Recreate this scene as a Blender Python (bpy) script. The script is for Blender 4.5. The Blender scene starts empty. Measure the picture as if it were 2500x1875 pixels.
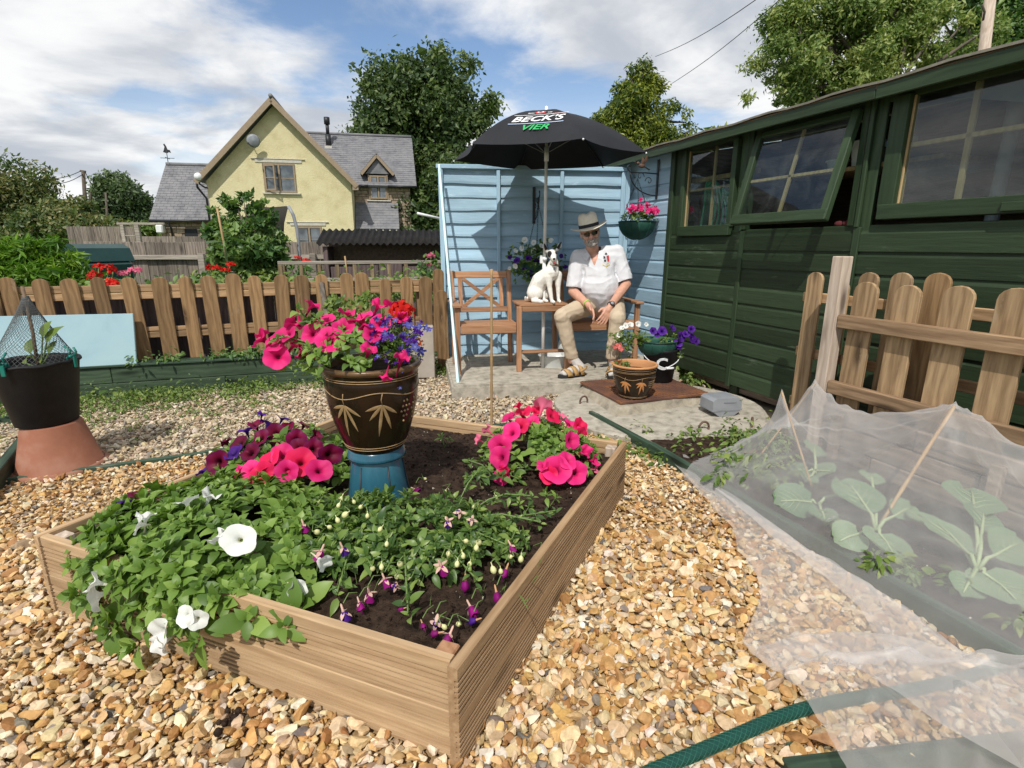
import bpy, bmesh, math, random
import numpy as np
from mathutils import Vector, Matrix, Euler, noise as mnoise
SC = bpy.context.scene
COL = SC.collection
RAD = math.radians
random.seed(7)
RNG = np.random.default_rng(7)
# ------------------------------------------------------------------ camera
PITCH, CAMZ = RAD(14.5), 1.25
cam_d = bpy.data.cameras.new('camera')
cam_d.sensor_width = 36.0
cam_d.lens = 36.0 * 1306.0 / 2500.0
cam_d.clip_start = 0.05
cam_d.clip_end = 2000.0
cam = bpy.data.objects.new('camera', cam_d)
COL.objects.link(cam)
cam.location = (0, 0, CAMZ)
cam.rotation_euler = (math.pi / 2 - PITCH, 0, 0)
SC.camera = cam
# ------------------------------------------------------------------ sky, sun, exposure
SUN_EL, SUN_AZ = RAD(51), RAD(13)        # azimuth measured from behind the camera towards the left
SUN_DIR = Vector((-math.sin(SUN_AZ) * math.cos(SUN_EL), -math.cos(SUN_AZ) * math.cos(SUN_EL), math.sin(SUN_EL)))
world = bpy.data.worlds.new('World')
SC.world = world
world.use_nodes = True
wt = world.node_tree
wt.nodes.clear()
def wn(t, **kw):
 n = wt.nodes.new(t)
 for k, v in kw.items():
  setattr(n, k, v)
 return n
def wmath(op, a, b=None, clamp=False):
 n = wn('ShaderNodeMath', operation=op, use_clamp=clamp)
 for i, v in enumerate((a, b)):
  if v is None:
   continue
  if isinstance(v, (int, float)):
   n.inputs[i].default_value = v
  else:
   wt.links.new(v, n.inputs[i])
 return n.outputs[0]
w_out = wn('ShaderNodeOutputWorld')
w_sky = wn('ShaderNodeTexSky', sky_type='NISHITA', sun_disc=False)
w_sky.sun_elevation = SUN_EL
w_sky.sun_rotation = math.atan2(SUN_DIR.x, SUN_DIR.y)
w_sky.altitude = 100
w_sky.air_density = 1.0
w_sky.dust_density = 0.6
w_sky.ozone_density = 2.5
w_bg = wn('ShaderNodeBackground')
w_bg.inputs[1].default_value = 0.13
wt.links.new(w_sky.outputs[0], w_bg.inputs[0])
w_tc = wn('ShaderNodeTexCoord')
w_sep = wn('ShaderNodeSeparateXYZ')
wt.links.new(w_tc.outputs['Generated'], w_sep.inputs[0])
wz = wmath('ADD', wmath('MAXIMUM', w_sep.outputs[2], 0.0), 0.16)
w_cmb = wn('ShaderNodeCombineXYZ')
wt.links.new(wmath('DIVIDE', w_sep.outputs[0], wz), w_cmb.inputs[0])
wt.links.new(wmath('DIVIDE', w_sep.outputs[1], wz), w_cmb.inputs[1])
def wnoise(scale, detail, off, rough=0.55, dist=0.0):
 m = wn('ShaderNodeVectorMath', operation='ADD')
 m.inputs[1].default_value = off
 wt.links.new(w_cmb.outputs[0], m.inputs[0])
 n = wn('ShaderNodeTexNoise')
 n.inputs['Scale'].default_value = scale
 n.inputs['Detail'].default_value = detail
 n.inputs['Roughness'].default_value = rough
 n.inputs['Distortion'].default_value = dist
 wt.links.new(m.outputs[0], n.inputs['Vector'])
 return n.outputs[0]
def wramp(x, a, b):
 n = wn('ShaderNodeMapRange', interpolation_type='SMOOTHSTEP')
 n.inputs[1].default_value = a
 n.inputs[2].default_value = b
 wt.links.new(x, n.inputs[0])
 return n.outputs[0]
w_big = wnoise(0.85, 8.0, (1.5, 8.0, 7.0), 0.52, 0.25)
w_fine = wnoise(3.0, 8.0, (9.0, 2.0, 0.0), 0.6, 0.4)
w_den = wmath('ADD', w_big, wmath('MULTIPLY', wmath('SUBTRACT', w_fine, 0.5), 0.22))
w_mask = wramp(w_den, 0.37, 0.53)
w_low = wramp(w_sep.outputs[2], 0.30, 0.02)
w_mask = wmath('MAXIMUM', w_mask, wmath('MULTIPLY', w_low, 0.85))
w_mask = wmath('MINIMUM', w_mask, 0.97)
w_sh = wramp(wnoise(1.7, 7.0, (1.3, 4.4, 2.0), 0.55, 0.3), 0.32, 0.62)
w_cc = wn('ShaderNodeMixRGB')
w_cc.inputs[1].default_value = (0.53, 0.565, 0.625, 1)
w_cc.inputs[2].default_value = (0.98, 0.98, 0.975, 1)
wt.links.new(w_sh, w_cc.inputs[0])
w_cb = wn('ShaderNodeBackground')
w_cb.inputs[1].default_value = 0.93
wt.links.new(w_cc.outputs[0], w_cb.inputs[0])
w_mix = wn('ShaderNodeMixShader')
wt.links.new(w_mask, w_mix.inputs[0])
wt.links.new(w_bg.outputs[0], w_mix.inputs[1])
wt.links.new(w_cb.outputs[0], w_mix.inputs[2])
wt.links.new(w_mix.outputs[0], w_out.inputs[0])
sun_d = bpy.data.lights.new('sun', 'SUN')
sun_d.energy = 3.6
sun_d.angle = RAD(0.55)
sun_d.color = (1.0, 0.955, 0.88)
sun = bpy.data.objects.new('sun', sun_d)
COL.objects.link(sun)
sun.rotation_euler = SUN_DIR.to_track_quat('Z', 'Y').to_euler()
sun.location = (0, -5, 30)
vs = SC.view_settings
vs.view_transform = 'Standard'
vs.look = 'None'
vs.exposure = 0.14
vs.gamma = 1.0
vs.use_curve_mapping = False
SC.cycles.max_bounces = 8
SC.cycles.transparent_max_bounces = 16
SC.cycles.use_denoising = True
# ------------------------------------------------------------------ measuring helpers
CP, SP, FPX = math.cos(PITCH), math.sin(PITCH), 1306.0
def sight(x, y):
 u = (x - 1250) / FPX
 v = (y - 937.5) / FPX
 return u, CP - v * SP, -SP - v * CP
def ground_at(x, y, z=0.0):
 X, Y, Z = sight(x, y)
 t = (z - CAMZ) / Z
 return Vector((X * t, Y * t, z))
def deep(x, y, d):
 X, Y, Z = sight(x, y)
 t = d / Y
 return Vector((X * t, d, CAMZ + Z * t))
# ------------------------------------------------------------------ object helpers
def tag(o, label=None, cat=None, group=None, kind=None):
 if label:
  o['label'] = label
 if cat:
  o['category'] = cat
 if group:
  o['group'] = group
 if kind:
  o['kind'] = kind
 return o
def thing(name, label, cat, loc=(0, 0, 0), rz=0.0, group=None):
 o = bpy.data.objects.new(name, None)
 o.empty_display_size = 0.1
 COL.objects.link(o)
 o.location = loc
 o.rotation_euler = (0, 0, rz)
 return tag(o, label, cat, group)
def link(name, me, mat=None, parent=None, M=None):
 """one mesh object; mat None keeps the mesh's own materials"""
 if mat is not None:
  if len(me.materials) == 0:
   me.materials.append(mat)
 o = bpy.data.objects.new(name, me)
 COL.objects.link(o)
 if parent is not None:
  o.parent = parent
 if M is not None:
  o.matrix_local = M
 return o
def copy_tree(o, parent=None):
 c = o.copy()
 COL.objects.link(c)
 if parent is not None:
  c.parent = parent
 for ch in o.children:
  copy_tree(ch, c)
 return c
def TRS(loc=(0, 0, 0), rot=(0, 0, 0), sc=1.0):
 s = (sc, sc, sc) if isinstance(sc, (int, float)) else sc
 return Matrix.LocRotScale(Vector(loc), Euler(rot), Vector(s))
class MB:
 """collects shapes and links them as one mesh"""
 def __init__(self):
  self.v, self.f, self.m, self.s = [], [], [], []
  self.mi = 0
  self.sm = False
 def add(self, vs, fs, M=None, smooth=None):
  b = len(self.v)
  if M is not None:
   vs = [M @ Vector(p) for p in vs]
  self.v += [tuple(p) for p in vs]
  for f in fs:
   self.f.append(tuple(i + b for i in f))
   self.m.append(self.mi)
   self.s.append(self.sm if smooth is None else smooth)
  return self
 def box(self, c, d, M=None, bev=0.0):
  x, y, z = d[0] / 2, d[1] / 2, d[2] / 2
  if bev > 0:
   b = min(bev, x * .45, y * .45, z * .45)
   vs, fs = [], []
   idx = {}
   for sx in (-1, 1):
    for sy in (-1, 1):
     for sz in (-1, 1):
      for ax in range(3):
       p = [sx * (x - b), sy * (y - b), sz * (z - b)]
       p[ax] = (sx, sy, sz)[ax] * (x, y, z)[ax]
       idx[(sx, sy, sz, ax)] = len(vs)
       vs.append((p[0] + c[0], p[1] + c[1], p[2] + c[2]))
   for ax in range(3):
    o1, o2 = [a for a in range(3) if a != ax]
    for sg in (-1, 1):
     q = []
     for (a, b2) in ((-1, -1), (1, -1), (1, 1), (-1, 1)):
      k = [0, 0, 0]
      k[ax], k[o1], k[o2] = sg, a, b2
      q.append(idx[(*k, ax)])
     fs.append(tuple(q if (sg > 0) == (ax != 1) else q[::-1]))
   for ax in range(3):
    o1, o2 = [a for a in range(3) if a != ax]
    for a in (-1, 1):
     for b2 in (-1, 1):
      def kk(s, m):
       k = [0, 0, 0]
       k[ax], k[o1], k[o2] = s, a, b2
       return idx[(*k, m)]
      q = [kk(-1, o1), kk(1, o1), kk(1, o2), kk(-1, o2)]
      fs.append(tuple(q))
   for sx in (-1, 1):
    for sy in (-1, 1):
     for sz in (-1, 1):
      fs.append((idx[(sx, sy, sz, 0)], idx[(sx, sy, sz, 1)], idx[(sx, sy, sz, 2)]))
   return self.add(vs, fs, M)
  vs = [(c[0] + sx * x, c[1] + sy * y, c[2] + sz * z) for sx in (-1, 1) for sy in (-1, 1) for sz in (-1, 1)]
  fs = [(0, 1, 3, 2), (4, 6, 7, 5), (0, 4, 5, 1), (2, 3, 7, 6), (0, 2, 6, 4), (1, 5, 7, 3)]
  return self.add(vs, fs, M)
 def beam(self, p0, p1, w, h, up=(0, 0, 1)):
  """a rectangular bar from p0 to p1; w across, h along up"""
  p0, p1 = Vector(p0), Vector(p1)
  d = p1 - p0
  L = d.length
  d.normalize()
  u = Vector(up)
  if abs(d.dot(u)) > .999:
   u = Vector((0, 1, 0))
  s = d.cross(u).normalized()
  u = s.cross(d).normalized()
  M = Matrix(((d.x, s.x, u.x, 0), (d.y, s.y, u.y, 0), (d.z, s.z, u.z, 0), (0, 0, 0, 1)))
  M.translation = (p0 + p1) / 2
  return self.box((0, 0, 0), (L, w, h), M, bev=min(w, h) * .12)
 def prism(self, pts, d0, d1, M=None):
  """closed outline in XZ extruded along Y from d0 to d1"""
  n = len(pts)
  vs = [(x, d0, z) for x, z in pts] + [(x, d1, z) for x, z in pts]
  fs = [tuple(range(n)), tuple(range(2 * n - 1, n - 1, -1))]
  fs += [((i + 1) % n, i, n + i, n + (i + 1) % n) for i in range(n)]
  return self.add(vs, fs, M)
 def tube(self, path, r, seg=8, caps=True, smooth=True):
  P = [Vector(p) for p in path]
  n = len(P)
  rr = r if isinstance(r, (list, tuple)) else [r] * n
  vs, fs = [], []
  ref = Vector((0.13, 0.21, 0.97))
  for i in range(n):
   t = (P[min(i + 1, n - 1)] - P[max(i - 1, 0)]).normalized()
   a = ref - t * ref.dot(t)
   if a.length < .05:
    a = Vector((1, 0, 0)) - t * t.x
   a.normalize()
   ref = a
   b = t.cross(a)
   for k in range(seg):
    an = 2 * math.pi * k / seg
    vs.append(P[i] + (a * math.cos(an) + b * math.sin(an)) * rr[i])
  for i in range(n - 1):
   for k in range(seg):
    k2 = (k + 1) % seg
    fs.append((i * seg + k, i * seg + k2, (i + 1) * seg + k2, (i + 1) * seg + k))
  if caps:
   fs.append(tuple(range(seg - 1, -1, -1)))
   fs.append(tuple((n - 1) * seg + k for k in range(seg)))
  return self.add(vs, fs, smooth=smooth)
 def lathe(self, prof, seg=28, M=None, smooth=True, sq=None):
  """profile of (r, z) turned about Z"""
  vs, fs = [], []
  for r, z in prof:
   for k in range(seg):
    an = 2 * math.pi * k / seg
    vs.append((r * math.cos(an), r * math.sin(an), z))
  for i in range(len(prof) - 1):
   for k in range(seg):
    k2 = (k + 1) % seg
    fs.append((i * seg + k, i * seg + k2, (i + 1) * seg + k2, (i + 1) * seg + k))
  return self.add(vs, fs, M, smooth)
 def disc(self, r, z, seg=28, M=None):
  vs = [(r * math.cos(2 * math.pi * k / seg), r * math.sin(2 * math.pi * k / seg), z) for k in range(seg)]
  return self.add(vs, [tuple(range(seg))], M)
 def ball(self, c, r, seg=10, rings=6, M=None):
  rx, ry, rz = r if isinstance(r, (tuple, list)) else (r, r, r)
  vs, fs = [], []
  for i in range(rings + 1):
   th = math.pi * i / rings
   for k in range(seg):
    an = 2 * math.pi * k / seg
    vs.append((c[0] + rx * math.sin(th) * math.cos(an), c[1] + ry * math.sin(th) * math.sin(an), c[2] + rz * math.cos(th)))
  for i in range(rings):
   for k in range(seg):
    k2 = (k + 1) % seg
    a, b_, c_, d_ = i * seg + k, i * seg + k2, (i + 1) * seg + k2, (i + 1) * seg + k
    if i == 0:
     fs.append((a, c_, d_)[::-1])
    elif i == rings - 1:
     fs.append((a, b_, d_)[::-1])
    else:
     fs.append((a, b_, c_, d_)[::-1])
  return self.add(vs, fs, M, True)
 def mesh(self, name, mats):
  me = bpy.data.meshes.new(name)
  me.from_pydata(self.v, [], self.f)
  if not isinstance(mats, (list, tuple)):
   mats = [mats]
  for m in mats:
   me.materials.append(m)
  me.polygons.foreach_set('use_smooth', self.s)
  if len(mats) > 1:
   me.polygons.foreach_set('material_index', self.m)
  bm = bmesh.new()
  bm.from_mesh(me)
  bmesh.ops.recalc_face_normals(bm, faces=bm.faces)
  bm.to_mesh(me)
  bm.free()
  me.update()
  return me
 def build(self, name, mats, parent=None, M=None):
  return link(name, self.mesh(name, mats), None, parent, M)
def np_mesh(name, V, F, mat, rnd=None, col=None, smooth=True):
 """V (n,3), F (m,k) -> mesh; rnd and col are per-vertex attributes"""
 me = bpy.data.meshes.new(name)
 n, (m, k) = len(V), F.shape
 me.vertices.add(n)
 me.vertices.foreach_set('co', np.ascontiguousarray(V, dtype=np.float32).ravel())
 me.loops.add(m * k)
 me.loops.foreach_set('vertex_index', np.ascontiguousarray(F, dtype=np.int32).ravel())
 me.polygons.add(m)
 me.polygons.foreach_set('loop_start', np.arange(0, m * k, k, dtype=np.int32))
 me.polygons.foreach_set('loop_total', np.full(m, k, dtype=np.int32))
 me.polygons.foreach_set('use_smooth', np.full(m, smooth, dtype=bool))
 me.update(calc_edges=True)
 if rnd is not None:
  a = me.attributes.new('rnd', 'FLOAT', 'POINT')
  a.data.foreach_set('value', np.ascontiguousarray(rnd, dtype=np.float32))
 if col is not None:
  a = me.attributes.new('col', 'FLOAT_COLOR', 'POINT')
  c4 = np.ones((n, 4), dtype=np.float32)
  c4[:, :3] = col
  a.data.foreach_set('color', c4.ravel())
 if mat is not None:
  for q in (mat if isinstance(mat, (list, tuple)) else [mat]):
   me.materials.append(q)
 return me
def rot_mats(n, tilt=math.pi, rng=RNG):
 """n random rotation matrices"""
 q = rng.normal(size=(n, 4))
 q /= np.linalg.norm(q, axis=1)[:, None]
 w, x, y, z = q.T
 return np.stack([np.stack([1 - 2 * (y * y + z * z), 2 * (x * y - z * w), 2 * (x * z + y * w)], -1),
                     np.stack([2 * (x * y + z * w), 1 - 2 * (x * x + z * z), 2 * (y * z - x * w)], -1),
                     np.stack([2 * (x * z - y * w), 2 * (y * z + x * w), 1 - 2 * (x * x + y * y)], -1)], 1)
def frames(normals, rng=RNG, fwd=None, spin=None):
 """rotation matrices whose columns are x, y(leaf length), z(normal)"""
 nz = normals / np.linalg.norm(normals, axis=1)[:, None]
 f = rng.normal(size=nz.shape) if fwd is None else fwd
 y = f - nz * (f * nz).sum(1)[:, None]
 y /= np.maximum(np.linalg.norm(y, axis=1), 1e-6)[:, None]
 x = np.cross(y, nz)
 return np.stack([x, y, nz], -1)
def scatter(protos, which, R, T, S):
 """joined copies of prototype meshes -> V, F, instance index per vertex"""
 Vs, Fs, I = [], [], []
 base = 0
 for p, (pv, pf) in enumerate(protos):
  ix = np.nonzero(which == p)[0]
  if len(ix) == 0:
   continue
  S_ = S[ix]
  if S_.ndim == 1:
   S_ = S_[:, None]
  v = pv[None, :, :] * S_[:, None, :]
  v = np.einsum('nij,nkj->nki', R[ix], v) + T[ix][:, None, :]
  f = pf[None] + (np.arange(len(ix)) * len(pv))[:, None, None] + base
  Vs.append(v.reshape(-1, 3))
  Fs.append(f.reshape(-1, pf.shape[1]))
  I.append(np.repeat(ix, len(pv)))
  base += len(ix) * len(pv)
 return np.concatenate(Vs), np.concatenate(Fs), np.concatenate(I)
# ------------------------------------------------------------------ materials
def new_mat(name):
 m = bpy.data.materials.new(name)
 m.use_nodes = True
 nt = m.node_tree
 nt.nodes.clear()
 return m, nt
def NN(nt, t, **kw):
 n = nt.nodes.new(t)
 for k, v in kw.items():
  if k == 'inp':
   for i, val in v.items():
    if hasattr(val, 'is_linked') or hasattr(val, 'links'):
     nt.links.new(val, n.inputs[i])
    else:
     n.inputs[i].default_value = val
  else:
   setattr(n, k, v)
 return n
def c4(c):
 return (c[0], c[1], c[2], 1.0)
def finish(nt, col, rough=0.6, bump=None, bstr=0.3, bdist=0.01, metal=0.0, spec=0.4, trans=0.0, coat=0.0):
 p = NN(nt, 'ShaderNodeBsdfPrincipled')
 if hasattr(col, 'links'):
  nt.links.new(col, p.inputs['Base Color'])
 else:
  p.inputs['Base Color'].default_value = c4(col)
 if hasattr(rough, 'links'):
  nt.links.new(rough, p.inputs['Roughness'])
 else:
  p.inputs['Roughness'].default_value = rough
 p.inputs['Metallic'].default_value = metal
 p.inputs['Specular IOR Level'].default_value = spec
 p.inputs['Coat Weight'].default_value = coat
 p.inputs['Coat Roughness'].default_value = 0.08
 if bump is not None:
  b = NN(nt, 'ShaderNodeBump', inp={'Strength': bstr, 'Distance': bdist, 'Height': bump})
  nt.links.new(b.outputs[0], p.inputs['Normal'])
 sh = p.outputs[0]
 if trans > 0:
  tr = NN(nt, 'ShaderNodeBsdfTranslucent')
  if hasattr(col, 'links'):
   mx = NN(nt, 'ShaderNodeMixRGB', blend_type='MULTIPLY', inp={0: 1.0, 1: col, 2: (1.5, 1.6, 0.8, 1)})
   nt.links.new(mx.outputs[0], tr.inputs[0])
  else:
   tr.inputs[0].default_value = c4(col)
  ms = NN(nt, 'ShaderNodeMixShader', inp={0: trans})
  nt.links.new(sh, ms.inputs[1])
  nt.links.new(tr.outputs[0], ms.inputs[2])
  sh = ms.outputs[0]
 o = NN(nt, 'ShaderNodeOutputMaterial')
 nt.links.new(sh, o.inputs[0])
def coords(nt, scale=(1, 1, 1), per_object=True):
 tc = NN(nt, 'ShaderNodeTexCoord')
 v = tc.outputs['Object']
 if per_object:
  oi = NN(nt, 'ShaderNodeObjectInfo')
  m = NN(nt, 'ShaderNodeMath', operation='MULTIPLY', inp={0: oi.outputs['Random'], 1: 37.0})
  a = NN(nt, 'ShaderNodeVectorMath', operation='ADD', inp={0: v, 1: m.outputs[0]})
  v = a.outputs[0]
 mp = NN(nt, 'ShaderNodeMapping', inp={'Vector': v, 'Scale': scale})
 return mp.outputs[0]
def ramp(nt, x, stops):
 r = NN(nt, 'ShaderNodeValToRGB')
 e = r.color_ramp.elements
 while len(e) < len(stops):
  e.new(0.5)
 for i, (p, c) in enumerate(stops):
  e[i].position = p
  e[i].color = c4(c)
 nt.links.new(x, r.inputs[0])
 return r.outputs[0]
def noise_n(nt, v, scale, detail=4, rough=0.55, dist=0.0):
 return NN(nt, 'ShaderNodeTexNoise', inp={'Vector': v, 'Scale': scale, 'Detail': detail, 'Roughness': rough, 'Distortion': dist}).outputs[0]
def mottled(name, ca, cb, scale=6.0, rough=0.6, bstr=0.15, bscale=None, cc=None, metal=0.0, spec=0.4, bdist=0.004, per_object=True, coat=0.0, stretch=(1, 1, 1)):
 """two or three tones mixed by noise, with a finer bump"""
 m, nt = new_mat(name)
 v = coords(nt, stretch, per_object)
 n = noise_n(nt, v, scale, 5, 0.6, 0.3)
 st = [(0.32, ca), (0.68, cb)] if cc is None else [(0.28, ca), (0.5, cb), (0.74, cc)]
 col = ramp(nt, n, st)
 b = noise_n(nt, v, bscale or scale * 7, 4, 0.65)
 finish(nt, col, rough, b, bstr, bdist, metal, spec, coat=coat)
 return m
def wood(name, light, dark, axis='x', rough=0.75, tone=0.35, wear=None, knots=True, bstr=0.35, ring=9.0, grain=0.32):
 """grain along one axis of the object, with knots and per-object tone"""
 m, nt = new_mat(name)
 sq = {'x': (0.06, 1, 1), 'y': (1, 0.06, 1), 'z': (1, 1, 0.06)}[axis]
 v = coords(nt, sq)
 v2 = coords(nt, {'x': (0.25, 1, 1), 'y': (1, 0.25, 1), 'z': (1, 1, 0.25)}[axis])
 warp = noise_n(nt, v2, 7.0, 3, 0.5)
 wv = NN(nt, 'ShaderNodeVectorMath', operation='MULTIPLY_ADD', inp={0: warp, 1: (0.09, 0.09, 0.09), 2: v})
 g = NN(nt, 'ShaderNodeTexWave', wave_type='RINGS', rings_direction={'x': 'X', 'y': 'Y', 'z': 'Z'}[axis],
           inp={'Vector': wv.outputs[0], 'Scale': ring, 'Distortion': 2.2, 'Detail': 2.0, 'Detail Scale': 1.5})
 fib = noise_n(nt, v, 90.0, 4, 0.6)
 a = NN(nt, 'ShaderNodeMath', operation='MULTIPLY', inp={0: g.outputs[1], 1: grain})
 b = NN(nt, 'ShaderNodeMath', operation='MULTIPLY_ADD', inp={0: fib, 1: 1.25 - grain * .9, 2: a.outputs[0]})
 off = NN(nt, 'ShaderNodeMath', operation='ADD', inp={0: b.outputs[0], 1: -.12 - grain * .05})
 col = ramp(nt, off.outputs[0], [(0.22, dark), (0.78, light)])
 if knots:
  vk = NN(nt, 'ShaderNodeTexVoronoi', inp={'Vector': v2, 'Scale': 7.0, 'Randomness': 1.0})
  k = ramp(nt, vk.outputs[0], [(0.07, (1, 1, 1)), (0.21, (0, 0, 0))])
  mk = NN(nt, 'ShaderNodeMixRGB', inp={0: k, 1: col, 2: c4([q * 0.38 for q in dark])})
  col = mk.outputs[0]
 oi = NN(nt, 'ShaderNodeObjectInfo')
 hv = NN(nt, 'ShaderNodeMapRange', inp={0: oi.outputs['Random'], 1: 0.0, 2: 1.0, 3: 1.0 - tone, 4: 1.0 + tone * 0.6})
 big = noise_n(nt, v2, 3.0, 4, 0.6)
 bv = NN(nt, 'ShaderNodeMapRange', inp={0: big, 1: 0.3, 2: 0.7, 3: 0.70, 4: 1.16})
 mm = NN(nt, 'ShaderNodeMath', operation='MULTIPLY', inp={0: hv.outputs[0], 1: bv.outputs[0]})
 hs = NN(nt, 'ShaderNodeHueSaturation', inp={'Color': col, 'Value': mm.outputs[0]})
 col = hs.outputs[0]
 if wear is not None:
  wn_ = noise_n(nt, v2, 11.0, 6, 0.7)
  wk = ramp(nt, wn_, [(0.60, (0, 0, 0)), (0.68, (1, 1, 1))])
  mw = NN(nt, 'ShaderNodeMixRGB', inp={0: wk, 1: col, 2: c4(wear)})
  col = mw.outputs[0]
 finish(nt, col, rough, b.outputs[0], bstr, 0.003, spec=0.25)
 return m
def leafy(name, ca, cb, cc, rough=0.45, trans=0.3, spec=0.35, attr=True, vein=0.0):
 """three leaf tones picked by a per-leaf random number (attribute rnd on joined leaves, object random otherwise)"""
 m, nt = new_mat(name)
 oi = NN(nt, 'ShaderNodeObjectInfo')
 r = oi.outputs['Random']
 if attr:
  at = NN(nt, 'ShaderNodeAttribute', attribute_name='rnd')
  r = at.outputs['Fac']
 tc = NN(nt, 'ShaderNodeTexCoord')
 n = noise_n(nt, tc.outputs['Object'], 25.0 if not attr else 4.0, 3)
 f = NN(nt, 'ShaderNodeMath', operation='MULTIPLY_ADD', inp={0: n, 1: 0.3, 2: r})
 f2 = NN(nt, 'ShaderNodeMath', operation='SUBTRACT', inp={0: f.outputs[0], 1: 0.15})
 col = ramp(nt, f2.outputs[0], [(0.1, ca), (0.5, cb), (0.92, cc)])
 finish(nt, col, rough, None, spec=spec, trans=trans)
 return m
def petal(name, outer, inner, edge=None, vein=0.25, trans=0.3, attr='rad', a=0.1, b=0.42):
 """petal colour by distance from the throat (vertex attribute), with veins"""
 m, nt = new_mat(name)
 at = NN(nt, 'ShaderNodeAttribute', attribute_name=attr)
 tc = NN(nt, 'ShaderNodeTexCoord')
 oi = NN(nt, 'ShaderNodeObjectInfo')
 n = noise_n(nt, tc.outputs['Object'], 60.0, 3)
 f = NN(nt, 'ShaderNodeMath', operation='MULTIPLY_ADD', inp={0: n, 1: 0.16, 2: at.outputs['Fac']})
 st = [(a, inner), (b, outer)]
 if edge:
  st.append((0.98, edge))
 col = ramp(nt, f.outputs[0], st)
 v = NN(nt, 'ShaderNodeMapRange', inp={0: oi.outputs['Random'], 3: 1.0 - vein, 4: 1.0 + vein * .4})
 hs = NN(nt, 'ShaderNodeHueSaturation', inp={'Color': col, 'Value': v.outputs[0]})
 p = NN(nt, 'ShaderNodeBsdfPrincipled', inp={'Base Color': hs.outputs[0], 'Roughness': 0.55, 'Specular IOR Level': 0.2})
 t = NN(nt, 'ShaderNodeBsdfTranslucent', inp={0: hs.outputs[0]})
 ms = NN(nt, 'ShaderNodeMixShader', inp={0: trans, 1: p.outputs[0], 2: t.outputs[0]})
 o = NN(nt, 'ShaderNodeOutputMaterial', inp={0: ms.outputs[0]})
 return m
def plain(name, c, rough=0.5, metal=0.0, spec=0.4, coat=0.0):
 """nearly even colour with faint grime"""
 return mottled(name, [q * 0.86 for q in c], [min(q * 1.08, 1) for q in c], 9.0, rough, 0.05, None, None, metal, spec, coat=coat)
M = {}
M['bed_wood'] = wood('bed_wood', (0.55, 0.385, 0.225), (0.37, 0.235, 0.125), 'x', tone=0.14, ring=7.0, grain=.26, wear=(0.43, 0.315, 0.20))
M['bed_groove'] = mottled('dark_groove', (0.20, 0.125, 0.065), (0.31, 0.20, 0.11), 12.0, 0.9, 0.1)  # darker brown for the bottom faces of the board grooves
M['bed_wood_dark'] = wood('bed_wood_side', (0.44, 0.295, 0.165), (0.29, 0.175, 0.09), 'x', tone=0.12, grain=.22)  # darker copy of the bed wood, used on the right-hand boards only
M['picket'] = wood('picket_wood', (0.36, 0.225, 0.11), (0.19, 0.11, 0.05), 'z', tone=0.34, wear=(0.29, 0.20, 0.12))
M['rail'] = wood('rail_wood', (0.43, 0.28, 0.155), (0.28, 0.17, 0.085), 'x', tone=0.2)
M['picket_raw'] = wood('raw_picket_wood', (0.46, 0.315, 0.175), (0.25, 0.16, 0.085), 'z', tone=0.34, wear=(0.36, 0.27, 0.185))
M['rail_raw'] = wood('raw_rail_wood', (0.36, 0.24, 0.14), (0.19, 0.115, 0.065), 'x', tone=0.2)
M['post_pale'] = wood('pale_post_wood', (0.60, 0.50, 0.41), (0.40, 0.31, 0.24), 'z', tone=0.1)
M['seat_wood'] = wood('seat_wood_along', (0.46, 0.255, 0.145), (0.32, 0.16, 0.08), 'x', rough=0.5, tone=0.22, knots=False)
M['seat_wood_up'] = wood('seat_wood_upright', (0.46, 0.255, 0.145), (0.32, 0.16, 0.08), 'z', rough=0.5, tone=0.22, knots=False)
M['grey_wood'] = wood('weathered_grey_wood', (0.27, 0.23, 0.19), (0.13, 0.105, 0.085), 'z', tone=0.3)
M['grey_rail'] = wood('weathered_rail', (0.42, 0.38, 0.32), (0.24, 0.205, 0.17), 'x', tone=0.2)
M['trellis'] = wood('mossy_trellis_wood', (0.30, 0.23, 0.13), (0.14, 0.10, 0.06), 'z', tone=0.25)
M['sleeper'] = wood('old_sleeper_wood', (0.33, 0.26, 0.20), (0.17, 0.13, 0.10), 'x', tone=0.25)
M['blue_board'] = wood('blue_painted_board', (0.385, 0.555, 0.675), (0.315, 0.48, 0.605), 'x', rough=0.6, tone=0.10, wear=(0.45, 0.61, 0.72), bstr=0.4, knots=False, grain=.12)
M['blue_batten'] = wood('blue_painted_batten', (0.385, 0.555, 0.675), (0.325, 0.49, 0.61), 'z', rough=0.6, tone=0.08, knots=False)
M['blue_pale'] = mottled('pale_blue_paint', (0.50, 0.70, 0.74), (0.60, 0.79, 0.82), 4.0, 0.5, 0.08)
M['blue_top'] = mottled('duck_egg_table_paint', (0.235, 0.365, 0.40), (0.285, 0.435, 0.49), 2.2, 0.45, 0.1, cc=(0.33, 0.47, 0.485))
M['green_board'] = wood('green_painted_board', (0.041, 0.066, 0.032), (0.027, 0.045, 0.022), 'x', rough=0.55, tone=0.28, wear=(0.062, 0.086, 0.053), bstr=0.5, knots=False, grain=.12)
M['green_trim'] = wood('green_painted_trim', (0.045, 0.074, 0.037), (0.031, 0.053, 0.026), 'z', rough=0.45, tone=0.2, knots=False)
M['green_trim_x'] = wood('green_painted_rail', (0.045, 0.074, 0.037), (0.031, 0.053, 0.026), 'x', rough=0.45, tone=0.2, knots=False)
M['green_edge'] = wood('green_edging_paint', (0.055, 0.095, 0.060), (0.028, 0.052, 0.035), 'x', rough=0.65, tone=0.25, wear=(0.10, 0.12, 0.09))
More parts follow.
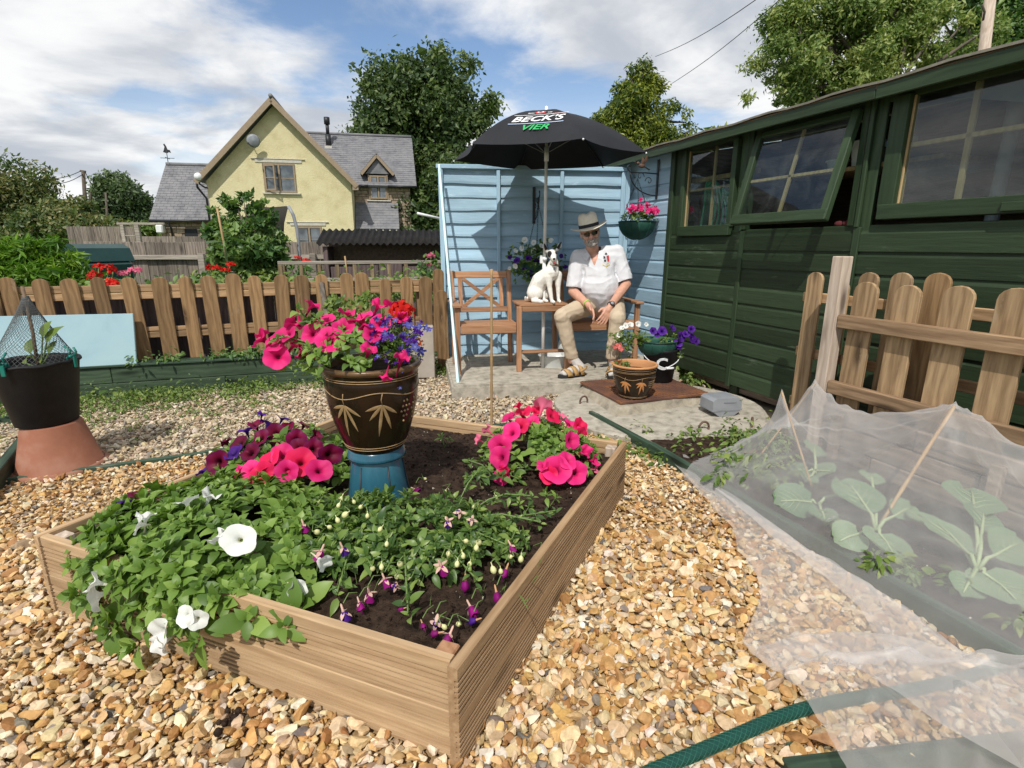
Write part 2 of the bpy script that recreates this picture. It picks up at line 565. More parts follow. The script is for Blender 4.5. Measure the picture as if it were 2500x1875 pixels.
M['green_sleeper'] = wood('dark_green_timber', (0.060, 0.095, 0.055), (0.030, 0.050, 0.030), 'x', rough=0.7, tone=0.2)
M['felt'] = mottled('roof_felt', (0.15, 0.14, 0.115), (0.24, 0.225, 0.18), 12.0, 0.9, 0.4, 120.0)
M['dark_panel'] = wood('plum_brown_board', (0.155, 0.115, 0.11), (0.085, 0.06, 0.06), 'z', tone=0.2, knots=False)
M['concrete'] = mottled('old_concrete', (0.22, 0.195, 0.155), (0.40, 0.365, 0.30), 14.0, 0.95, 0.8, 110.0, cc=(0.53, 0.485, 0.40), bdist=0.008)
M['concrete_dark'] = mottled('rough_concrete_edge', (0.16, 0.145, 0.115), (0.33, 0.29, 0.22), 9.0, 0.9, 0.7, 60.0, cc=(0.46, 0.41, 0.33), bdist=0.01)
M['block'] = mottled('grey_concrete_block', (0.33, 0.29, 0.245), (0.41, 0.365, 0.31), 8.0, 0.9, 0.3, 90.0)
M['rust'] = mottled('rusty_plate', (0.085, 0.042, 0.032), (0.135, 0.066, 0.045), 5.0, 0.75, 0.3, 60.0, cc=(0.30, 0.115, 0.03), spec=0.3)
M['iron'] = mottled('rusty_iron', (0.07, 0.045, 0.035), (0.16, 0.09, 0.055), 30.0, 0.7, 0.3)
M['black_metal'] = plain('black_metal', (0.012, 0.012, 0.013), 0.4)
M['grey_plastic'] = mottled('grey_plastic', (0.20, 0.215, 0.235), (0.28, 0.295, 0.315), 6.0, 0.45, 0.1)
M['terracotta'] = mottled('terracotta', (0.19, 0.070, 0.038), (0.26, 0.10, 0.056), 3.0, 0.8, 0.12, 60.0, cc=(0.33, 0.18, 0.125))
M['terracotta_rim'] = mottled('terracotta_rim', (0.46, 0.21, 0.085), (0.56, 0.28, 0.12), 8.0, 0.6, 0.1)
M['black_plastic'] = mottled('black_plastic', (0.008, 0.008, 0.009), (0.016, 0.016, 0.017), 9.0, 0.6, 0.2, spec=.25)
M['white_plastic'] = plain('white_plastic', (0.75, 0.76, 0.76), 0.4)
M['clear_plastic'] = plain('cloudy_plastic', (0.60, 0.62, 0.60), 0.35)
M['teal_plastic'] = plain('teal_plastic', (0.010, 0.16, 0.125), 0.35)
M['soil'] = mottled('moist_soil', (0.012, 0.008, 0.006), (0.040, 0.025, 0.017), 30.0, 0.95, 0.8, 150.0, cc=(0.075, 0.048, 0.032), bdist=0.012, spec=0.15)
M['leaf_pet'] = leafy('petunia_leaf', (0.080, 0.150, 0.026), (0.140, 0.240, 0.042), (0.21, 0.32, 0.068), attr=False)
M['leaf_pet_j'] = leafy('petunia_leaf_small', (0.080, 0.150, 0.026), (0.145, 0.245, 0.042), (0.24, 0.35, 0.078))
M['leaf_fuc'] = leafy('fuchsia_leaf', (0.048, 0.098, 0.026), (0.090, 0.165, 0.040), (0.18, 0.27, 0.065), attr=False, rough=0.38)
M['leaf_fuc_j'] = leafy('fuchsia_leaf_small', (0.048, 0.098, 0.026), (0.105, 0.185, 0.042), (0.24, 0.33, 0.080), rough=0.38)
M['leaf_weed'] = leafy('weed_leaf', (0.060, 0.115, 0.022), (0.120, 0.190, 0.038), (0.22, 0.28, 0.065))
M['leaf_cab'] = leafy('cabbage_leaf', (0.13, 0.22, 0.12), (0.18, 0.28, 0.155), (0.22, 0.32, 0.19), attr=False, rough=0.6, spec=.2)
M['leaf_bush'] = leafy('bright_bush_leaf', (0.060, 0.145, 0.012), (0.115, 0.235, 0.020), (0.21, 0.34, 0.040))
M['leaf_shrub'] = leafy('shrub_leaf', (0.042, 0.100, 0.028), (0.090, 0.175, 0.045), (0.19, 0.28, 0.080))
M['leaf_dark'] = leafy('dark_tree_leaf', (0.032, 0.062, 0.020), (0.062, 0.108, 0.031), (0.13, 0.18, 0.055))
M['leaf_conifer'] = leafy('conifer_spray', (0.036, 0.072, 0.013), (0.12, 0.165, 0.021), (0.27, 0.30, 0.042))
M['leaf_pale'] = leafy('pale_tree_leaf', (0.085, 0.145, 0.034), (0.165, 0.24, 0.060), (0.32, 0.36, 0.12))
M['leaf_mixed'] = leafy('mixed_hedge_leaf', (0.050, 0.088, 0.026), (0.11, 0.155, 0.046), (0.23, 0.21, 0.085))
M['leaf_far'] = leafy('far_tree_leaf', (0.040, 0.070, 0.030), (0.070, 0.11, 0.045), (0.12, 0.17, 0.070))
M['stem'] = plain('green_stem', (0.13, 0.20, 0.055), 0.5)
M['bark'] = mottled('bark', (0.06, 0.048, 0.036), (0.14, 0.115, 0.085), 14.0, 0.9, 0.6, 60.0, stretch=(1, 1, 0.25))
M['cane'] = mottled('bamboo_cane', (0.28, 0.17, 0.075), (0.42, 0.28, 0.13), 30.0, 0.55, 0.2, stretch=(1, 1, 0.2))
M['cane_dark'] = mottled('dark_cane', (0.09, 0.06, 0.035), (0.18, 0.12, 0.07), 30.0, 0.6, 0.2)
M['pot_glaze'] = mottled('brown_glaze', (0.009, 0.005, 0.003), (0.022, 0.010, 0.005), 7.0, 0.2, 0.06, 20.0, cc=(0.016, 0.016, 0.008), spec=0.3, stretch=(1, 1, 0.35))
M['rim_dark'] = mottled('brown_glazed_rim', (0.06, 0.032, 0.016), (0.17, 0.095, 0.045), 9.0, 0.3, 0.1)
M['pot_line'] = mottled('tan_slip', (0.24, 0.15, 0.07), (0.36, 0.235, 0.115), 30.0, 0.4, 0.1)
M['pot_orange'] = mottled('orange_slip', (0.45, 0.17, 0.05), (0.58, 0.26, 0.09), 30.0, 0.4, 0.1)
M['pot_blue'] = mottled('blue_glaze', (0.010, 0.055, 0.088), (0.022, 0.100, 0.150), 5.0, 0.25, 0.08, 25.0, cc=(0.045, 0.16, 0.21), spec=0.55, stretch=(1, 1, 0.3))
M['basket_green'] = mottled('dark_green_liner', (0.012, 0.060, 0.045), (0.024, 0.10, 0.072), 10.0, 0.6, 0.3)
M['white_petal'] = petal('white_petal', (0.83, 0.84, 0.80), (0.55, 0.52, 0.20), None, 0.08, a=0.12, b=0.26)
M['pink_petal'] = petal('hot_pink_petal', (0.80, 0.016, 0.17), (0.15, 0.003, 0.03), (0.84, 0.035, 0.24), 0.25)
M['red_pink_petal'] = petal('red_pink_petal', (0.78, 0.012, 0.085), (0.20, 0.003, 0.02), (0.80, 0.02, 0.12), 0.2)
M['wine_petal'] = petal('wine_petal', (0.17, 0.002, 0.030), (0.015, 0.001, 0.005), (0.14, 0.003, 0.055), 0.4, b=0.6, trans=.2)
M['violet_petal'] = petal('violet_petal', (0.055, 0.010, 0.20), (0.015, 0.003, 0.05), (0.10, 0.02, 0.28), 0.4)
M['red_petal'] = petal('scarlet_petal', (0.72, 0.020, 0.012), (0.5, 0.01, 0.01), None, 0.3)
M['coral_petal'] = petal('coral_petal', (0.80, 0.21, 0.18), (0.65, 0.1, 0.08), None, 0.2)
M['rose_petal'] = petal('rose_pink_petal', (0.80, 0.18, 0.30), (0.6, 0.08, 0.15), None, 0.2)
M['blue_petal'] = petal('lobelia_petal', (0.16, 0.17, 0.66), (0.5, 0.5, 0.8), None, 0.5)
M['sepal'] = petal('pale_sepal', (0.78, 0.52, 0.42), (0.70, 0.55, 0.35), None, 0.1)
M['magenta_skirt'] = petal('magenta_skirt', (0.33, 0.010, 0.21), (0.16, 0.005, 0.12), None, 0.4)
M['bud'] = mottled('cream_bud', (0.52, 0.55, 0.22), (0.70, 0.66, 0.36), 25.0, 0.4, 0.05)
M['dry_petal'] = mottled('withered_petal', (0.36, 0.17, 0.07), (0.62, 0.36, 0.18), 40.0, 0.8, 0.3)
# ------------------------------------------------------------------ ground
def sheet(name, pts, z, mat, kind='structure', thick=0.0):
 b = MB()
 if thick:
  n = len(pts)
  vs = [(x, y, z) for x, y in pts] + [(x, y, z - thick) for x, y in pts]
  b.add(vs, [tuple(range(n)), tuple(range(2 * n - 1, n - 1, -1))] + [(i, n + i, n + (i + 1) % n, (i + 1) % n) for i in range(n)])
 else:
  b.add([(x, y, z) for x, y in pts], [tuple(range(len(pts)))])
 o = b.build(name, mat)
 o['kind'] = kind
 return o
M['meadow'] = mottled('meadow', (0.045, 0.085, 0.018), (0.10, 0.14, 0.035), 0.6, 0.95, 0.4, 30.0, per_object=False)
M['sand'] = mottled('sandy_bedding', (0.24, 0.15, 0.07), (0.42, 0.29, 0.15), 40.0, 0.95, 0.6, 160.0, per_object=False)
M['grit'] = mottled('pale_bedding', (0.26, 0.21, 0.14), (0.44, 0.37, 0.27), 40.0, 0.95, 0.6, 160.0, per_object=False)
sheet('ground', [(-700, -60), (700, -60), (700, 1200), (-700, 1200)], -0.06, M['meadow'])
EDGE_C = Vector((0.58, 3.78, 0))            # corner of the green edging by the manhole
EDGE_L = Vector((-1.89, 3.09, 0))
EDGE_LL = Vector((-2.80, 2.68, 0))
EDGE_R = [EDGE_C, Vector((0.86, 3.11, 0)), Vector((1.26, 2.02, 0)), Vector((1.62, 1.04, 0)), Vector((1.9, 0.27, 0))]
sheet('gravel_path', [(-5.5, 0.2), (2.0, 0.2), (1.62, 1.04), (1.26, 2.02), (0.86, 3.11), (0.58, 3.78), (-1.89, 3.09), (-2.8, 2.68), (-5.5, 1.5)], -0.012, M['sand'])
sheet('gravel_yard', [(-5.5, 1.5), (-2.8, 2.68), (-1.89, 3.09), (0.58, 3.78), (0.86, 3.11), (2.2, 3.2), (2.2, 6.2), (-5.5, 6.2)], -0.016, M['grit'])
BED_F, BED_L, BED_R = Vector((-0.135, 1.055, 0)), Vector((-1.62, 1.63, 0)), Vector((0.56, 2.52, 0))
BED_B = BED_L + BED_R - BED_F
DISC_C, DISC_R = Vector((1.13, 4.0, 0)), 0.80
SLAB = [(-0.50, 4.30), (0.58, 4.45), (1.36, 4.82), (1.56, 4.86), (1.50, 5.35), (1.25, 6.0), (-0.72, 5.58)]
def inside(P, poly):
 x, y = P[:, 0], P[:, 1]
 c = np.zeros(len(P), bool)
 n = len(poly)
 for i in range(n):
  x0, y0 = poly[i][0], poly[i][1]
  x1, y1 = poly[(i + 1) % n][0], poly[(i + 1) % n][1]
  k = ((y0 > y) != (y1 > y)) & (x < (x1 - x0) * (y - y0) / ((y1 - y0) + 1e-12) + x0)
  c ^= k
 return c
def ico(sub):
 bm = bmesh.new()
 bmesh.ops.create_icosphere(bm, subdivisions=sub, radius=0.5)
 v = np.array([p.co for p in bm.verts])
 f = np.array([[q.index for q in g.verts] for g in bm.faces])
 bm.free()
 return v, f
def stone_protos(n, sub, seed):
 r = np.random.default_rng(seed)
 v0, f = ico(sub)
 out = []
 for _ in range(n):
  v = v0.copy()
  for _k in range(r.integers(5, 10)):          # knock flat chips off
   d = r.normal(size=3)
   d /= np.linalg.norm(d)
   lim = r.uniform(0.16, 0.36)
   h = v @ d
   v -= np.outer(np.maximum(h - lim, 0), d)
  for _k in range(3):
   d = r.normal(size=3) * 3.5
   v *= (1 + 0.10 * np.sin(v @ d + r.uniform(0, 6)))[:, None]
  v *= np.array([1.0, r.uniform(.62, .9), r.uniform(.38, .62)])
  out.append((v, f))
 return out
GOLD = np.array([[.72, .58, .38], [.66, .50, .29], [.57, .38, .19], [.47, .27, .10], [.36, .18, .065], [.55, .33, .12],
                 [.76, .66, .50], [.40, .29, .19], [.24, .205, .17], [.16, .15, .14], [.68, .46, .20], [.76, .69, .56]])
GOLD = GOLD * np.array([.90, .875, .85])
GOLD_P = np.array([.17, .17, .16, .12, .07, .09, .08, .07, .025, .012, .08, .05])
PALE = np.array([[.60, .50, .36], [.52, .42, .29], [.44, .34, .23], [.66, .57, .44], [.36, .28, .20], [.40, .27, .16], [.30, .26, .22], [.50, .40, .24]])
PALE = PALE * .92
PALE_P = np.array([.22, .20, .16, .12, .08, .06, .08, .08])
def stone_mat(name):
 m, nt = new_mat(name)
 at = NN(nt, 'ShaderNodeAttribute', attribute_name='col')
 tc = NN(nt, 'ShaderNodeTexCoord')
 n = noise_n(nt, tc.outputs['Object'], 55.0, 5, 0.65, 0.6)
 v = NN(nt, 'ShaderNodeMapRange', inp={0: n, 1: 0.3, 2: 0.7, 3: 0.72, 4: 1.2})
 hs = NN(nt, 'ShaderNodeHueSaturation', inp={'Color': at.outputs['Color'], 'Value': v.outputs[0]})
 n2 = noise_n(nt, tc.outputs['Object'], 30.0, 3, 0.6)
 k = ramp(nt, n2, [(0.60, (0, 0, 0)), (0.70, (1, 1, 1))])
 kk = NN(nt, 'ShaderNodeMath', operation='MULTIPLY', inp={0: k, 1: 0.6})
 mx = NN(nt, 'ShaderNodeMixRGB', inp={0: kk.outputs[0], 1: hs.outputs[0], 2: (0.52, 0.30, 0.11, 1)})
 b = noise_n(nt, tc.outputs['Object'], 260.0, 3, 0.6)
 finish(nt, mx.outputs[0], 0.62, b, 0.18, 0.002, spec=0.3)
 return m
M['stone'] = stone_mat('flint_gravel')
def spread_stones(name, pts_ok, box, size, pal, pal_p, layers, seed, sub, label=None):
 r = np.random.default_rng(seed)
 x0, x1, y0, y1 = box
 P, Z = [], []
 for zl, sp in layers:
  gx, gy = np.meshgrid(np.arange(x0, x1, sp), np.arange(y0, y1, sp))
  p = np.stack([gx.ravel(), gy.ravel()], 1) + r.uniform(-.5, .5, (gx.size, 2)) * sp * 1.1
  p = p[pts_ok(p)]
  P.append(p)
  Z.append(np.full(len(p), zl) + r.uniform(-.004, .007, len(p)))
 P = np.concatenate(P)
 Z = np.concatenate(Z)
 n = len(P)
 S = size * np.exp(np.clip(r.normal(0, .36, n), -.8, .68))
 up = r.normal(size=(n, 3)) * .42
 up[:, 2] += 1
 R = frames(up, r)
 pr = stone_protos(12, sub, seed + 1)
 T = np.column_stack([P, Z + S * .12])
 V, F, I = scatter(pr, r.integers(0, 12, n), R, T, S)
 ci = r.choice(len(pal), n, p=pal_p / pal_p.sum())
 C = np.clip(pal[ci] * r.uniform(.82, 1.15, (n, 1)) * r.uniform(.95, 1.05, (n, 3)), 0, .85)
 me = np_mesh(name, V, F, M['stone'], col=C[I], smooth=False)
 o = link(name, me)
 return tag(o, label, None, None, 'stuff')
BED_POLY = [BED_F, BED_L, BED_B, BED_R]
RIGHT_BED = [(0.90, 3.11), (1.30, 2.02), (1.94, 0.27), (4, 0.2), (4, 3.2)]
GOLD_POLY = [(-4.2, 0.55), (1.8, 0.55), (1.62, 1.04), (1.26, 2.02), (0.86, 3.11), (0.56, 3.76), (-1.89, 3.06), (-2.78, 2.65), (-2.9, 2.7), (-3.4, 3.4), (-4.2, 3.2)]
def seen(p, m=620):
 f = p[:, 1] * CP + CAMZ * SP
 x = 1250 + FPX * p[:, 0] / f
 y = 937.5 + FPX * (CAMZ * CP - p[:, 1] * SP) / f
 return (x > -m) & (x < 2500 + m) & (y < 1875 + m)
def gold_near(p):
 return inside(p, GOLD_POLY) & ~inside(p, BED_POLY) & ~inside(p, RIGHT_BED) & seen(p) & (p[:, 1] < 2.15)
def gold_far(p):
 return inside(p, GOLD_POLY) & ~inside(p, BED_POLY) & ~inside(p, RIGHT_BED) & seen(p) & (p[:, 1] >= 2.15)
YARD_POLY = [(-3.6, 3.35), (-2.9, 2.72), (-1.89, 3.12), (0.55, 3.82), (0.61, 3.82), (0.92, 3.15), (1.75, 3.42), (1.95, 4.3), (1.6, 5.0), (0, 5.3), (-0.7, 5.2), (-4.2, 4.3)]
def yard(p):
 d = np.hypot(p[:, 0] - DISC_C.x, p[:, 1] - DISC_C.y)
 return inside(p, YARD_POLY) & ~inside(p, SLAB) & (d > DISC_R) & seen(p)
spread_stones('golden_gravel', gold_near, (-3.2, 1.8, .55, 2.2), .030, GOLD, GOLD_P, [(-.008, .0188), (.006, .0235)], 11, 2)
spread_stones('golden_gravel', gold_far, (-4.3, 1.7, 2.1, 3.9), .029, GOLD, GOLD_P, [(-.006, .021), (.006, .028)], 12, 1)
spread_stones('pale_gravel', yard, (-4.3, 2.0, 2.6, 5.4), .034, PALE, PALE_P, [(-.008, .027), (.004, .036)], 13, 1)
# ------------------------------------------------------------------ green edging boards
def edging(name, a, b, label, z0=-0.03, z1=0.055, w=0.032, mat='green_edge'):
 d = (b - a)
 o = thing(name, label, 'edging board', (a + b) / 2, math.atan2(d.y, d.x))
 q = MB()
 q.box((0, 0, (z0 + z1) / 2), (d.length, w, z1 - z0), bev=.004)
 q.build('board', M[mat], o)
 for s in (-.42, .42):
  s_ = MB()
  s_.box((d.length * s, w * .9, (z0 + z1) / 2 - .012), (.035, .02, z1 - z0), bev=.003)
  s_.build('peg', M[mat], o)
 return o
edging('edging_board', EDGE_LL + Vector((-.25, -.115, 0)), EDGE_L, 'low green edging board along the terracotta pot, dividing two gravels', z1=.022)
edging('edging_board', EDGE_L, EDGE_C, 'low green edging board running behind the wooden planter', z1=.03)
edging('edging_board', EDGE_C, EDGE_R[1], 'green edging board beside the round concrete manhole base', z1=.07)
edging('edging_board', EDGE_R[1], EDGE_R[2], 'green edging board at the far part of the netted cabbage bed', z1=.075, w=.04)
edging('edging_board', EDGE_R[2], EDGE_R[4], 'green edging board at the near part of the netted cabbage bed', z1=.085, w=.045)
fa, fb = ground_at(58, 1085, .05), ground_at(-60, 1235, .05)
fa.z = fb.z = 0
edging('edging_board', fa, fb, 'raised dark green board left of the upturned terracotta pot', z1=.10, w=.05)
edging('edging_board', ground_at(190, 1010, 0.0), ground_at(-40, 1040, 0.0), 'thin green edging behind the black bucket among the weeds', z1=.05)
edging('edging_board', ground_at(1935, 1892, .03) * Vector((1, 1, 0)), ground_at(2600, 1815, .03) * Vector((1, 1, 0)),
       'green board lying across the gravel below the hose', z1=.035, w=.09)
# ------------------------------------------------------------------ raised bed
bed = thing('raised_bed', 'square wooden planter of grooved decking boards full of petunias and fuchsias', 'planter')
BH = 0.1475
def deck_board(a, b, z0, name_mat, inward):
 """grooved decking board from a to b standing on edge; ribs on both faces"""
 d = b - a
 L = d.length
 prof = []
 n = 9
 t = .014
 hgt = BH - .003
 prof.append((-t, 0.0))
 edges = [0.0, .012] + [.012 + (hgt - .052) * k / 6 for k in range(1, 7)] + [hgt]
 for k in range(len(edges) - 1):
  e0, e1 = edges[k], edges[k + 1]
  prof += [(-t, e0 + (.0046 if k else .002)), (-t, e1 - .0035)]
  if k < len(edges) - 2:
   prof += [(-t + .010, e1 - .0025), (-t + .010, e1 + .0036)]
 prof += [(-t + .004, hgt), (t - .004, hgt), (t, hgt - .004)]
 for z in (hgt * .72, hgt * .55, hgt * .38, hgt * .2):
  prof += [(t, z + .003), (t - .004, z + .002), (t - .004, z - .002), (t, z - .003)]
 prof += [(t, 0.0)]
 pp = [prof[0]]
 for p in prof[1:]:
  if abs(p[0] - pp[-1][0]) + abs(p[1] - pp[-1][1]) > 1e-5:
   pp.append(p)
 m = len(pp)
 q = MB()
 vs = [(-L / 2, y, z) for y, z in pp] + [(L / 2, y, z) for y, z in pp]
 q.add(vs, [tuple(range(m)), tuple(range(2 * m - 1, m - 1, -1))] + [(i, (i + 1) % m, m + (i + 1) % m, m + i) for i in range(m)])
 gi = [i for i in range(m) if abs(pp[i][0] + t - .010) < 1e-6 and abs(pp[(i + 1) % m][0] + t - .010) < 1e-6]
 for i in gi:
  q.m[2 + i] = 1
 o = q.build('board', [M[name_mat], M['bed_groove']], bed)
 o.location = (a + b) / 2 + Vector((0, 0, z0))
 o.rotation_euler = (0, 0, math.atan2(d.y, d.x))
 return o
ud = (BED_F - BED_L).normalized()
vd = (BED_R - BED_F).normalized()
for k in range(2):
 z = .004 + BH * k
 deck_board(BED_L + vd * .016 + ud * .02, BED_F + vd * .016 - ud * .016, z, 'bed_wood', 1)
 deck_board(BED_F - vd * .012, BED_R + vd * .005, z, 'bed_wood_dark', 1)
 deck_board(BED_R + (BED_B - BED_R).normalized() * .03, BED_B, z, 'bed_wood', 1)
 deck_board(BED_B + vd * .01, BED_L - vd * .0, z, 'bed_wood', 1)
for p, s in ((BED_F, (-.055, .055)), (BED_L, (.05, .05)), (BED_R, (-.05, -.05)), (BED_B, (.05, -.05))):
 c = p + ud * s[0] + vd * s[1]
 q = MB()
 q.box((0, 0, .14), (.052, .052, .282 if p is BED_F else .29), bev=.004)
 o = q.build('corner_post', M['seat_wood_up'] if p is BED_F else M['post_pale'], bed)
 o.location = c
 o.rotation_euler = (0, 0, math.atan2(ud.y, ud.x))
def lumpy(name, corners, z, amp, n, mat, kind='stuff', seed=0, mound=None, crumbs=0):
 a, b, c, d = [Vector(p) for p in corners]
 vs, fs = [], []
 for i in range(n + 1):
  for j in range(n + 1):
   u, v = i / n, j / n
   p = a.lerp(b, u).lerp(d.lerp(c, u), v)
   h = z + amp * (mnoise.fractal(Vector((p.x * 9, p.y * 9, seed)), 0.8, 2.1, 5) * .6 + mnoise.noise(Vector((p.x * 45, p.y * 45, seed + 3))) * .45)
   if mound:
    h += mound(p)
   vs.append((p.x, p.y, h))
 for i in range(n):
  for j in range(n):
   k = i * (n + 1) + j
   fs.append((k, k + n + 1, k + n + 2, k + 1))
 q = MB()
 q.add(vs, fs, smooth=True)
 o = q.build(name, mat)
 o['kind'] = kind
 if crumbs:
  r = np.random.default_rng(seed + 9)
  uv = r.uniform(.02, .98, (crumbs, 2))
  A, B, C, D_ = [np.array(p) for p in (a, b, c, d)]
  P = (A + (B - A) * uv[:, :1]) * (1 - uv[:, 1:]) + (D_ + (C - D_) * uv[:, :1]) * uv[:, 1:]
  P[:, 2] = z + r.uniform(-.004, .012, crumbs)
  if mound:
   P[:, 2] += [mound(Vector(p)) for p in P]
  S = .008 * np.exp(r.normal(0, .45, crumbs))
  V, F, I = scatter(stone_protos(6, 1, seed + 2), r.integers(0, 6, crumbs), rot_mats(crumbs, rng=r), P, S)
  col = np.where(r.random((crumbs, 1)) < .035, np.array([[.5, .45, .38]]), np.array([[.020, .013, .009]]) * r.uniform(.6, 2.4, (crumbs, 1)))
  o2 = link(name, np_mesh(name + '_crumbs', V, F, M['stone_soil'], col=col[I], smooth=False))
  o2['kind'] = 'stuff'
 return o
mm_, nt_ = new_mat('soil_crumbs')
at_ = NN(nt_, 'ShaderNodeAttribute', attribute_name='col')
finish(nt_, at_.outputs['Color'], 0.95, spec=0.1)
M['stone_soil'] = mm_
i0 = .03
SOILZ = .235
def bed_mound(p):
 r = Vector((p.x, p.y, 0)) - (BED_F + BED_B) / 2
 return .03 * math.exp(-r.length_squared / .35)
lumpy('soil', [BED_F + (vd - ud) * i0, BED_R - (vd + ud) * i0, BED_B + (ud - vd) * i0, BED_L + (ud + vd) * i0], SOILZ, .016, 110, M['soil'], seed=3, mound=bed_mound, crumbs=5500)
# ------------------------------------------------------------------ concrete slab, manhole
sl = sheet('concrete_slab', SLAB, .12, M['concrete'], thick=.16)
bm_ = bmesh.new()
bm_.from_mesh(sl.data)
bmesh.ops.bevel(bm_, geom=[e for e in bm_.edges if all(v.co.z > .1 for v in e.verts)], offset=.018, segments=2, affect='EDGES')
bmesh.ops.triangulate(bm_, faces=[f for f in bm_.faces if len(f.verts) > 4])
bm_.to_mesh(sl.data)
bm_.free()
q = MB()
ring = []
for k in range(40):
 an = 2 * math.pi * k / 40
 ring.append((1.0 + .02 * math.sin(3 * an + 1) + .012 * math.sin(7 * an), an))
vs, fs = [], []
for rr, z in ((1.0, -.03), (1.0, .035), (.965, .048)):
 vs += [(DISC_C.x + DISC_R * rr * g * math.cos(a), DISC_C.y + DISC_R * rr * g * math.sin(a), z) for g, a in ring]
for i in range(2):
 for k in range(40):
  k2 = (k + 1) % 40
  fs.append((i * 40 + k, i * 40 + k2, (i + 1) * 40 + k2, (i + 1) * 40 + k))
fs.append(tuple(80 + k for k in range(40)))
q.add(vs, fs)
q.build('concrete_base', M['concrete'])['kind'] = 'structure'
MH = [Vector(p) for p in ((.61, 4.41, 0), (.78, 3.74, 0), (1.53, 4.09, 0), (1.36, 4.76, 0))]
mh_c = sum(MH, Vector()) / 4
mh = thing('manhole', 'rusty iron manhole cover on a rough concrete plinth under the potted plants', 'manhole', mh_c)
q = MB()
lay = [(1.10, .046), (1.07, .06), (1.0, .095), (.985, .102)]
vs = []
for s, z in lay:
 for i, p in enumerate(MH):
  for k in range(8):
   g = p.lerp(MH[(i + 1) % 4], k / 8) - mh_c
   w = 1 + .014 * mnoise.noise(Vector((g.x * 9, g.y * 9, z * 30)))
   vs.append((g.x * s * w, g.y * s * w, z + .004 * mnoise.noise(g * 14)))
n = 32
fs = [(l * n + k, l * n + (k + 1) % n, (l + 1) * n + (k + 1) % n, (l + 1) * n + k) for l in range(3) for k in range(n)]
fs.append(tuple(3 * n + k for k in range(n)))
q.add(vs, fs)
q.build('plinth', M['concrete_dark'], mh)
ax = (MH[3] - MH[0]).normalized()
ay = (MH[0] - MH[1]).normalized()
Rm = Matrix(((ax.x, ay.x, 0, 0), (ax.y, ay.y, 0, 0), (0, 0, 1, 0), (0, 0, 0, 1)))
pw, ph = (MH[3] - MH[0]).length * .965, (MH[0] - MH[1]).length * .965
q = MB()
q.box((0, 0, .116), (pw, ph, .022), bev=.004)
q.build('cover_plate', M['rust'], mh, Rm)
q = MB()                                           # raised tread bars
for i in range(26):
 for j in range(15):
  x, y = (i + .5) / 26 * pw - pw / 2, (j + .5) / 15 * ph - ph / 2
  if (i + j) % 2:
   q.box((x, y, .1285), (pw / 26 * .75, .006, .003))
  else:
   q.box((x, y, .1285), (.005, ph / 15 * .72, .003))
tag(q.build('tread_pattern', M['rust'], mh, Rm), kind='stuff')
for sx, sy in ((-.30, .1), (.30, .18)):
 q = MB()
 q.box((sx * pw, sy * ph, .1285), (.05, .018, .004))
 q.build('lifting_slot', M['black_metal'], mh, Rm)
def iron_loop(pt, rz, label, r=.035):
 o = thing('lifting_ring', label, 'iron ring', pt, rz, 'iron rings in the manhole base')
 q = MB()
 q.tube([(r * math.cos(a), 0, .02 + r * 1.1 * math.sin(a)) for a in [math.pi * k / 10 for k in range(11)]], .0075, 8)
 q.tube([(-r, 0, -.01), (-r, 0, .022)], .0075, 8)
 q.tube([(r, 0, -.01), (r, 0, .022)], .0075, 8)
 q.build('loop', M['iron'], o)
iron_loop(ground_at(1425, 985, .045), .5, 'rusty ring nearer the green edging, at the plinth corner')
iron_loop(ground_at(1718, 1050, .045), .2, 'rusty ring at the front of the round concrete base')
iron_loop(ground_at(1835, 1040, .045), 1.2, 'rusty ring half hidden by weeds beside the netting')
gb = thing('meter_box', 'small scuffed grey plastic box lying beside the rusty manhole cover', 'plastic box', ground_at(1757, 1008, .05), RAD(12))
q = MB()
P = [(-.115, .045), (-.115, .115), (-.09, .135), (.09, .135), (.115, .115), (.115, .045), (.06, .0), (-.06, .0)]
q.prism([(x, z) for x, z in P], -.085, .085)
q.build('case', M['grey_plastic'], gb)
q = MB()
q.box((.02, -.0865, .105), (.10, .004, .012), bev=.001)
q.build('latch', M['grey_plastic'], gb)
q = MB()
q.prism([(-.118, .04), (-.118, .052), (.118, .052), (.118, .04)], -.0885, .0885)
q.build('rim', M['grey_plastic'], gb)
# ------------------------------------------------------------------ green shed
GLASS, nt_ = new_mat('window_glass')
g1 = NN(nt_, 'ShaderNodeBsdfTransparent', inp={0: (0.80, 0.86, 0.84, 1)})
g2 = NN(nt_, 'ShaderNodeBsdfGlossy', inp={0: (1, 1, 1, 1), 1: 0.02})
g3 = NN(nt_, 'ShaderNodeBsdfDiffuse', inp={0: (0.45, 0.47, 0.45, 1)})
fr = NN(nt_, 'ShaderNodeFresnel', inp={0: 1.55})
fm = NN(nt_, 'ShaderNodeMath', operation='MULTIPLY_ADD', inp={0: fr.outputs[0], 1: 1.15, 2: 0.0})
m1 = NN(nt_, 'ShaderNodeMixShader', inp={0: fm.outputs[0], 1: g1.outputs[0], 2: g2.outputs[0]})
tc_ = NN(nt_, 'ShaderNodeTexCoord')
dn = noise_n(nt_, tc_.outputs['Object'], 3.5, 6, 0.7, 0.8)
bk_ = NN(nt_, 'ShaderNodeNewGeometry')
bf_ = NN(nt_, 'ShaderNodeMath', operation='SUBTRACT', inp={0: 1.0, 1: bk_.outputs['Backfacing']})
fm = NN(nt_, 'ShaderNodeMath', operation='MULTIPLY', inp={0: fm.outputs[0], 1: bf_.outputs[0]})
nt_.links.new(fm.outputs[0], m1.inputs[0])
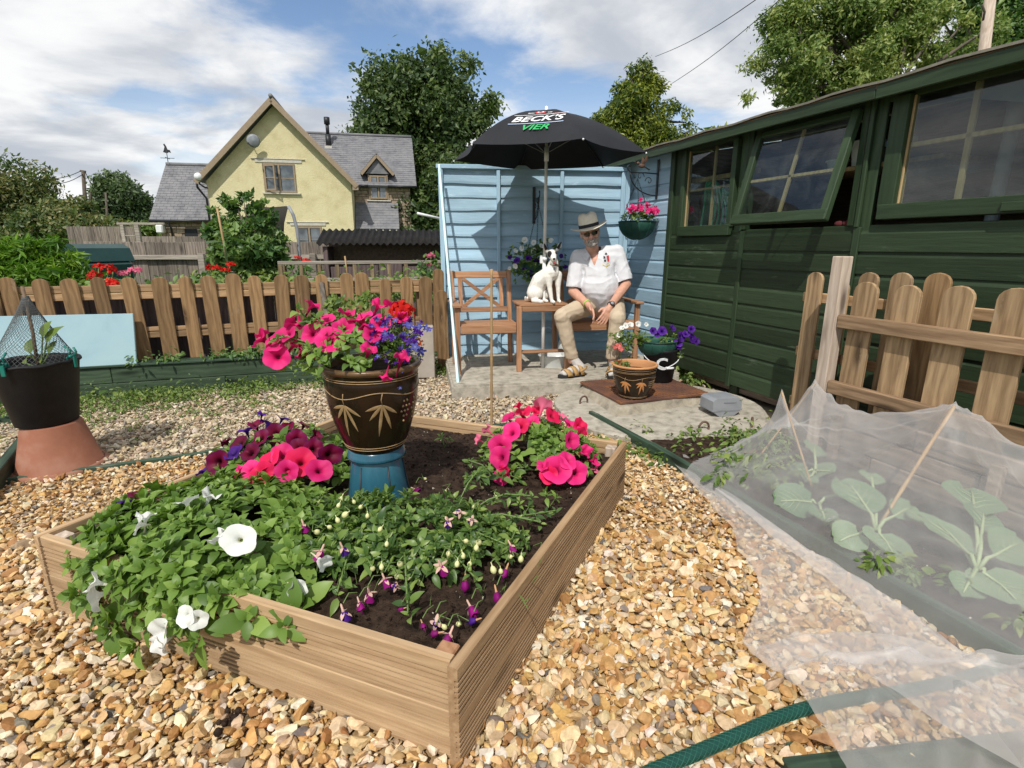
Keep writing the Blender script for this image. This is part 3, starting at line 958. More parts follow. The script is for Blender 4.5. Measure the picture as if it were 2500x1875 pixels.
dk = NN(nt_, 'ShaderNodeMapRange', inp={0: dn, 1: 0.42, 2: 0.78, 3: 0.012, 4: 0.075})
m2 = NN(nt_, 'ShaderNodeMixShader', inp={0: dk.outputs[0], 1: m1.outputs[0], 2: g3.outputs[0]})
NN(nt_, 'ShaderNodeOutputMaterial', inp={0: m2.outputs[0]})
M['glass'] = GLASS
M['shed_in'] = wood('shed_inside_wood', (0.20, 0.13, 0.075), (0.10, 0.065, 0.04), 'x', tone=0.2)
M['batten_in'] = wood('inside_batten', (0.50, 0.36, 0.19), (0.36, 0.24, 0.12), 'z', tone=0.1, knots=False)
SHED_P, SHED_A = Vector((1.76, 4.62, 0)), RAD(-70)
shed = thing('shed', 'long dark green timber shed with three windows and a blue painted end', 'shed', SHED_P, SHED_A)
def shed_pt(s, d, z):
 return SHED_P + Vector((math.cos(SHED_A) * s - math.sin(SHED_A) * d, math.sin(SHED_A) * s + math.cos(SHED_A) * d, z))
def lap_board(L, h, wav, seed, t0=.020, t1=.011, wavamp=0.0):
 """weather board: thick lower lip, thin upper edge; front is -y; origin at the left end, lower edge"""
 r = random.Random(seed)
 n = max(2, int(L / .09)) if wavamp else 4
 q = MB()
 rows = []
 ph = [r.uniform(0, 6.28) for _ in range(4)]
 for i in range(n + 1):
  x = L * i / n
  w = wavamp * (math.sin(x * 4.1 + ph[0]) * .6 + math.sin(x * 9.3 + ph[1]) * .4 + math.sin(x * 17 + ph[2]) * .22)
  bow = wav * math.sin(x * 2.2 + ph[3])
  rows.append([(x, -t0 - bow, w), (x, -t0 - bow + .0015, w - .003), (x, -.002, w - .003), (x, -.002, h + .012), (x, -t1, h + .012), (x, -t1 - bow * .5, h - .012), (x, -t0 - bow, h - .030 if not wavamp else w + .02)])
 m = 7
 vs = [p for row in rows for p in row]
 fs = [(i * m + k, i * m + (k + 1) % m, (i + 1) * m + (k + 1) % m, (i + 1) * m + k) for i in range(n) for k in range(m)]
 fs += [tuple(range(m)), tuple(n * m + k for k in range(m - 1, -1, -1))]
 q.add(vs, fs)
 return q
ROW = .1368
BAYS = [(-.712, .220), (.262, 1.190), (1.240, 2.300), (2.345, 3.40), (3.445, 4.40)]
for bi, (a, b) in enumerate(BAYS):
 for k in range(9):
  o = lap_board(b - a, ROW - .004, .0015, bi * 20 + k).build('board', M['green_board'], shed)
  o.location = (a, random.uniform(-.004, .002), .122 + ROW * k)
  o.rotation_euler = (0, random.uniform(-.0018, .0018), 0)
BROW = .142
for k in range(14):
 o = lap_board(1.14, BROW - .003, .002, 200 + k).build('board', M['blue_board'], shed)
 o.location = (-1.872, 0, .122 + BROW * k)
 o['label'] = 'sky blue weather board of the shed end'
def bar(name, mat, s0, s1, d0, d1, z0, z1, bev=.004, parent=None):
 q = MB()
 q.box(((s0 + s1) / 2, (d0 + d1) / 2, (z0 + z1) / 2), (abs(s1 - s0), abs(d1 - d0), abs(z1 - z0)), bev=bev)
 return q.build(name, mat, parent or shed)
TOPZ = 2.11
bar('corner_board', M['green_trim'], -.752, -.690, -.034, .02, .10, TOPZ)
for s in (.241, 1.215, 2.322, 3.422):
 bar('batten', M['green_trim'], s - .023, s + .023, -.032, .01, .10 if s < 2 else .11, 1.36)
fills = [(-.690, -.575), (.125, .255), (1.150, 1.285), (2.80, 3.4), (3.4, 4.4)]
for a, b in fills:
 n = max(1, round((b - a) / .115))
 for k in range(n):
  x0, x1 = a + (b - a) * k / n, a + (b - a) * (k + 1) / n
  bar('upright_board', M['green_trim'], x0 + .002, x1 - .002, -.013 - .006 * (k % 2), .01, 1.352, TOPZ)
bar('upright_board', M['green_trim'], -.005 + .19, .008 + .215, -.036, -.018, 1.36, TOPZ)
bar('upright_board', M['green_trim'], 1.195, 1.222, -.040, -.018, 1.36, TOPZ)
bar('head_rail', M['green_trim_x'], -.69, 4.4, -.008, .03, 2.056, TOPZ)
bar('sill_rail', M['green_trim_x'], -.69, 4.4, -.010, .03, 1.340, 1.372)
def window(s0, s1, z0, z1, label, fw=.055, bars_=(), sill=True):
 w = MB()
 o = thing('window', None, None)
 o.parent = shed
 o['label'] = label
 f = .045
 d0, d1 = -.045, .03
 for nm, b in (('stile', (s0 - fw, s0, z0 - .02, z1 + .01)), ('stile', (s1, s1 + fw, z0 - .02, z1 + .01))):
  bar(nm, M['green_trim'], b[0], b[1], d0, d1, b[2], b[3], parent=o)
 bar('bottom_rail', M['green_trim_x'], s0 - fw + .01, s1 + fw - .01, d0 - .008, d1, z0 - .085, z0 - .0, parent=o)
 bar('inner_bead', M['batten_in'], s0, s0 + .012, -.012, .02, z0, z1, .002, parent=o)
 q = MB()
 q.box(((s0 + s1) / 2, -.004, (z0 + z1) / 2), (s1 - s0 + .02, .004, z1 - z0 + .02))
 q.build('pane', M['glass'], o)
 for b in bars_:
  bar('glazing_bar', M['batten_in'], *b[:2], .008, .028, *b[2:], .003, parent=o)
 return o
window(-.515, .062, 1.418, 2.056, 'small end window showing a coiled green hose', .052, [(-.21, -.185, 1.41, 2.056), (-.515, .062, 1.715, 1.735)])
window(1.425, 2.72, 1.485, 2.06, 'widest window, with pale glazing bars inside', .095, [(1.715, 1.745, 1.48, 2.06), (1.425, 2.72, 1.79, 1.815), (2.36, 2.39, 1.48, 2.06)])
bar('cover_strip', M['green_trim_x'], 1.98, 2.80, -.066, -.046, 1.41, 1.455)
sash = thing('opening_sash', None, None)
sash.parent = shed
sash.location = (.725, -.035, 2.05)
sash.rotation_euler = (RAD(-14.5), 0, 0)
sash['label'] = 'hinged middle window standing open at the bottom'
W2, H2 = .412, .665
for sg in (-1, 1):
 bar('stile', M['green_trim'], sg * W2 - sg * .055, sg * W2, -.022, .022, -H2, 0, parent=sash)
bar('bottom_rail', M['green_trim_x'], -W2 + .002, W2 - .002, -.026, .024, -H2 - .005, -H2 + .065, parent=sash)
bar('top_rail', M['green_trim_x'], -W2 + .056, W2 - .056, -.020, .02, -.04, -.001, parent=sash)
q = MB()
q.box((0, 0, -H2 / 2), (2 * W2 - .09, .004, H2 - .06))
q.build('pane', M['glass'], sash)
bar('glazing_bar', M['batten_in'], -.013, .013, .006, .022, -H2 + .065, -.04, .002, parent=sash)
bar('glazing_bar', M['batten_in'], -W2 + .055, W2 - .055, .006, .020, -.36, -.338, .002, parent=sash)
bar('jamb', M['green_trim'], .205, .262, -.030, .03, 1.37, TOPZ)
bar('jamb', M['green_trim'], 1.140, 1.185, -.030, .03, 1.37, TOPZ)
q = MB()
q.tube([(.73, -.19, 1.40), (.73, .02, 1.425)], .006, 6)
q.build('stay_bar', M['iron'], shed)
for s in (-.70, .262, 1.26, 2.4, 3.5):
 bar('foundation_post', M['green_trim'], s - .045, s + .045, .02, .11, -.05, .12)
bar('floor_bearer', M['sleeper'], -1.85, 4.4, .05, .12, .045, .118)
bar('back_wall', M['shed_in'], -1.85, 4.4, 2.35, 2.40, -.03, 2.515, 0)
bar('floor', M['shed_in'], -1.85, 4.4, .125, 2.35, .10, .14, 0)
q = MB()
q.prism([(.01, -.03), (2.40, -.03), (2.40, 2.515), (.01, 2.115)], 0, .03)
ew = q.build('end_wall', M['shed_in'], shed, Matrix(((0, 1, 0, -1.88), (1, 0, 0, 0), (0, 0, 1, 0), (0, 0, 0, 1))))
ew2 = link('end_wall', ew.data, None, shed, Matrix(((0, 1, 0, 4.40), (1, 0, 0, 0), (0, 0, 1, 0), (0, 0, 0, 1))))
SL = RAD(9.5)
rf = MB()
e0 = -.17
for nm, za, zb, mat, ext in (('roof', 2.105, 2.128, 'shed_in', 0.0), ('roofing_felt', 2.129, 2.142, 'felt', .015)):
 q = MB()
 y0, y1 = e0 - ext, 2.55
 vs = []
 n = 40
 for i in range(n + 1):
  s = -2.10 + 6.6 * i / n
  w = .006 * math.sin(i * 1.7) * (1 if nm != 'roof' else 0)
  for y, z in ((y0, za), (y0, zb), (y1, zb), (y1, za)):
   vs.append((s, y, z + (y - y0) * math.tan(SL) + (w if y == y0 else 0)))
 fs = [(i * 4 + k, i * 4 + (k + 1) % 4, (i + 1) * 4 + (k + 1) % 4, (i + 1) * 4 + k) for i in range(n) for k in range(4)]
 fs += [(0, 1, 2, 3), (n * 4 + 3, n * 4 + 2, n * 4 + 1, n * 4)]
 q.add(vs, fs)
 q.build(nm, M[mat], shed)
bar('fascia', M['green_trim_x'], -2.08, 1.31, -.172, -.150, 2.052, 2.122)
bar('fascia', M['green_trim_x'], 1.314, 4.4, -.174, -.152, 2.050, 2.122)
for s, w in ((1.35, .5), (-.95, .22)):
 q = MB()
 q.box((s + w / 2, .02, 0), (w, .30, .012), bev=.003)
 o = q.build('felt_patch', M['felt'], shed)
 o.rotation_euler = (SL, 0, 0)
 o.location = (0, -.02, 2.158)
q = MB()
q.prism([(-.172, 2.06), (2.5, 2.06 + 2.67 * math.tan(SL)), (2.5, 2.10 + 2.67 * math.tan(SL)), (-.172, 2.102)], 0, .02)
q.build('verge_board', M['green_trim_x'], shed, Matrix(((0, 1, 0, -2.10), (1, 0, 0, 0), (0, 0, 1, 0), (0, 0, 0, 1))))
def inside_thing(name, label, cat, s, d, z):
 return thing(name, label, cat, shed_pt(s, d, z), SHED_A)
o = inside_thing('coiled_hose', 'bright green hose hanging in a coil behind the small shed window', 'hose', -.33, .14, 1.80)
M['hose_bright'] = plain('bright_green_hose', (0.015, 0.34, 0.17), 0.35)
q = MB()
for k in range(6):
 w = .075 + .022 * k
 q.tube([(w * math.sin(2 * math.pi * i / 24) + .012 * k - .03, .015 * k - .02 + .012 * math.cos(i), -.25 + .27 * math.cos(2 * math.pi * i / 24) - .02 * k) for i in range(25)], .011, 7, False)
q.build('coil', M['hose_bright'], o)
bar('hook_rail', M['batten_in'], -.6, .2, .10, .13, 1.80, 1.84)
bar('shelf', M['batten_in'], .22, 1.4, .35, .75, 1.755, 1.785)
sh_z = 1.785
for i, (s, r, h, lab, mt) in enumerate(((.58, .075, .075, 'low white tub on the shelf inside the open window', 'white_plastic'), (.80, .10, .17, 'tall white pot on the shelf inside the open window', 'clear_plastic'))):
 o = inside_thing('tub', lab, 'tub', s, .48, sh_z)
 q = MB()
 q.lathe([(r * .8, 0), (r, h), (r * 1.08, h), (r * 1.08, h - .012), (r * .96, h - .012), (r * .8, .01)], 20)
 q.disc(r * .8, .004, 20)
 q.build('tub_wall', M[mt], o)
o = inside_thing('crate', 'dark crate of tins on the shelf behind the opened pane', 'crate', 1.02, .50, sh_z)
q = MB()
q.box((0, 0, .05), (.24, .2, .10), bev=.006)
q.build('crate_body', M['black_plastic'], o)
for i, c in enumerate(((.45, .55, .8), (.75, .2, .15), (.7, .7, .68))):
 q = MB()
 q.lathe([(0.001, .10), (.032, .10), (.032, .15), (.001, .15)], 14)
 t_ = q.build('tin', plain('tin_%d' % i, c, .3), o)
 t_.location = (-.07 + .07 * i, 0, 0)
o = inside_thing('drain_pipe', 'pale grey pipe standing behind the widest shed window', 'pipe', 1.68, .40, .14)
q = MB()
q.tube([(0, 0, 0), (.02, 0, 1.86)], .034, 14)
q.tube([(.02, 0, 1.72), (.021, 0, 1.88)], .044, 14)
q.build('pipe', M['grey_plastic'], o)
o = inside_thing('plastic_sheet', 'cloudy plastic sheet leaning inside the widest shed window', 'sheet', 2.42, .22, 1.42)
q = MB()
q.prism([(-.95, .64), (-.80, .64), (.2, .64), (.2, 0), (-.12, 0), (-.16, .12), (-.30, .32), (-.55, .52)], 0, .008)
q.build('sheet', M['grey_plastic'], o)
o = inside_thing('rag', 'crumpled dark red rag on the sill of the opened window', 'cloth', 1.06, .03, 1.372)
q = MB()
for i in range(5):
 q.ball((random.uniform(-.05, .05), random.uniform(-.02, .03), .014), (.035, .025, .022), 8, 5)
q.build('cloth', plain('dark_red_cloth', (.10, .018, .02), .9), o)
# ------------------------------------------------------------------ blue fence panel behind the seat
PAN_P, PAN_A = Vector((-.738, 5.70, 0)), RAD(7)
pan = thing('fence_panel', 'sky blue overlap fence panel standing behind the wooden seat', 'fence panel', PAN_P, PAN_A)
PW = 1.925
rows = 15
ph_ = (1.978 - .09) / rows
for k in range(rows):
 q = lap_board(PW - .06, ph_ - .002, .003, 300 + k, .026, .009, .0075)
 o = q.build('slat', M['blue_board'], pan)
 o.location = (.03, .004 * math.sin(k * 2.1), .09 + ph_ * k)
for s, w in ((.022, .045), (.60, .036), (1.255, .036), (PW - .02, .045)):
 bar('batten', M['blue_batten'], s - w / 2, s + w / 2, -.052, -.026, .07, 1.988, parent=pan)
 bar('batten', M['blue_batten'], s - w / 2, s + w / 2, .006, .03, .07, 1.988, parent=pan)
bar('top_cap', M['blue_board'], -.02, PW + .01, -.062, .036, 1.990, 2.031, parent=pan)
bar('bottom_rail', M['blue_board'], 0, PW, -.046, -.024, .045, .09, parent=pan)
bar('fence_post', M['blue_batten'], PW + .004, PW + .05, -.055, .03, .0, 2.018, parent=pan)
lp = thing('leaning_batten', 'long pale blue batten leaning against the left end of the blue fence panel', 'batten')
q = MB()
q.beam((-.445, 4.38, 0), deep(1073, 404, 5.54), .045, .022, up=(1, -.2, 0))
q.build('batten', M['blue_pale'], lp)
# ------------------------------------------------------------------ picket fence behind the gravel yard
PF_P, PF_A = Vector((-2.9, 4.72, 0)), RAD(18)
pf = thing('picket_fence', 'low picket fence of round-topped brown pales across the far side of the yard', 'fence', PF_P, PF_A)
def on_plane(x, y, p, a):
 X, Y, Z = sight(x, y)
 dx, dy = math.cos(a), math.sin(a)
 t = (p.x * -dy + p.y * dx) / (X * -dy + Y * dx)
 return (X * t - p.x) * dx + (Y * t - p.y) * dy, CAMZ + Z * t
def picket(w, z0, z1, t=.018, seed=0):
 r = random.Random(seed)
 pts = [(-w / 2, z0), (w / 2, z0)]
 rr = w / 2
 for k in range(9):
  a = math.pi * k / 8
  pts.append((rr * math.cos(a), z1 - rr * .8 + rr * .8 * math.sin(a)))
 q = MB()
 q.prism(pts, -t / 2, t / 2)
 me = q.mesh('picket', M['picket'])
 bm = bmesh.new()
 bm.from_mesh(me)
 bmesh.ops.bevel(bm, geom=[e for e in bm.edges if len(e.link_faces) == 2 and e.calc_face_angle(0) > 1.2], offset=.0025, segments=1, affect='EDGES')
 bm.to_mesh(me)
 bm.free()
 return me
PKX = [-590, -480, -372, -266, -165, -68, 30, 165, 300, 430, 560, 675, 790, 890, 990, 1090, 1190, 1275, 1370, 1470, 1550, 1640, 1740, 1810, 1870]
pk_me = [picket(.108 + .010 * i, .17, 1.0, seed=i) for i in range(3)]
for me in pk_me:
 me.materials.clear()
 me.materials.append(M['picket'])
for i, x in enumerate(PKX):
 s, _ = on_plane(x / 1.765, 690, PF_P, PF_A)
 o = link('picket', pk_me[i % 3], None, pf)
 o.location = (s + .03, -.012 + .003 * random.random(), random.uniform(-.012, .012) + (.02 if i == 24 else 0) - (.05 if i in (21, 22, 23) else 0))
 o.rotation_euler = (0, RAD(random.uniform(-1.3, 1.3) - (1.2 if i < 12 else 0)), 0)
s_end, _ = on_plane(1068, 700, PF_P, PF_A)
o = link('picket', pk_me[1], None, pf)
o.location = (s_end + .03, -.03, -.18)
for z0, z1, d0, d1 in ((.866, .925, .008, .055), (.806, .862, .004, .03), (.525, .562, .006, .045), (.468, .520, .004, .03)):
 bar('rail', M['rail'], -2.9, s_end - .02, d0, d1, z0, z1, parent=pf)
for s in (-1.35, .62, 2.1):
 bar('fence_post', M['picket'], s - .04, s + .04, .058, .13, .0, .92, parent=pf)
hb = thing('backing_boards', 'plum brown boards standing behind the picket fence', 'boards', PF_P, PF_A)
nb = 27
for k in range(nb):
 x0, x1 = -2.2 + 3.6 * k / nb, -2.2 + 3.6 * (k + 1) / nb
 bar('board', M['dark_panel'], x0 + .0015, x1 - .0015, .135 + .006 * (k % 2), .155, .05, .80 + .008 * random.random(), .002, parent=hb)
gt = thing('timber_bed_edge', 'dark green timber edge of the weedy bed below the picket fence', 'bed edge', PF_P, PF_A)
bar('plank', M['green_sleeper'], -2.6, .30, -.20, -.155, -.03, .125, parent=gt)
bar('plank', M['green_sleeper'], .304, 2.0, -.20, -.155, -.03, .125, parent=gt)
bar('plank', M['green_sleeper'], -2.6, -.55, -.198, -.155, .129, .262, parent=gt)
bar('plank', M['green_sleeper'], -.546, 2.0, -.198, -.155, .129, .262, parent=gt)
bar('cap_board', M['green_edge'], -2.6, 2.03, -.215, -.05, .265, .285, parent=gt)
sheet('bed_soil', [tuple((PF_P + Vector((math.cos(PF_A) * s - math.sin(PF_A) * d, math.sin(PF_A) * s + math.cos(PF_A) * d, 0)))[:2]) for s, d in ((-2.6, -.15), (2.0, -.15), (2.0, .12), (-2.6, .12))], .22, M['soil'])
tb = thing('leaning_table_top', 'pale blue painted board leaning on the picket fence behind the black bucket', 'board', PF_P, PF_A)
q = MB()
q.box((-.835, 0, 0), (1.0, .028, .44), bev=.004)
o = q.build('board', M['blue_top'], tb)
o.location = (.035 - .05, -.135, .475)
o.rotation_euler = (RAD(-14), RAD(.8), 0)
q = MB()
q.box((-.835, .018, -.18), (.9, .02, .05))
q.box((-.835, .018, .15), (.9, .02, .05))
o2 = q.build('brace', M['blue_top'], tb)
o2.location, o2.rotation_euler = o.location, o.rotation_euler
bk = thing('concrete_block', 'grey concrete block standing beside the end of the picket fence', 'block', (-.86, 5.02, 0), RAD(8))
q = MB()
q.box((0, 0, .27), (.235, .10, .50), bev=.008)
q.build('block', M['block'], bk)
stk = thing('broken_stake', 'short mossy grey stake leaning on the picket fence behind the pink petunias', 'stake')
q = MB()
q.beam(deep(803, 800, 4.85), deep(785, 690, 4.97), .045, .03, up=(0, 1, 0))
q.build('stake', M['grey_wood'], stk)
# ------------------------------------------------------------------ picket fences in front of the shed
RF_P = SHED_P + Vector((-.94, -.342, 0)) * .45
rf_ = thing('picket_gate', 'new picket fence with its rails facing out, nailed to a tall pale post', 'fence', RF_P, SHED_A)
rb_ = thing('picket_fence', 'second picket fence standing between the green shed and the railed one', 'fence', SHED_P + Vector((-.94, -.342, 0)) * .30, SHED_A)
for s, w, zt, seed in ((1.640, .135, 1.062, 1), (1.865, .13, 1.060, 2), (2.095, .135, 1.072, 3), (2.325, .14, 1.078, 4), (2.56, .14, 1.08, 5), (2.80, .14, 1.08, 6), (3.05, .14, 1.08, 7)):
 me = picket(w, .12, zt, .020, seed)
 me.materials.clear()
 me.materials.append(M['picket_raw'])
 o = link('picket', me, None, rf_)
 o.location = (s, .012, 0)
 o.rotation_euler = (0, RAD(random.uniform(-.8, .8)), 0)
for z in (.815, .435):
 bar('rail', M['rail_raw'], 1.545, 3.3, -.042, -.002, z - .012, z + .062, parent=rf_)
bar('post', M['post_pale'], 1.468, 1.540, -.055, .02, -.05, 1.193, parent=rf_)
for s, w, zt, seed in ((1.215, .112, 1.092, 11), (1.395, .11, 1.05, 12), (1.562, .115, 1.106, 13), (1.742, .115, 1.113, 14), (1.922, .125, 1.12, 15)):
 me = picket(w, .10, zt, .018, seed)
 me.materials.clear()
 me.materials.append(M['picket_raw' if seed != 15 else 'picket'])
 o = link('picket', me, None, rb_)
 o.location = (s, -.012, 0)
for z in (.935, .585, .25):
 bar('rail', M['rail'], 1.125, 3.0, 0, .028, z - .03, z + .03, parent=rb_)
# ------------------------------------------------------------------ wooden companion seat
ST_P, ST_A = Vector((-.50, 4.70, .12)), RAD(10.5)
seat = thing('companion_seat', 'orange-brown wooden double garden seat with a small table joining its two chairs', 'garden seat', ST_P, ST_A)
def sb(name, s0, s1, d0, d1, z0, z1, up=False):
 return bar(name, M['seat_wood_up' if up else 'seat_wood'], s0, s1, d0, d1, z0, z1, .004, seat)
def chair(x0, x1, outer):
 w = x1 - x0
 for i in range(6):
  d = .03 + i * .074
  z = .448 - .022 * (i / 5)
  sb('seat_slat', x0 + .045, x1 - .045, d, d + .062, z - .018, z)
 sb('apron', x0 + .048, x1 - .048, .008, .032, .365, .440)
 for x in (x0 + .022, x1 - .022):
  full = .60
  sb('front_leg', x - .022, x + .022, .0, .045, 0, full, True)
  q = MB()
  q.beam((x, .47, 0), (x, .50, .42), .042, .045, up=(0, 1, 0))
  q.beam((x, .497, .40), (x, .58, .895), .042, .042, up=(0, 1, 0))
  q.build('back_post', M['seat_wood_up'], seat)
  sb('side_rail', x - .012, x + .012, .046, .475, .355, .43)
 q = MB()
 for x in ((x0 - .012) if outer < 0 else (x1 + .012),):
  q.box((x + (.03 if outer < 0 else -.03), .255, .615), (.075, .58, .026), bev=.006)
 q.build('armrest', M['seat_wood'], seat)
 def bk(z):
  return .497 + (z - .40) * .083 / .495
 for z0, z1 in ((.825, .89), (.50, .55)):
  q = MB()
  q.beam((x0 + .044, bk((z0 + z1) / 2), (z0 + z1) / 2), (x1 - .044, bk((z0 + z1) / 2), (z0 + z1) / 2), .026, z1 - z0, up=(0, .165, 1))
  q.build('back_rail', M['seat_wood'], seat)
 for x in (x0 + .10, x1 - .10):
  q = MB()
  q.beam((x, bk(.55), .55), (x, bk(.825), .825), .04, .02, up=(0, 1, 0))
  q.build('back_upright', M['seat_wood_up'], seat)
 for sg in (1, -1):
  q = MB()
  a, b = (x0 + .125, x1 - .125) if sg > 0 else (x1 - .125, x0 + .125)
  q.beam((a, bk(.555) + .002 * sg, .555), (b, bk(.82) + .002 * sg, .82), .036, .016, up=(0, 1, 0))
  q.build('cross_brace', M['seat_wood'], seat)
chair(0, .600, -1)
chair(1.015, 1.73, 1)
for i in range(4):
 d = .02 + i * .098
 sb('table_slat', .585, 1.032, d, d + .09, .600, .622)
sb('table_rail', .604, 1.010, .004, .028, .552, .598)
sb('table_rail', .604, 1.010, .36, .384, .552, .598)
sb('low_shelf', .604, 1.010, .02, .10, .168, .188)
# ------------------------------------------------------------------ umbrella
UX, UY, URIM, UAP, UR, UTH = .2933, 4.99, 1.9985, 2.355, .848, -.261
um = thing('garden_umbrella', 'black parasol with beer lettering on a white pole above the dog', 'umbrella', (UX, UY, 0))
M['black_cloth'] = mottled('black_canopy_cloth', (0.010, 0.011, 0.014), (0.017, 0.018, 0.022), 3.0, 0.75, 0.15, 400.0, spec=0.3)
M['pole_white'] = plain('white_pole_paint', (.72, .72, .70), .4)
def dome(t):
 return URIM + (UAP - URIM) * (1 - t ** 1.9)
q = MB()
nseg = 6
NR, NA = 10, 6
c30 = math.cos(math.pi / 6)
for k in range(nseg):
 a0 = UTH + k * math.pi / 3
 vs, fs = [], []
 mid = a0 + math.pi / 6
 for i in range(NR + 1):
  t = i / NR
  for j in range(NA + 1):
   lat = (j / NA * 2 - 1)
   rr = UR * c30 * t
   sag = (1 - lat * lat)
   rr2 = rr - .055 * sag * max(0, t - .72) / .28 * UR
   la = lat * UR * t * .5
   x = rr2 * math.cos(mid) - la * math.sin(mid)
   y = rr2 * math.sin(mid) + la * math.cos(mid)
   vs.append((x, y, dome(t) - .012 * sag * t))
 for i in range(NR):
  for j in range(NA):
   p = i * (NA + 1) + j
   fs.append((p, p + NA + 1, p + NA + 2, p + 1))
 q2 = MB()
 q2.add(vs, fs, smooth=True)
 q2.build('canopy_panel', M['black_cloth'], um)
q = MB()
q.tube([(0, 0, .10), (0, 0, 1.15)], .017, 14)
q.tube([(.002, 0, 1.12), (.006, 0, UAP - .01)], .0145, 14)
q.build('pole', M['pole_white'], um)
q = MB()
q.tube([(.006, 0, 1.96), (.006, 0, 2.08)], .020, 12)
q.build('runner', M['white_plastic'], um)
q = MB()
q.lathe([(.001, UAP + .045), (.012, UAP + .04), (.016, UAP + .01), (.02, UAP - .012), (.001, UAP - .012)], 12)
q.build('finial', M['white_plastic'], um)
q = MB()
q.tube([(.004, -.02, 1.12 + .03 * math.sin(k)) for k in range(2)], .02, 8)
q.box((-.026, 0, 1.13), (.028, .022, .075), bev=.006)
q.build('tilt_clip', M['white_plastic'], um)
for k in range(6):
 a = UTH + k * math.pi / 3
 q = MB()
 q.tube([(UR * t * .99 * math.cos(a), UR * t * .99 * math.sin(a), dome(t) - .012) for t in [i / 8 for i in range(9)]], .003, 6)
 rb = q.build('rib', M['black_metal'], um)
 q = MB()
 q.tube([(.02 * math.cos(a), .02 * math.sin(a), 2.03), (UR * .52 * math.cos(a), UR * .52 * math.sin(a), dome(.52) - .02)], .0026, 6)
 q.build('strut', M['grey_plastic'], rb)
 q = MB()
 q.ball((UR * 1.0 * math.cos(a), UR * 1.0 * math.sin(a), URIM - .006), .008, 8, 5)
 q.build('tip', M['white_plastic'], rb)
FM = UTH + math.pi / 6 + 4 * math.pi / 3
def on_panel(a, r, lift=.004):
 """a metres to the right as one faces the panel, r metres out from the pole"""
 t = r / (UR * c30)
 lat = a / max(UR * t * .5, 1e-4)
 z = dome(t) - .012 * (1 - lat * lat) * t
 n = Vector((math.cos(FM) * .5, math.sin(FM) * .5, .86)) * lift
 tx, ty = -math.sin(FM), math.cos(FM)
 return Vector((r * math.cos(FM) + a * tx, r * math.sin(FM) + a * ty, z)) + n
def print_mesh(name, vs, fs, mat):
 q = MB()
 q.add([on_panel(x, R0 - y) for x, y in vs], fs)
 me = bpy.data.meshes.new(name)
 me.from_pydata(q.v, [], q.f)
 me.materials.append(mat)
 return link(name, me, None, um)
def text_shape(txt, size, shear=0.0, extra=0.0, wide=1.0):
 cu = bpy.data.curves.new('lettering', 'FONT')
 cu.body = txt
 cu.size = size
 cu.shear = shear
 cu.align_x = 'CENTER'
 cu.offset = extra
 cu.resolution_u = 3
 ob_ = bpy.data.objects.new('lettering_source', cu)
 COL.objects.link(ob_)
 dg = bpy.context.evaluated_depsgraph_get()
 me = bpy.data.meshes.new_from_object(ob_.evaluated_get(dg))
 bpy.data.objects.remove(ob_)
 bm = bmesh.new()
 bm.from_mesh(me)
 bmesh.ops.triangulate(bm, faces=bm.faces)
 for _ in range(2):
  lg = [e for e in bm.edges if e.calc_length() > .05]
  if lg:
   bmesh.ops.subdivide_edges(bm, edges=lg, cuts=1)
   bmesh.ops.triangulate(bm, faces=bm.faces)
 vs = [(v.co.x * wide, v.co.y) for v in bm.verts]
 fs = [tuple(v.index for v in f.verts) for f in bm.faces]
 bm.free()
 return vs, fs
R0 = .47
INK = {n: plain('ink_' + n, c, .6) for n, c in dict(white=(.78, .79, .80), green=(.03, .42, .12), red=(.62, .05, .045), pale=(.45, .55, .75)).items()}
def pr_text(name, txt, size, dx, dy, ink, shear=.2, extra=.004, wide=1.0):
 vs, fs = text_shape(txt, size, shear, extra, wide)
 print_mesh(name, [(x + dx, y + dy) for x, y in vs], fs, INK[ink])
def pr_rect(name, x0, x1, y0, y1, ink, sl=0.0, n=8):
 vs, fs = [], []
 for i in range(n + 1):
  x = x0 + (x1 - x0) * i / n
  vs += [(x + sl * y0, y0), (x + sl * y1, y1)]
 fs = [(2 * i, 2 * i + 2, 2 * i + 3, 2 * i + 1) for i in range(n)]
 print_mesh(name, vs, fs, INK[ink])
LX = .02
pr_text('lettering', "BECK'S", .118, LX, -.025, 'white', .28, .0025, 1.12)
pr_text('lettering', 'VIER', .088, LX + .005, -.135, 'green', .28, .0015, 1.3)
pr_rect('print_line', LX - .20, LX + .235, .085, .093, 'white')
pr_rect('print_line', LX - .215, LX + .22, -.060, -.052, 'pale')
pr_rect('print_line', LX + .06, LX + .235, .095, .099, 'red')
vs = [(0, -.036), (.034, -.012), (.040, .018), (.030, .026), (.034, .036), (0, .030), (-.034, .036), (-.030, .026), (-.040, .018), (-.034, -.012)]
print_mesh('print_shield', [(x * 1.15 + LX, y + .142) for x, y in vs], [tuple(range(10))], INK['red'])
R0b = R0
q = MB()
q.add([on_panel(x * .72 + LX, R0 - (y * .55 + .148), .006) for x, y in vs], [tuple(range(10))])
me = bpy.data.meshes.new('print_shield')
me.from_pydata(q.v, [], q.f)
me.materials.append(INK['white'])
link('print_shield', me, None, um)
q = MB()
q.add([on_panel(x + LX, R0 - y, .0075) for x, y in [(-.012, .13), (.012, .139), (.016, .15), (-.008, .16), (-.016, .148), (.002, .142)]], [(0, 1, 2, 3, 4, 5)])
me = bpy.data.meshes.new('print_emblem')
me.from_pydata(q.v, [], q.f)
me.materials.append(INK['red'])
link('print_emblem', me, None, um)
pr_text('lettering', 'REG', .028, LX - .075, .128, 'white', .1, .001)
pr_text('lettering', 'TM', .028, LX + .075, .128, 'white', .1, .001)
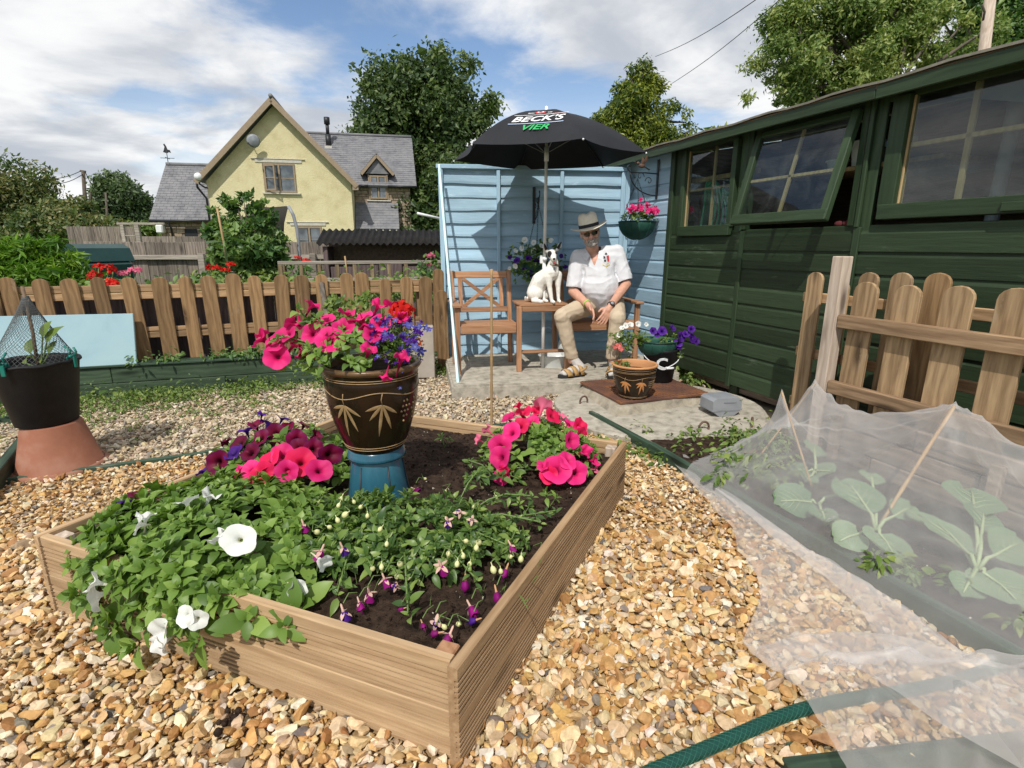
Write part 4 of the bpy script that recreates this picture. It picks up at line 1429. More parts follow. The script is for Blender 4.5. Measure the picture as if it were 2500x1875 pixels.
# ------------------------------------------------------------------ yellow house
M['render_yellow'] = mottled('pale_yellow_render', (0.52, 0.455, 0.255), (0.62, 0.55, 0.325), 1.9, 0.9, 0.7, 18.0, bdist=0.04, cc=(0.66, 0.60, 0.38))
M['slate'] = mottled('grey_slate', (0.105, 0.105, 0.115), (0.175, 0.175, 0.185), 2.5, 0.7, 0.1, cc=(0.22, 0.215, 0.215))
M['stonework'] = mottled('rubble_stone', (0.24, 0.165, 0.11), (0.36, 0.28, 0.20), 6.0, 0.9, 0.4, 40.0, cc=(0.46, 0.40, 0.32))
M['mortar'] = mottled('lime_mortar', (0.16, 0.13, 0.10), (0.24, 0.20, 0.16), 9.0, 0.95, 0.4)
M['tan_paint'] = plain('tan_painted_joinery', (0.29, 0.22, 0.145), 0.5)
M['lintel'] = mottled('pale_stone_lintel', (0.42, 0.40, 0.34), (0.55, 0.52, 0.45), 9.0, 0.9, 0.3)
M['gutter'] = plain('black_gutter', (0.018, 0.019, 0.023), 0.45)
M['pane_far'], nt_ = new_mat('far_window_pane')
tc_ = NN(nt_, 'ShaderNodeTexCoord')
cv = ramp(nt_, noise_n(nt_, tc_.outputs['Object'], 1.6, 3), [(0.4, (0.05, 0.06, 0.07)), (0.65, (0.16, 0.18, 0.20))])
finish(nt_, cv, 0.08, spec=0.9)
HA = RAD(12)
HP = deep(680, 600, 26)
HP.z = 0
hx, hy = Vector((math.cos(HA), math.sin(HA), 0)), Vector((-math.sin(HA), math.cos(HA), 0))
house = thing('house', 'pale yellow gabled house with grey slate roofs beyond the garden fences', 'house', HP, HA)
def hpart(name, q, mat, parent=None):
 return q.build(name, mat, parent or house)
EAV, APX, AX_, WL, WR = 4.05, 7.40, 0.40, -2.75, 3.48
q = MB()
q.prism([(WL, -.3), (WR, -.3), (WR, EAV), (AX_, APX - .12), (WL, EAV)], 0, .3)
hpart('gable_wall', q, M['render_yellow'])
q = MB()
q.box((WL + .15, 3.0, 1.9), (.3, 5.4, 4.3))
q.box((WR - .15, 3.0, 1.9), (.3, 5.4, 4.3))
hpart('side_wall', q, M['render_yellow'])
def slate_roof(name, a, b, up, width, length, parent, over=0.0, sw=.30, sh=.19, seed=0):
 """a: lower left corner, b: lower right, up: unit vector up the slope, length along the slope"""
 r = random.Random(seed)
 a, b, up = Vector(a), Vector(b), Vector(up).normalized()
 al = (b - a).normalized()
 L = (b - a).length
 n = al.cross(up).normalized()
 if n.z < 0:
  n = -n
 q = MB()
 vs = [a, b, b + up * length, a + up * length]
 q.add(vs + [p - n * .10 for p in vs], [(0, 1, 2, 3), (7, 6, 5, 4), (0, 4, 5, 1), (1, 5, 6, 2), (2, 6, 7, 3), (3, 7, 4, 0)])
 rf = q.build(name, M['slate'], parent)
 q = MB()
 rows = int(length / sh)
 for i in range(rows + 1):
  off = (i % 2) * sw / 2
  y0 = i * length / (rows + 1)
  k = -1
  while True:
   x0 = k * sw + off
   x1 = x0 + sw - .012
   k += 1
   if x0 > L - .03:
    break
   x0, x1 = max(x0, 0), min(x1, L)
   if x1 - x0 < .03:
    continue
   j = r.uniform(-.003, .004)
   t = .016 + r.uniform(0, .006)
   p0, p1 = a + al * x0 + up * (y0 + j), a + al * x1 + up * (y0 + j)
   y2 = min(y0 + sh * 1.25, length)
   p2, p3 = a + al * x1 + up * y2, a + al * x0 + up * y2
   q.add([p0 + n * t, p1 + n * t, p2 + n * .004, p3 + n * .004, p0, p1], [(0, 1, 2, 3), (4, 5, 1, 0)])
 s = q.build('slates', M['slate'], rf)
 s['kind'] = 'stuff'
 return rf
OVF = -.42
RIDGE = APX + .14
for sg, we in ((-1, WL - .32), (1, WR + .30)):
 ze = EAV - .02 if sg > 0 else EAV + .02
 zz = RIDGE
 up = Vector((AX_ - we, 0, zz - (ze - .0)))
 ln = up.length
 if sg < 0:
  slate_roof('roof_slope', (we, 7.0, ze), (we, OVF, ze), up, 0, ln, house, seed=1)
 else:
  slate_roof('roof_slope', (we, OVF, ze), (we, 7.0, ze), up, 0, ln, house, seed=2)
 q = MB()
 d = up.normalized()
 nn = Vector((-d.z * sg * -1, 0, abs(d.x)))
 q.beam(Vector((we, OVF - .02, ze - .13)), Vector((AX_, OVF - .02, zz - .13)), .05, .22, up=(0, 0, 1))
 hpart('barge_board', q, M['tan_paint'])
 q = MB()
 q.add([Vector((we, OVF, ze - .12)), Vector((AX_, OVF, zz - .12)), Vector((AX_, 0, zz - .12)), Vector((we, 0, ze - .12))], [(0, 1, 2, 3)])
 hpart('soffit', q, M['tan_paint'])
q = MB()
q.tube([(AX_, OVF - .05, RIDGE + .03), (AX_, 7, RIDGE + .03)], .09, 8)
hpart('ridge_tiles', q, M['slate'])
q = MB()
q.box((WR + .22, -.40, EAV - .16), (.26, .06, .28))
hpart('barge_foot', q, M['tan_paint'])
def hbox(name, s0, s1, d0, d1, z0, z1, mat, parent=None, bev=.006):
 q = MB()
 q.box(((s0 + s1) / 2, (d0 + d1) / 2, (z0 + z1) / 2), (abs(s1 - s0), abs(d1 - d0), abs(z1 - z0)), bev=bev)
 return hpart(name, q, M[mat], parent)
def house_window(s0, s1, z0, z1, d, lights=2, openl=False, frame='tan_paint'):
 """d: plane of the wall face; the frame sits slightly recessed into a dark reveal"""
 f = .075
 fr = MB()
 fr.box(((s0 + s1) / 2, d - .012, (z0 + z1) / 2), (s1 - s0, .02, z1 - z0))
 o = hpart('window', fr, M['gutter'])
 q = MB()
 q.box(((s0 + s1) / 2, d - .03, z0 + f / 2), (s1 - s0, .05, f), bev=.005)
 q.box(((s0 + s1) / 2, d - .03, z1 - f / 2), (s1 - s0, .05, f), bev=.005)
 q.box((s0 + f / 2, d - .03, (z0 + z1) / 2), (f, .046, z1 - z0 - 2 * f), bev=.005)
 q.box((s1 - f / 2, d - .03, (z0 + z1) / 2), (f, .046, z1 - z0 - 2 * f), bev=.005)
 w = (s1 - s0) / lights
 for i in range(1, lights):
  q.box((s0 + w * i, d - .032, (z0 + z1) / 2), (f * 1.1, .052, z1 - z0 - 2 * f), bev=.005)
 hpart('frame', q, M[frame], o)
 for i in range(lights):
  a, b = s0 + w * i + f, s0 + w * (i + 1) - f
  q = MB()
  q.box(((a + b) / 2, d - .027, (z0 + z1) / 2), (b - a, .008, z1 - z0 - 2 * f))
  hpart('pane', q, M['pane_far'], o)
  q = MB()
  q.box(((a + b) / 2, d - .036, (z0 + z1) / 2), (b - a + .01, .014, .035))
  hpart('glazing_bar', q, M[frame], o)
 return o
w1 = house_window(-.33, 1.05, 3.62, 4.86, 0)
q = MB()
ang = RAD(-32)
Mx = Matrix.Translation((-.27, -.05, 4.24)) @ Matrix.Rotation(ang, 4, 'Z')
q.box((.30, 0, -.52), (.60, .045, .07), Mx)
q.box((.30, 0, .52), (.60, .045, .07), Mx)
q.box((.035, 0, 0), (.07, .043, .97), Mx)
q.box((.565, 0, 0), (.07, .043, .97), Mx)
q.box((.30, 0, 0), (.46, .03, .035), Mx)
cs = hpart('casement', q, M['tan_paint'], w1)
q = MB()
q.box((-.02, -.024, 4.25), (.30, .01, 1.0))
q.box((.93, -.024, 4.22), (.12, .012, .9))
hpart('curtain', q, M['white_plastic'], w1)
w2 = house_window(.86, 2.0, .95, 2.12, 0)
for s0, s1, z in ((-.62, 1.38, 4.90), (.62, 2.2, 2.16)):
 hbox('lintel', s0, s1, -.035, 0, z, z + .14, 'lintel')
 hbox('drip_strip', s0 - .16, s1 + .14, -.06, 0, z + .145, z + .175, 'lintel')
hbox('sill', -.42, 1.22, -.12, 0, 3.54, 3.60, 'lintel')
sd = thing('satellite_dish', 'grey satellite dish mounted high on the yellow gable', 'satellite dish', HP + hx * -.50 + Vector((0, 0, 5.72)), HA)
q = MB()
q.lathe([(.001, .075), (.12, .068), (.22, .045), (.31, .0), (.315, .008), (.22, .055), (.001, .085)], 24, Matrix.Translation((0, -.42, 0)) @ Matrix.Rotation(RAD(100), 4, 'X') @ Matrix.Rotation(RAD(12), 4, 'Y') @ Matrix.Scale(.88, 4))
q.build('dish', M['grey_plastic'], sd)
q = MB()
q.tube([(-.12, .0, -.18), (-.12, -.22, -.16), (-.05, -.36, -.05)], .022, 8)
q.tube([(0, -.45, -.28), (-.14, -.78, -.18)], .012, 6)
q.box((-.14, -.80, -.17), (.06, .10, .06))
q.build('bracket_arm', M['gutter'], sd)
sl_ = thing('security_lamp', 'round white lamp under the eave at the gable corner', 'lamp', HP + hx * (WL - .17) - hy * .05 + Vector((0, 0, 4.18)), HA)
q = MB()
q.ball((0, -.36, .0), (.17, .17, .17), 14, 9)
q.build('globe', M['white_plastic'], sl_)
q = MB()
q.tube([(.0, -.36, -.14), (.0, -.3, -.30), (.12, -.05, -.42), (.17, .05, -.42)], .035, 8)
q.build('arm', M['gutter'], sl_)
q = MB()
q.tube([(WL - .27, OVF + .02, EAV - .12), (WL - .30, -.3, EAV - .3), (WL - .06, -.05, EAV - .75), (WL - .05, -.06, -.2)], .05, 8)
hpart('drain_pipe', q, M['gutter'])
D2 = 2.0
ER, EZ = 6.60, 4.18
RZ, RD = 7.12, D2 + 3.35
hbox('wing_wall', WR - .2, 6.28, D2, D2 + .3, -.3, EZ - .05, 'mortar')
q = MB()
q.prism([(D2, -.3), (D2 + 6.4, -.3), (D2 + 6.4, EZ), (RD, RZ - .15), (D2, EZ)], 0, .28)
o = hpart('wing_end_wall', q, M['stonework'])
o.matrix_local = Matrix(((0, 1, 0, 5.98), (1, 0, 0, 0), (0, 0, 1, 0), (0, 0, 0, 1)))
def stones(name, s0, s1, d, z0, z1, holes=(), seed=0, axis=0):
 r = random.Random(seed)
 q = MB()
 z = z0
 while z < z1 - .04:
  h = r.uniform(.10, .19)
  s = s0
  while s < s1 - .03:
   w = r.uniform(.16, .46)
   e = min(s + w, s1)
   if not any(hs0 < (s + e) / 2 < hs1 and hz0 < z + h / 2 < hz1 for hs0, hs1, hz0, hz1 in holes):
    p = r.uniform(.015, .05)
    q.box(((s + e) / 2, d - p / 2, z + h / 2), (e - s - .018, p + .02, h - .018), bev=.012)
   s = e
  z += h
 o = q.build(name, M['stonework'], house)
 o['kind'] = 'stuff'
 return o
stones('stonework', WR + .02, 6.27, D2, .6, EZ - .1, [(4.22, 5.16, 3.4, 4.8)], 5)
upv = Vector((0, RD - (D2 - .35), RZ - EZ))
slate_roof('roof_slope', (WR - 2.3, D2 - .35, EZ), (ER, D2 - .35, EZ), upv, 0, upv.length, house, seed=3)
q = MB()
q.tube([(1.0, RD, RZ + .05), (ER - .02, RD, RZ + .05)], .08, 8)
hpart('ridge_tiles', q, M['slate'])
q = MB()
q.tube([(WR + .3, D2 - .40, EZ - .03), (4.2, D2 - .40, EZ - .03)], .06, 8)
q.tube([(5.17, D2 - .40, EZ - .03), (ER + .02, D2 - .40, EZ - .03)], .06, 8)
hpart('gutter', q, M['gutter'])
DXc = 4.69
house_window(4.28, 5.10, 3.56, 4.68, D2 - .10)
hbox('dormer_cheek', 4.20, 4.275, D2 - .12, D2 + .9, 3.52, 4.72, 'tan_paint')
hbox('dormer_cheek', 5.105, 5.18, D2 - .12, D2 + .9, 3.52, 4.72, 'tan_paint')
hbox('dormer_sill', 4.10, 5.28, D2 - .2, D2, 3.44, 3.50, 'lintel')
q = MB()
q.prism([(4.10, 4.76), (5.28, 4.76), (DXc, 5.48)], D2 - .16, D2 + .6)
hpart('dormer_gable', q, M['slate'])
for sg in (-1, 1):
 q = MB()
 a = Vector((DXc + sg * .80, D2 - .30, 4.70))
 t_ = Vector((DXc, D2 - .30, 5.60))
 q.beam(a, t_, .06, .15, up=(0, 0, 1))
 hpart('dormer_barge', q, M['tan_paint'])
 q = MB()
 vs = [a + Vector((sg * .05, -.03, .09)), t_ + Vector((0, -.03, .12)), t_ + Vector((0, 2.2, .12)), a + Vector((sg * .05, 1.2, .09))]
 q.add(vs + [v - Vector((0, 0, .05)) for v in vs], [(0, 1, 2, 3), (4, 7, 6, 5), (0, 4, 5, 1), (1, 5, 6, 2), (2, 6, 7, 3), (3, 7, 4, 0)])
 hpart('dormer_roof', q, M['slate'])
upp = Vector((0, 1.25, 1.32))
slate_roof('porch_roof', (WR + .04, D2 - 1.45, 2.05), (5.62, D2 - 1.45, 2.05), upp, 0, upp.length, house, seed=4)
hbox('porch_beam', WR + .05, 5.58, D2 - 1.35, D2 - 1.2, 1.78, 1.93, 'tan_paint')
for k in range(6):
 hbox('rafter_end', 3.8 + .33 * k, 3.87 + .33 * k, D2 - 1.44, D2 - .3, 1.94, 2.02, 'lintel')
hbox('porch_post', 5.42, 5.54, D2 - 1.34, D2 - 1.22, -.3, 1.78, 'tan_paint')
fl = thing('flue_pipe', 'black stove flue standing on the right slate roof', 'flue', HP + hx * 2.18 + hy * (RD - .85) + Vector((0, 0, 6.35)), HA)
q = MB()
q.tube([(0, 0, 0), (0, 0, .62)], .14, 12)
q.tube([(0, 0, .6), (0, 0, 1.16)], .09, 12)
q.build('pipe', M['gutter'], fl)
q = MB()
q.tube([(0, 0, 1.12), (0, 0, 1.46)], .15, 12)
q.build('cowl', M['gutter'], fl)
q = MB()
q.box((0, -.05, -.05), (.38, .4, .16))
q.build('flashing', M['lintel'], fl)
D3 = 1.5
LE, LZ = -5.75, 2.42
hbox('wing_wall', -5.45, WL, D3, D3 + .3, -.3, LZ, 'mortar')
stones('stonework', -5.44, WL - .02, D3, .5, LZ - .05, [(-4.46, -3.86, 1.2, 2.1)], 8)
hbox('dark_window', -4.44, -3.88, D3 - .03, D3, 1.3, 2.02, 'gutter')
upl = Vector((0, 3.0, 5.2 - LZ))
slate_roof('roof_slope', (LE, D3 - .3, LZ), (WL + .2, D3 - .3, LZ), upl, 0, upl.length, house, seed=6)
q = MB()
q.tube([(-5.72, D3 + 2.7, 5.24), (WL, D3 + 2.7, 5.24)], .09, 8)
hpart('ridge_tiles', q, M['slate'])
q = MB()
q.tube([(LE, D3 - .36, LZ - .05), (WL - .1, D3 - .36, LZ - .05)], .06, 8)
q.tube([(-4.95, D3 - .36, LZ - .08), (-4.95, D3 - .1, LZ - .4), (-4.95, D3 - .08, -.2)], .045, 8)
hpart('gutter', q, M['gutter'])
q = MB()
q.box((-5.35, D3 - .25, 2.0), (.30, .4, .38), bev=.05)
hpart('flue_cover', q, M['white_plastic'])
q = MB()
q.prism([(D3, -.3), (D3 + 5.6, -.3), (D3 + 5.6, LZ), (D3 + 2.7, 5.05), (D3, LZ)], 0, .28)
o = hpart('wing_end_wall', q, M['stonework'])
o.matrix_local = Matrix(((0, 1, 0, -5.46), (1, 0, 0, 0), (0, 0, 1, 0), (0, 0, 0, 1)))
wv = thing('weather_vane', 'small iron weather vane on the end of the left slate ridge', 'weather vane', HP + hx * -5.62 + hy * (D3 + 2.7) + Vector((0, 0, 5.3)), HA)
q = MB()
q.tube([(0, 0, -.2), (0, 0, .75)], .018, 6)
q.tube([(-.32, 0, .22), (.32, 0, .22)], .014, 6)
q.tube([(0, -.3, .22), (0, .3, .22)], .014, 6)
q.build('rod', M['gutter'], wv)
q = MB()
q.prism([(-.16, .50), (.0, .44), (.10, .50), (.20, .46), (.16, .60), (.06, .62), (.02, .78), (-.05, .90), (-.10, .86), (-.06, .74), (-.10, .62)], -.01, .01)
q.build('bird', M['gutter'], wv)
# ------------------------------------------------------------------ grey board fence and things behind the pickets
GF_A = RAD(6)
GF_P = deep(300, 650, 8.5)
GF_P.z = 0
gf = thing('board_fence', 'tall weathered grey board fence before the yellow house', 'fence', GF_P, GF_A)
rr = random.Random(5)
x = -.5
while x < 4.2:
 w = rr.uniform(.135, .155)
 bar('board', M['grey_wood'], x + .002, x + w - .002, -.012 + .012 * rr.random(), .012, -.05, 1.30 + .012 * rr.random(), .003, parent=gf)
 x += w
for z0, z1 in ((1.04, 1.11), (.40, .48)):
 bar('rail', M['grey_rail'], -.5, 4.25, -.075, -.02, z0, z1, parent=gf)
for s in (.0, 1.23, 2.9):
 bar('post', M['grey_rail'], s - .045, s + .045, -.16, -.078, -.05, 1.13, parent=gf)
gf2 = thing('board_fence', 'grey board fence glimpsed farther back beside the old stone wing', 'fence', deep(300, 590, 13) * Vector((1, 1, 0)), RAD(4))
x = -1.2
while x < 2.0:
 bar('board', M['grey_wood'], x, x + .146, -.01 + .01 * rr.random(), .012, -.05, 1.46 if x > .3 else 1.68, .003, parent=gf2)
 x += .15
tg = thing('garden_arch', 'pale square wooden arch frame above the grey fence', 'trellis', deep(322, 590, 10.5) * Vector((1, 1, 0)), RAD(8))
for s0, s1, z0, z1 in ((-.15, -.09, 0, 1.63), (.09, .17, 0, 1.63), (-.2, .62, 1.632, 1.67), (-.085, .085, 1.42, 1.44), (-.085, .085, 1.30, 1.32)):
 bar('bar', M['grey_rail'], s0, s1, -.03, .03, z0, z1, parent=tg)
LT_P = deep(800, 650, 7.4) * Vector((1, 1, 0))
lt = thing('lean_to', 'low dark store with a corrugated black roof behind the picket fence', 'shed', LT_P, RAD(8))
q = MB()
vs, fs = [], []
L_ = 1.78
n = 150
for i in range(n + 1):
 s = -.06 + L_ * i / n
 w = .016 * math.sin(2 * math.pi * s / .085)
 vs += [(s, -.30, 1.275 + w), (s, .25, 1.465 + w), (s, .25, 1.455 + w), (s, -.30, 1.262 + w)]
fs = [(i * 4 + k, i * 4 + (k + 1) % 4, (i + 1) * 4 + (k + 1) % 4, (i + 1) * 4 + k) for i in range(n) for k in range(4)]
fs += [(0, 1, 2, 3), (n * 4 + 3, n * 4 + 2, n * 4 + 1, n * 4)]
q.add(vs, fs, smooth=True)
q.build('corrugated_roof', mottled('black_bitumen_sheet', (.009, .008, .008), (.02, .018, .017), 8, .85, .2, spec=.2), lt)
bar('back_wall', M['cane_dark'], 0, 1.7, .18, .22, -.05, 1.40, parent=lt)
bar('end_wall', M['dark_panel'], .0, .06, -.24, .18, -.05, 1.24, parent=lt)
bar('end_wall', M['dark_panel'], 1.62, 1.68, -.24, .18, -.05, 1.24, parent=lt)
for k in range(5):
 bar('front_board', M['dark_panel'], .08 + .31 * k, .38 + .31 * k, -.235 + .008 * (k % 2), -.215, -.05, .98 + .02 * (k % 3), parent=lt)
TR_P = deep(690, 650, 6.5) * Vector((1, 1, 0))
tr = thing('trellis_fence', 'low mossy open trellis of uprights and two rails, behind the picket fence', 'trellis', TR_P, RAD(13))
k = 0
x = .0
while x < 1.95:
 bar('upright', M['trellis'], x - .02, x + .025, -.018, .018, .55, 1.03 + .0 * x, .003, parent=tr)
 x += .205
for z in (1.032, .83):
 bar('rail', M['grey_rail'], -.05, 1.98, -.022, .022, z, z + .04, parent=tr)
bar('post', M['trellis'], -.05, .0, -.03, .03, .0, 1.03, parent=tr)
bar('post', M['trellis'], 1.92, 1.97, -.03, .03, .0, 1.03, parent=tr)
ot = thing('oil_tank', 'dark green plastic oil tank behind the bright leafy bush', 'tank', deep(205, 640, 7.0) * Vector((1, 1, 0)), RAD(-18))
M['tank'] = mottled('tank_green', (.012, .045, .042), (.02, .065, .058), 4, .35, .05)
q = MB()
q.box((0, 0, .62), (.95, .7, .98), bev=.09)
q.build('body', M['tank'], ot)
q = MB()
q.prism([(-.46, 1.06), (.46, 1.06), (.40, 1.22), (.30, 1.27), (-.30, 1.27), (-.40, 1.22)], -.33, .33)
q.build('shoulder', M['tank'], ot)
for s in (-.2, .12):
 q = MB()
 q.box((s, -.345, 1.10), (.2, .03, .05), bev=.012)
 q.build('rib', M['tank'], ot)
bp = thing('bent_pole', 'curved grey pole holding a sag of dark netting beside the tall shrub', 'pole')
q = MB()
P0 = deep(732, 690, 7.6)
pts = [deep(x, y, 7.6) for x, y in ((733, 720), (732, 640), (729, 590), (724, 555), (716, 525), (704, 503))]
q.tube(pts, .022, 8)
q.build('pole', M['grey_plastic'], bp)
q = MB()
a = [deep(704, 503, 7.62), deep(694, 545, 7.62), deep(692, 590, 7.62), deep(697, 640, 7.62), deep(706, 690, 7.62)]
b = [deep(600, 500, 7.9), deep(610, 545, 7.9), deep(615, 590, 7.9), deep(620, 640, 7.9), deep(625, 690, 7.9)]
vs = [p for k in range(5) for p in (a[k], a[k].lerp(b[k], .5) + Vector((0, .08, -.02)), b[k])]
q.add(vs, [(3 * i + k, 3 * i + 3 + k, 3 * i + 4 + k, 3 * i + 1 + k) for i in range(4) for k in range(2)], smooth=True)
o = q.build('dark_net', plain('dark_net', (.035, .032, .026), .9), bp)
sm_ = o.modifiers.new('thick', 'SOLIDIFY')
sm_.thickness = .006
ra = thing('rotary_airer', 'white arm of a clothes airer beyond the blue panel edge', 'clothes airer')
q = MB()
q.tube([deep(1019, 521, 9), deep(1080, 535, 9.3)], .022, 8)
q.build('arm', M['white_plastic'], ra)
q = MB()
q.tube([deep(1100, 536, 9.3), deep(1100, 700, 9.3)], .03, 8)
q.build('mast', M['grey_plastic'], ra)
ck = thing('garden_cane', 'tall thin bamboo cane among the sunflower leaves beside the shrub', 'cane')
q = MB()
q.tube([deep(530, 508, 6.3), deep(546, 590, 6.3), deep(562, 690, 6.3)], .012, 7)
q.build('cane', M['cane'], ck)
ck = thing('garden_cane', 'thin cane standing before the trellis', 'cane')
q = MB()
q.tube([deep(842, 625, 6.2), deep(850, 690, 6.2)], .009, 7)
q.build('cane', M['cane'], ck)
# ------------------------------------------------------------------ trees
def crown_leaves(lobes, n, size, mat_name, name, parent, seed, shape=(1.0, .55), flat=.25, shell=.45, droop=0.0, jitter=.22):
 """leaf-sized faces through the outer shell of many lobes (centre, radii)"""
 r = np.random.default_rng(seed)
 C = np.array([l[0] for l in lobes])
 Rr = np.array([l[1] for l in lobes])
 w = (Rr.prod(1)) ** (2 / 3)
 k = r.choice(len(lobes), n, p=w / w.sum())
 d = r.normal(size=(n, 3))
 d /= np.linalg.norm(d, axis=1)[:, None]
 rad = 1 - shell * r.random(n) ** 1.6 + r.normal(0, jitter * .4, n)
 rad *= 1 + jitter * np.sin(d[:, 0] * 7 + k) * np.cos(d[:, 2] * 6 + k * 2.1)
 T = C[k] + d * Rr[k] * rad[:, None]
 nrm = d + r.normal(size=(n, 3)) * .75 + np.array([0, 0, flat])
 fwd = r.normal(size=(n, 3)) + d * .8 + np.array([0, 0, -droop])
 R = frames(nrm, r, fwd)
 S = size * np.exp(r.normal(0, .3, n))
 a, b = shape
 pv = np.array([[0, 0, 0], [b * .5, .42 * a, .06], [0, a, -.05], [-b * .5, .42 * a, .06], [0, .45 * a, -.02]])
 pf = np.array([[0, 1, 4], [1, 2, 4], [2, 3, 4], [3, 0, 4]])
 V, F, I = scatter([(pv, pf)], np.zeros(n, int), R, T, S)
 rnd = np.clip(.5 + .33 * r.normal(size=n), 0, 1)
 lob = np.clip(r.normal(0, .2, len(lobes)), -.36, .36)
 rnd = np.clip(rnd + lob[k], 0, 1)
 return link(name, np_mesh(name, V, F, M[mat_name], rnd=rnd[I], smooth=False), None, parent)
def limbs(trunk_h, r0, targets, parent, seed, lean=(0, 0)):
 r = random.Random(seed)
 q = MB()
 top = Vector((lean[0], lean[1], trunk_h))
 q.tube([(0, 0, -.3), (lean[0] * .3, lean[1] * .3, trunk_h * .4), tuple(top * .8), tuple(top)], [r0 * 1.25, r0, r0 * .75, r0 * .5], 10)
 q.build('trunk', M['bark'], parent)
 q = MB()
 for t in targets:
  t = Vector(t)
  s = Vector((lean[0], lean[1], 0)) * .8 + Vector((0, 0, min(trunk_h * r.uniform(.5, .98), max(t.z - .2, trunk_h * .4))))
  m = s.lerp(t, .5) + Vector((r.uniform(-.1, .1), r.uniform(-.1, .1), r.uniform(0, .15))) * (t - s).length
  q.tube([s, m, t], [r0 * .42, r0 * .26, r0 * .08], 6)
 q.build('limbs', M['bark'], parent)
def lobes_in(outline, n, seed, depth=.6, rmin=.16, rmax=.26):
 """scatter lobes through a list of (cx, cz, rx, rz) ellipses seen from the front; depth relative to rx"""
 r = np.random.default_rng(seed)
 out = []
 tot = sum(e[2] * e[3] for e in outline)
 for cx, cz, rx, rz in outline:
  m = max(3, int(round(n * rx * rz / tot)))
  for _ in range(m):
   d = r.normal(size=3)
   d /= np.linalg.norm(d)
   rad = r.uniform(.35, .88)
   c = np.array([cx, 0, cz]) + d * np.array([rx, rx * depth, rz]) * rad
   s = r.uniform(rmin, rmax) * (rx + rz)
   out.append((c, np.array([s, s, s * r.uniform(.7, .95)])))
 return out
def px_tree(name, label, cat, Y, base_px, ells, mat, n, size, seed, group=None, r0=.25, nl=26, **kw):
 """ells: ellipses in photo pixels (cx, cy, rx, ry), turned into metres at distance Y"""
 b = deep(base_px[0], base_px[1], Y)
 o = thing(name, label, cat, (b.x, Y, -.05), 0, group)
 k = (deep(1250 + 100, 600, Y).x - deep(1250, 600, Y).x) / 100
 E_ = []
 for cx, cy, rx, ry in ells:
  c = deep(cx, cy, Y)
  E_.append((c.x - b.x, c.z + .05, rx * k, ry * k))
 L = lobes_in(E_, nl, seed, kw.pop('depth', .7), kw.pop('rmin', .16), kw.pop('rmax', .27))
 crown_leaves(L, n, size, mat, 'crown', o, seed, **kw)
 th = max(e[1] for e in E_) * .9
 limbs(th, r0, [tuple(l[0]) for l in L[::2]], o, seed)
 return o
px_tree('broadleaf_tree', 'tall dark green tree rising behind the slate roof of the yellow house', 'tree', 36, (1030, 600),
  [(1030, 330, 165, 190), (1060, 190, 95, 95), (930, 260, 80, 80), (1150, 290, 75, 95), (905, 350, 60, 70), (1050, 480, 130, 100)],
  'leaf_dark', 60000, .27, 41, r0=.45, nl=110, rmin=.09, rmax=.17, shell=.6, jitter=.4)
px_tree('conifer_tree', 'yellow-tipped evergreen rising behind the black umbrella', 'tree', 17, (1560, 560),
  [(1555, 190, 60, 60), (1570, 250, 100, 70), (1560, 330, 120, 80), (1490, 310, 60, 70), (1660, 300, 45, 40), (1560, 420, 130, 90)],
  'leaf_conifer', 42000, .11, 42, r0=.2, nl=90, shape=(1.0, .38), droop=.9, rmin=.11, rmax=.19, jitter=.3)
px_tree('ash_tree', 'pale green feathery tree rising over the shed roof', 'tree', 15, (2080, 500),
  [(2060, 130, 210, 150), (1950, 60, 95, 80), (1880, 230, 70, 55), (2200, 60, 140, 100), (1990, 210, 120, 70), (2300, 120, 120, 90)],
  'leaf_pale', 70000, .10, 43, r0=.2, nl=130, shape=(1.0, .42), rmin=.07, rmax=.13, shell=.9, jitter=.45)
px_tree('broadleaf_tree', 'darker green tree behind the telegraph pole at the top corner', 'tree', 21, (2450, 500),
  [(2350, -10, 110, 90), (2460, 60, 120, 130), (2560, 0, 140, 120)], 'leaf_shrub', 30000, .15, 44, r0=.25, nl=44, rmin=.12, rmax=.2)
px_tree('round_tree', 'distant round-headed dark tree left of the slate wing', 'tree', 62, (310, 590),
  [(305, 500, 72, 68), (345, 520, 45, 55), (268, 520, 40, 50)], 'leaf_far', 20000, .36, 45, r0=.4, nl=60, rmin=.16, rmax=.24)
px_tree('hedge_tree', 'feathery green tree at the far left edge behind the bush', 'tree', 19, (60, 640),
  [(40, 470, 100, 65), (0, 540, 120, 90), (100, 500, 60, 60), (130, 560, 70, 70)], 'leaf_mixed', 30000, .14, 46, r0=.15, nl=70, shape=(1, .4), jitter=.35)
px_tree('hedge_tree', 'bronze-tinged hedge tree between the left trees and the telegraph pole', 'tree', 16, (200, 640),
  [(180, 530, 80, 50), (225, 570, 85, 55), (275, 590, 55, 40), (120, 590, 80, 60)], 'leaf_mixed', 28000, .11, 47, r0=.12, nl=60, jitter=.3)
px_tree('broadleaf_tree', 'dark leafy mass of tree just beyond the blue panel and stone wing', 'tree', 30, (1040, 640),
  [(1040, 540, 70, 90), (1110, 480, 70, 110), (1010, 620, 60, 50)], 'leaf_dark', 20000, .24, 48, r0=.2, nl=50)
px_tree('broadleaf_tree', 'small tree top showing between the conifer and the shed roof', 'tree', 28, (1735, 500),
  [(1735, 350, 30, 35), (1700, 370, 40, 30)], 'leaf_pale', 2500, .28, 49, r0=.1, nl=10)
px_tree('hedge', 'sunlit clipped hedge below the distant round tree', 'hedge', 40, (310, 610),
  [(290, 570, 60, 22), (355, 568, 60, 20), (400, 575, 40, 20)], 'leaf_weed', 6000, .3, 50, r0=.05, nl=24)
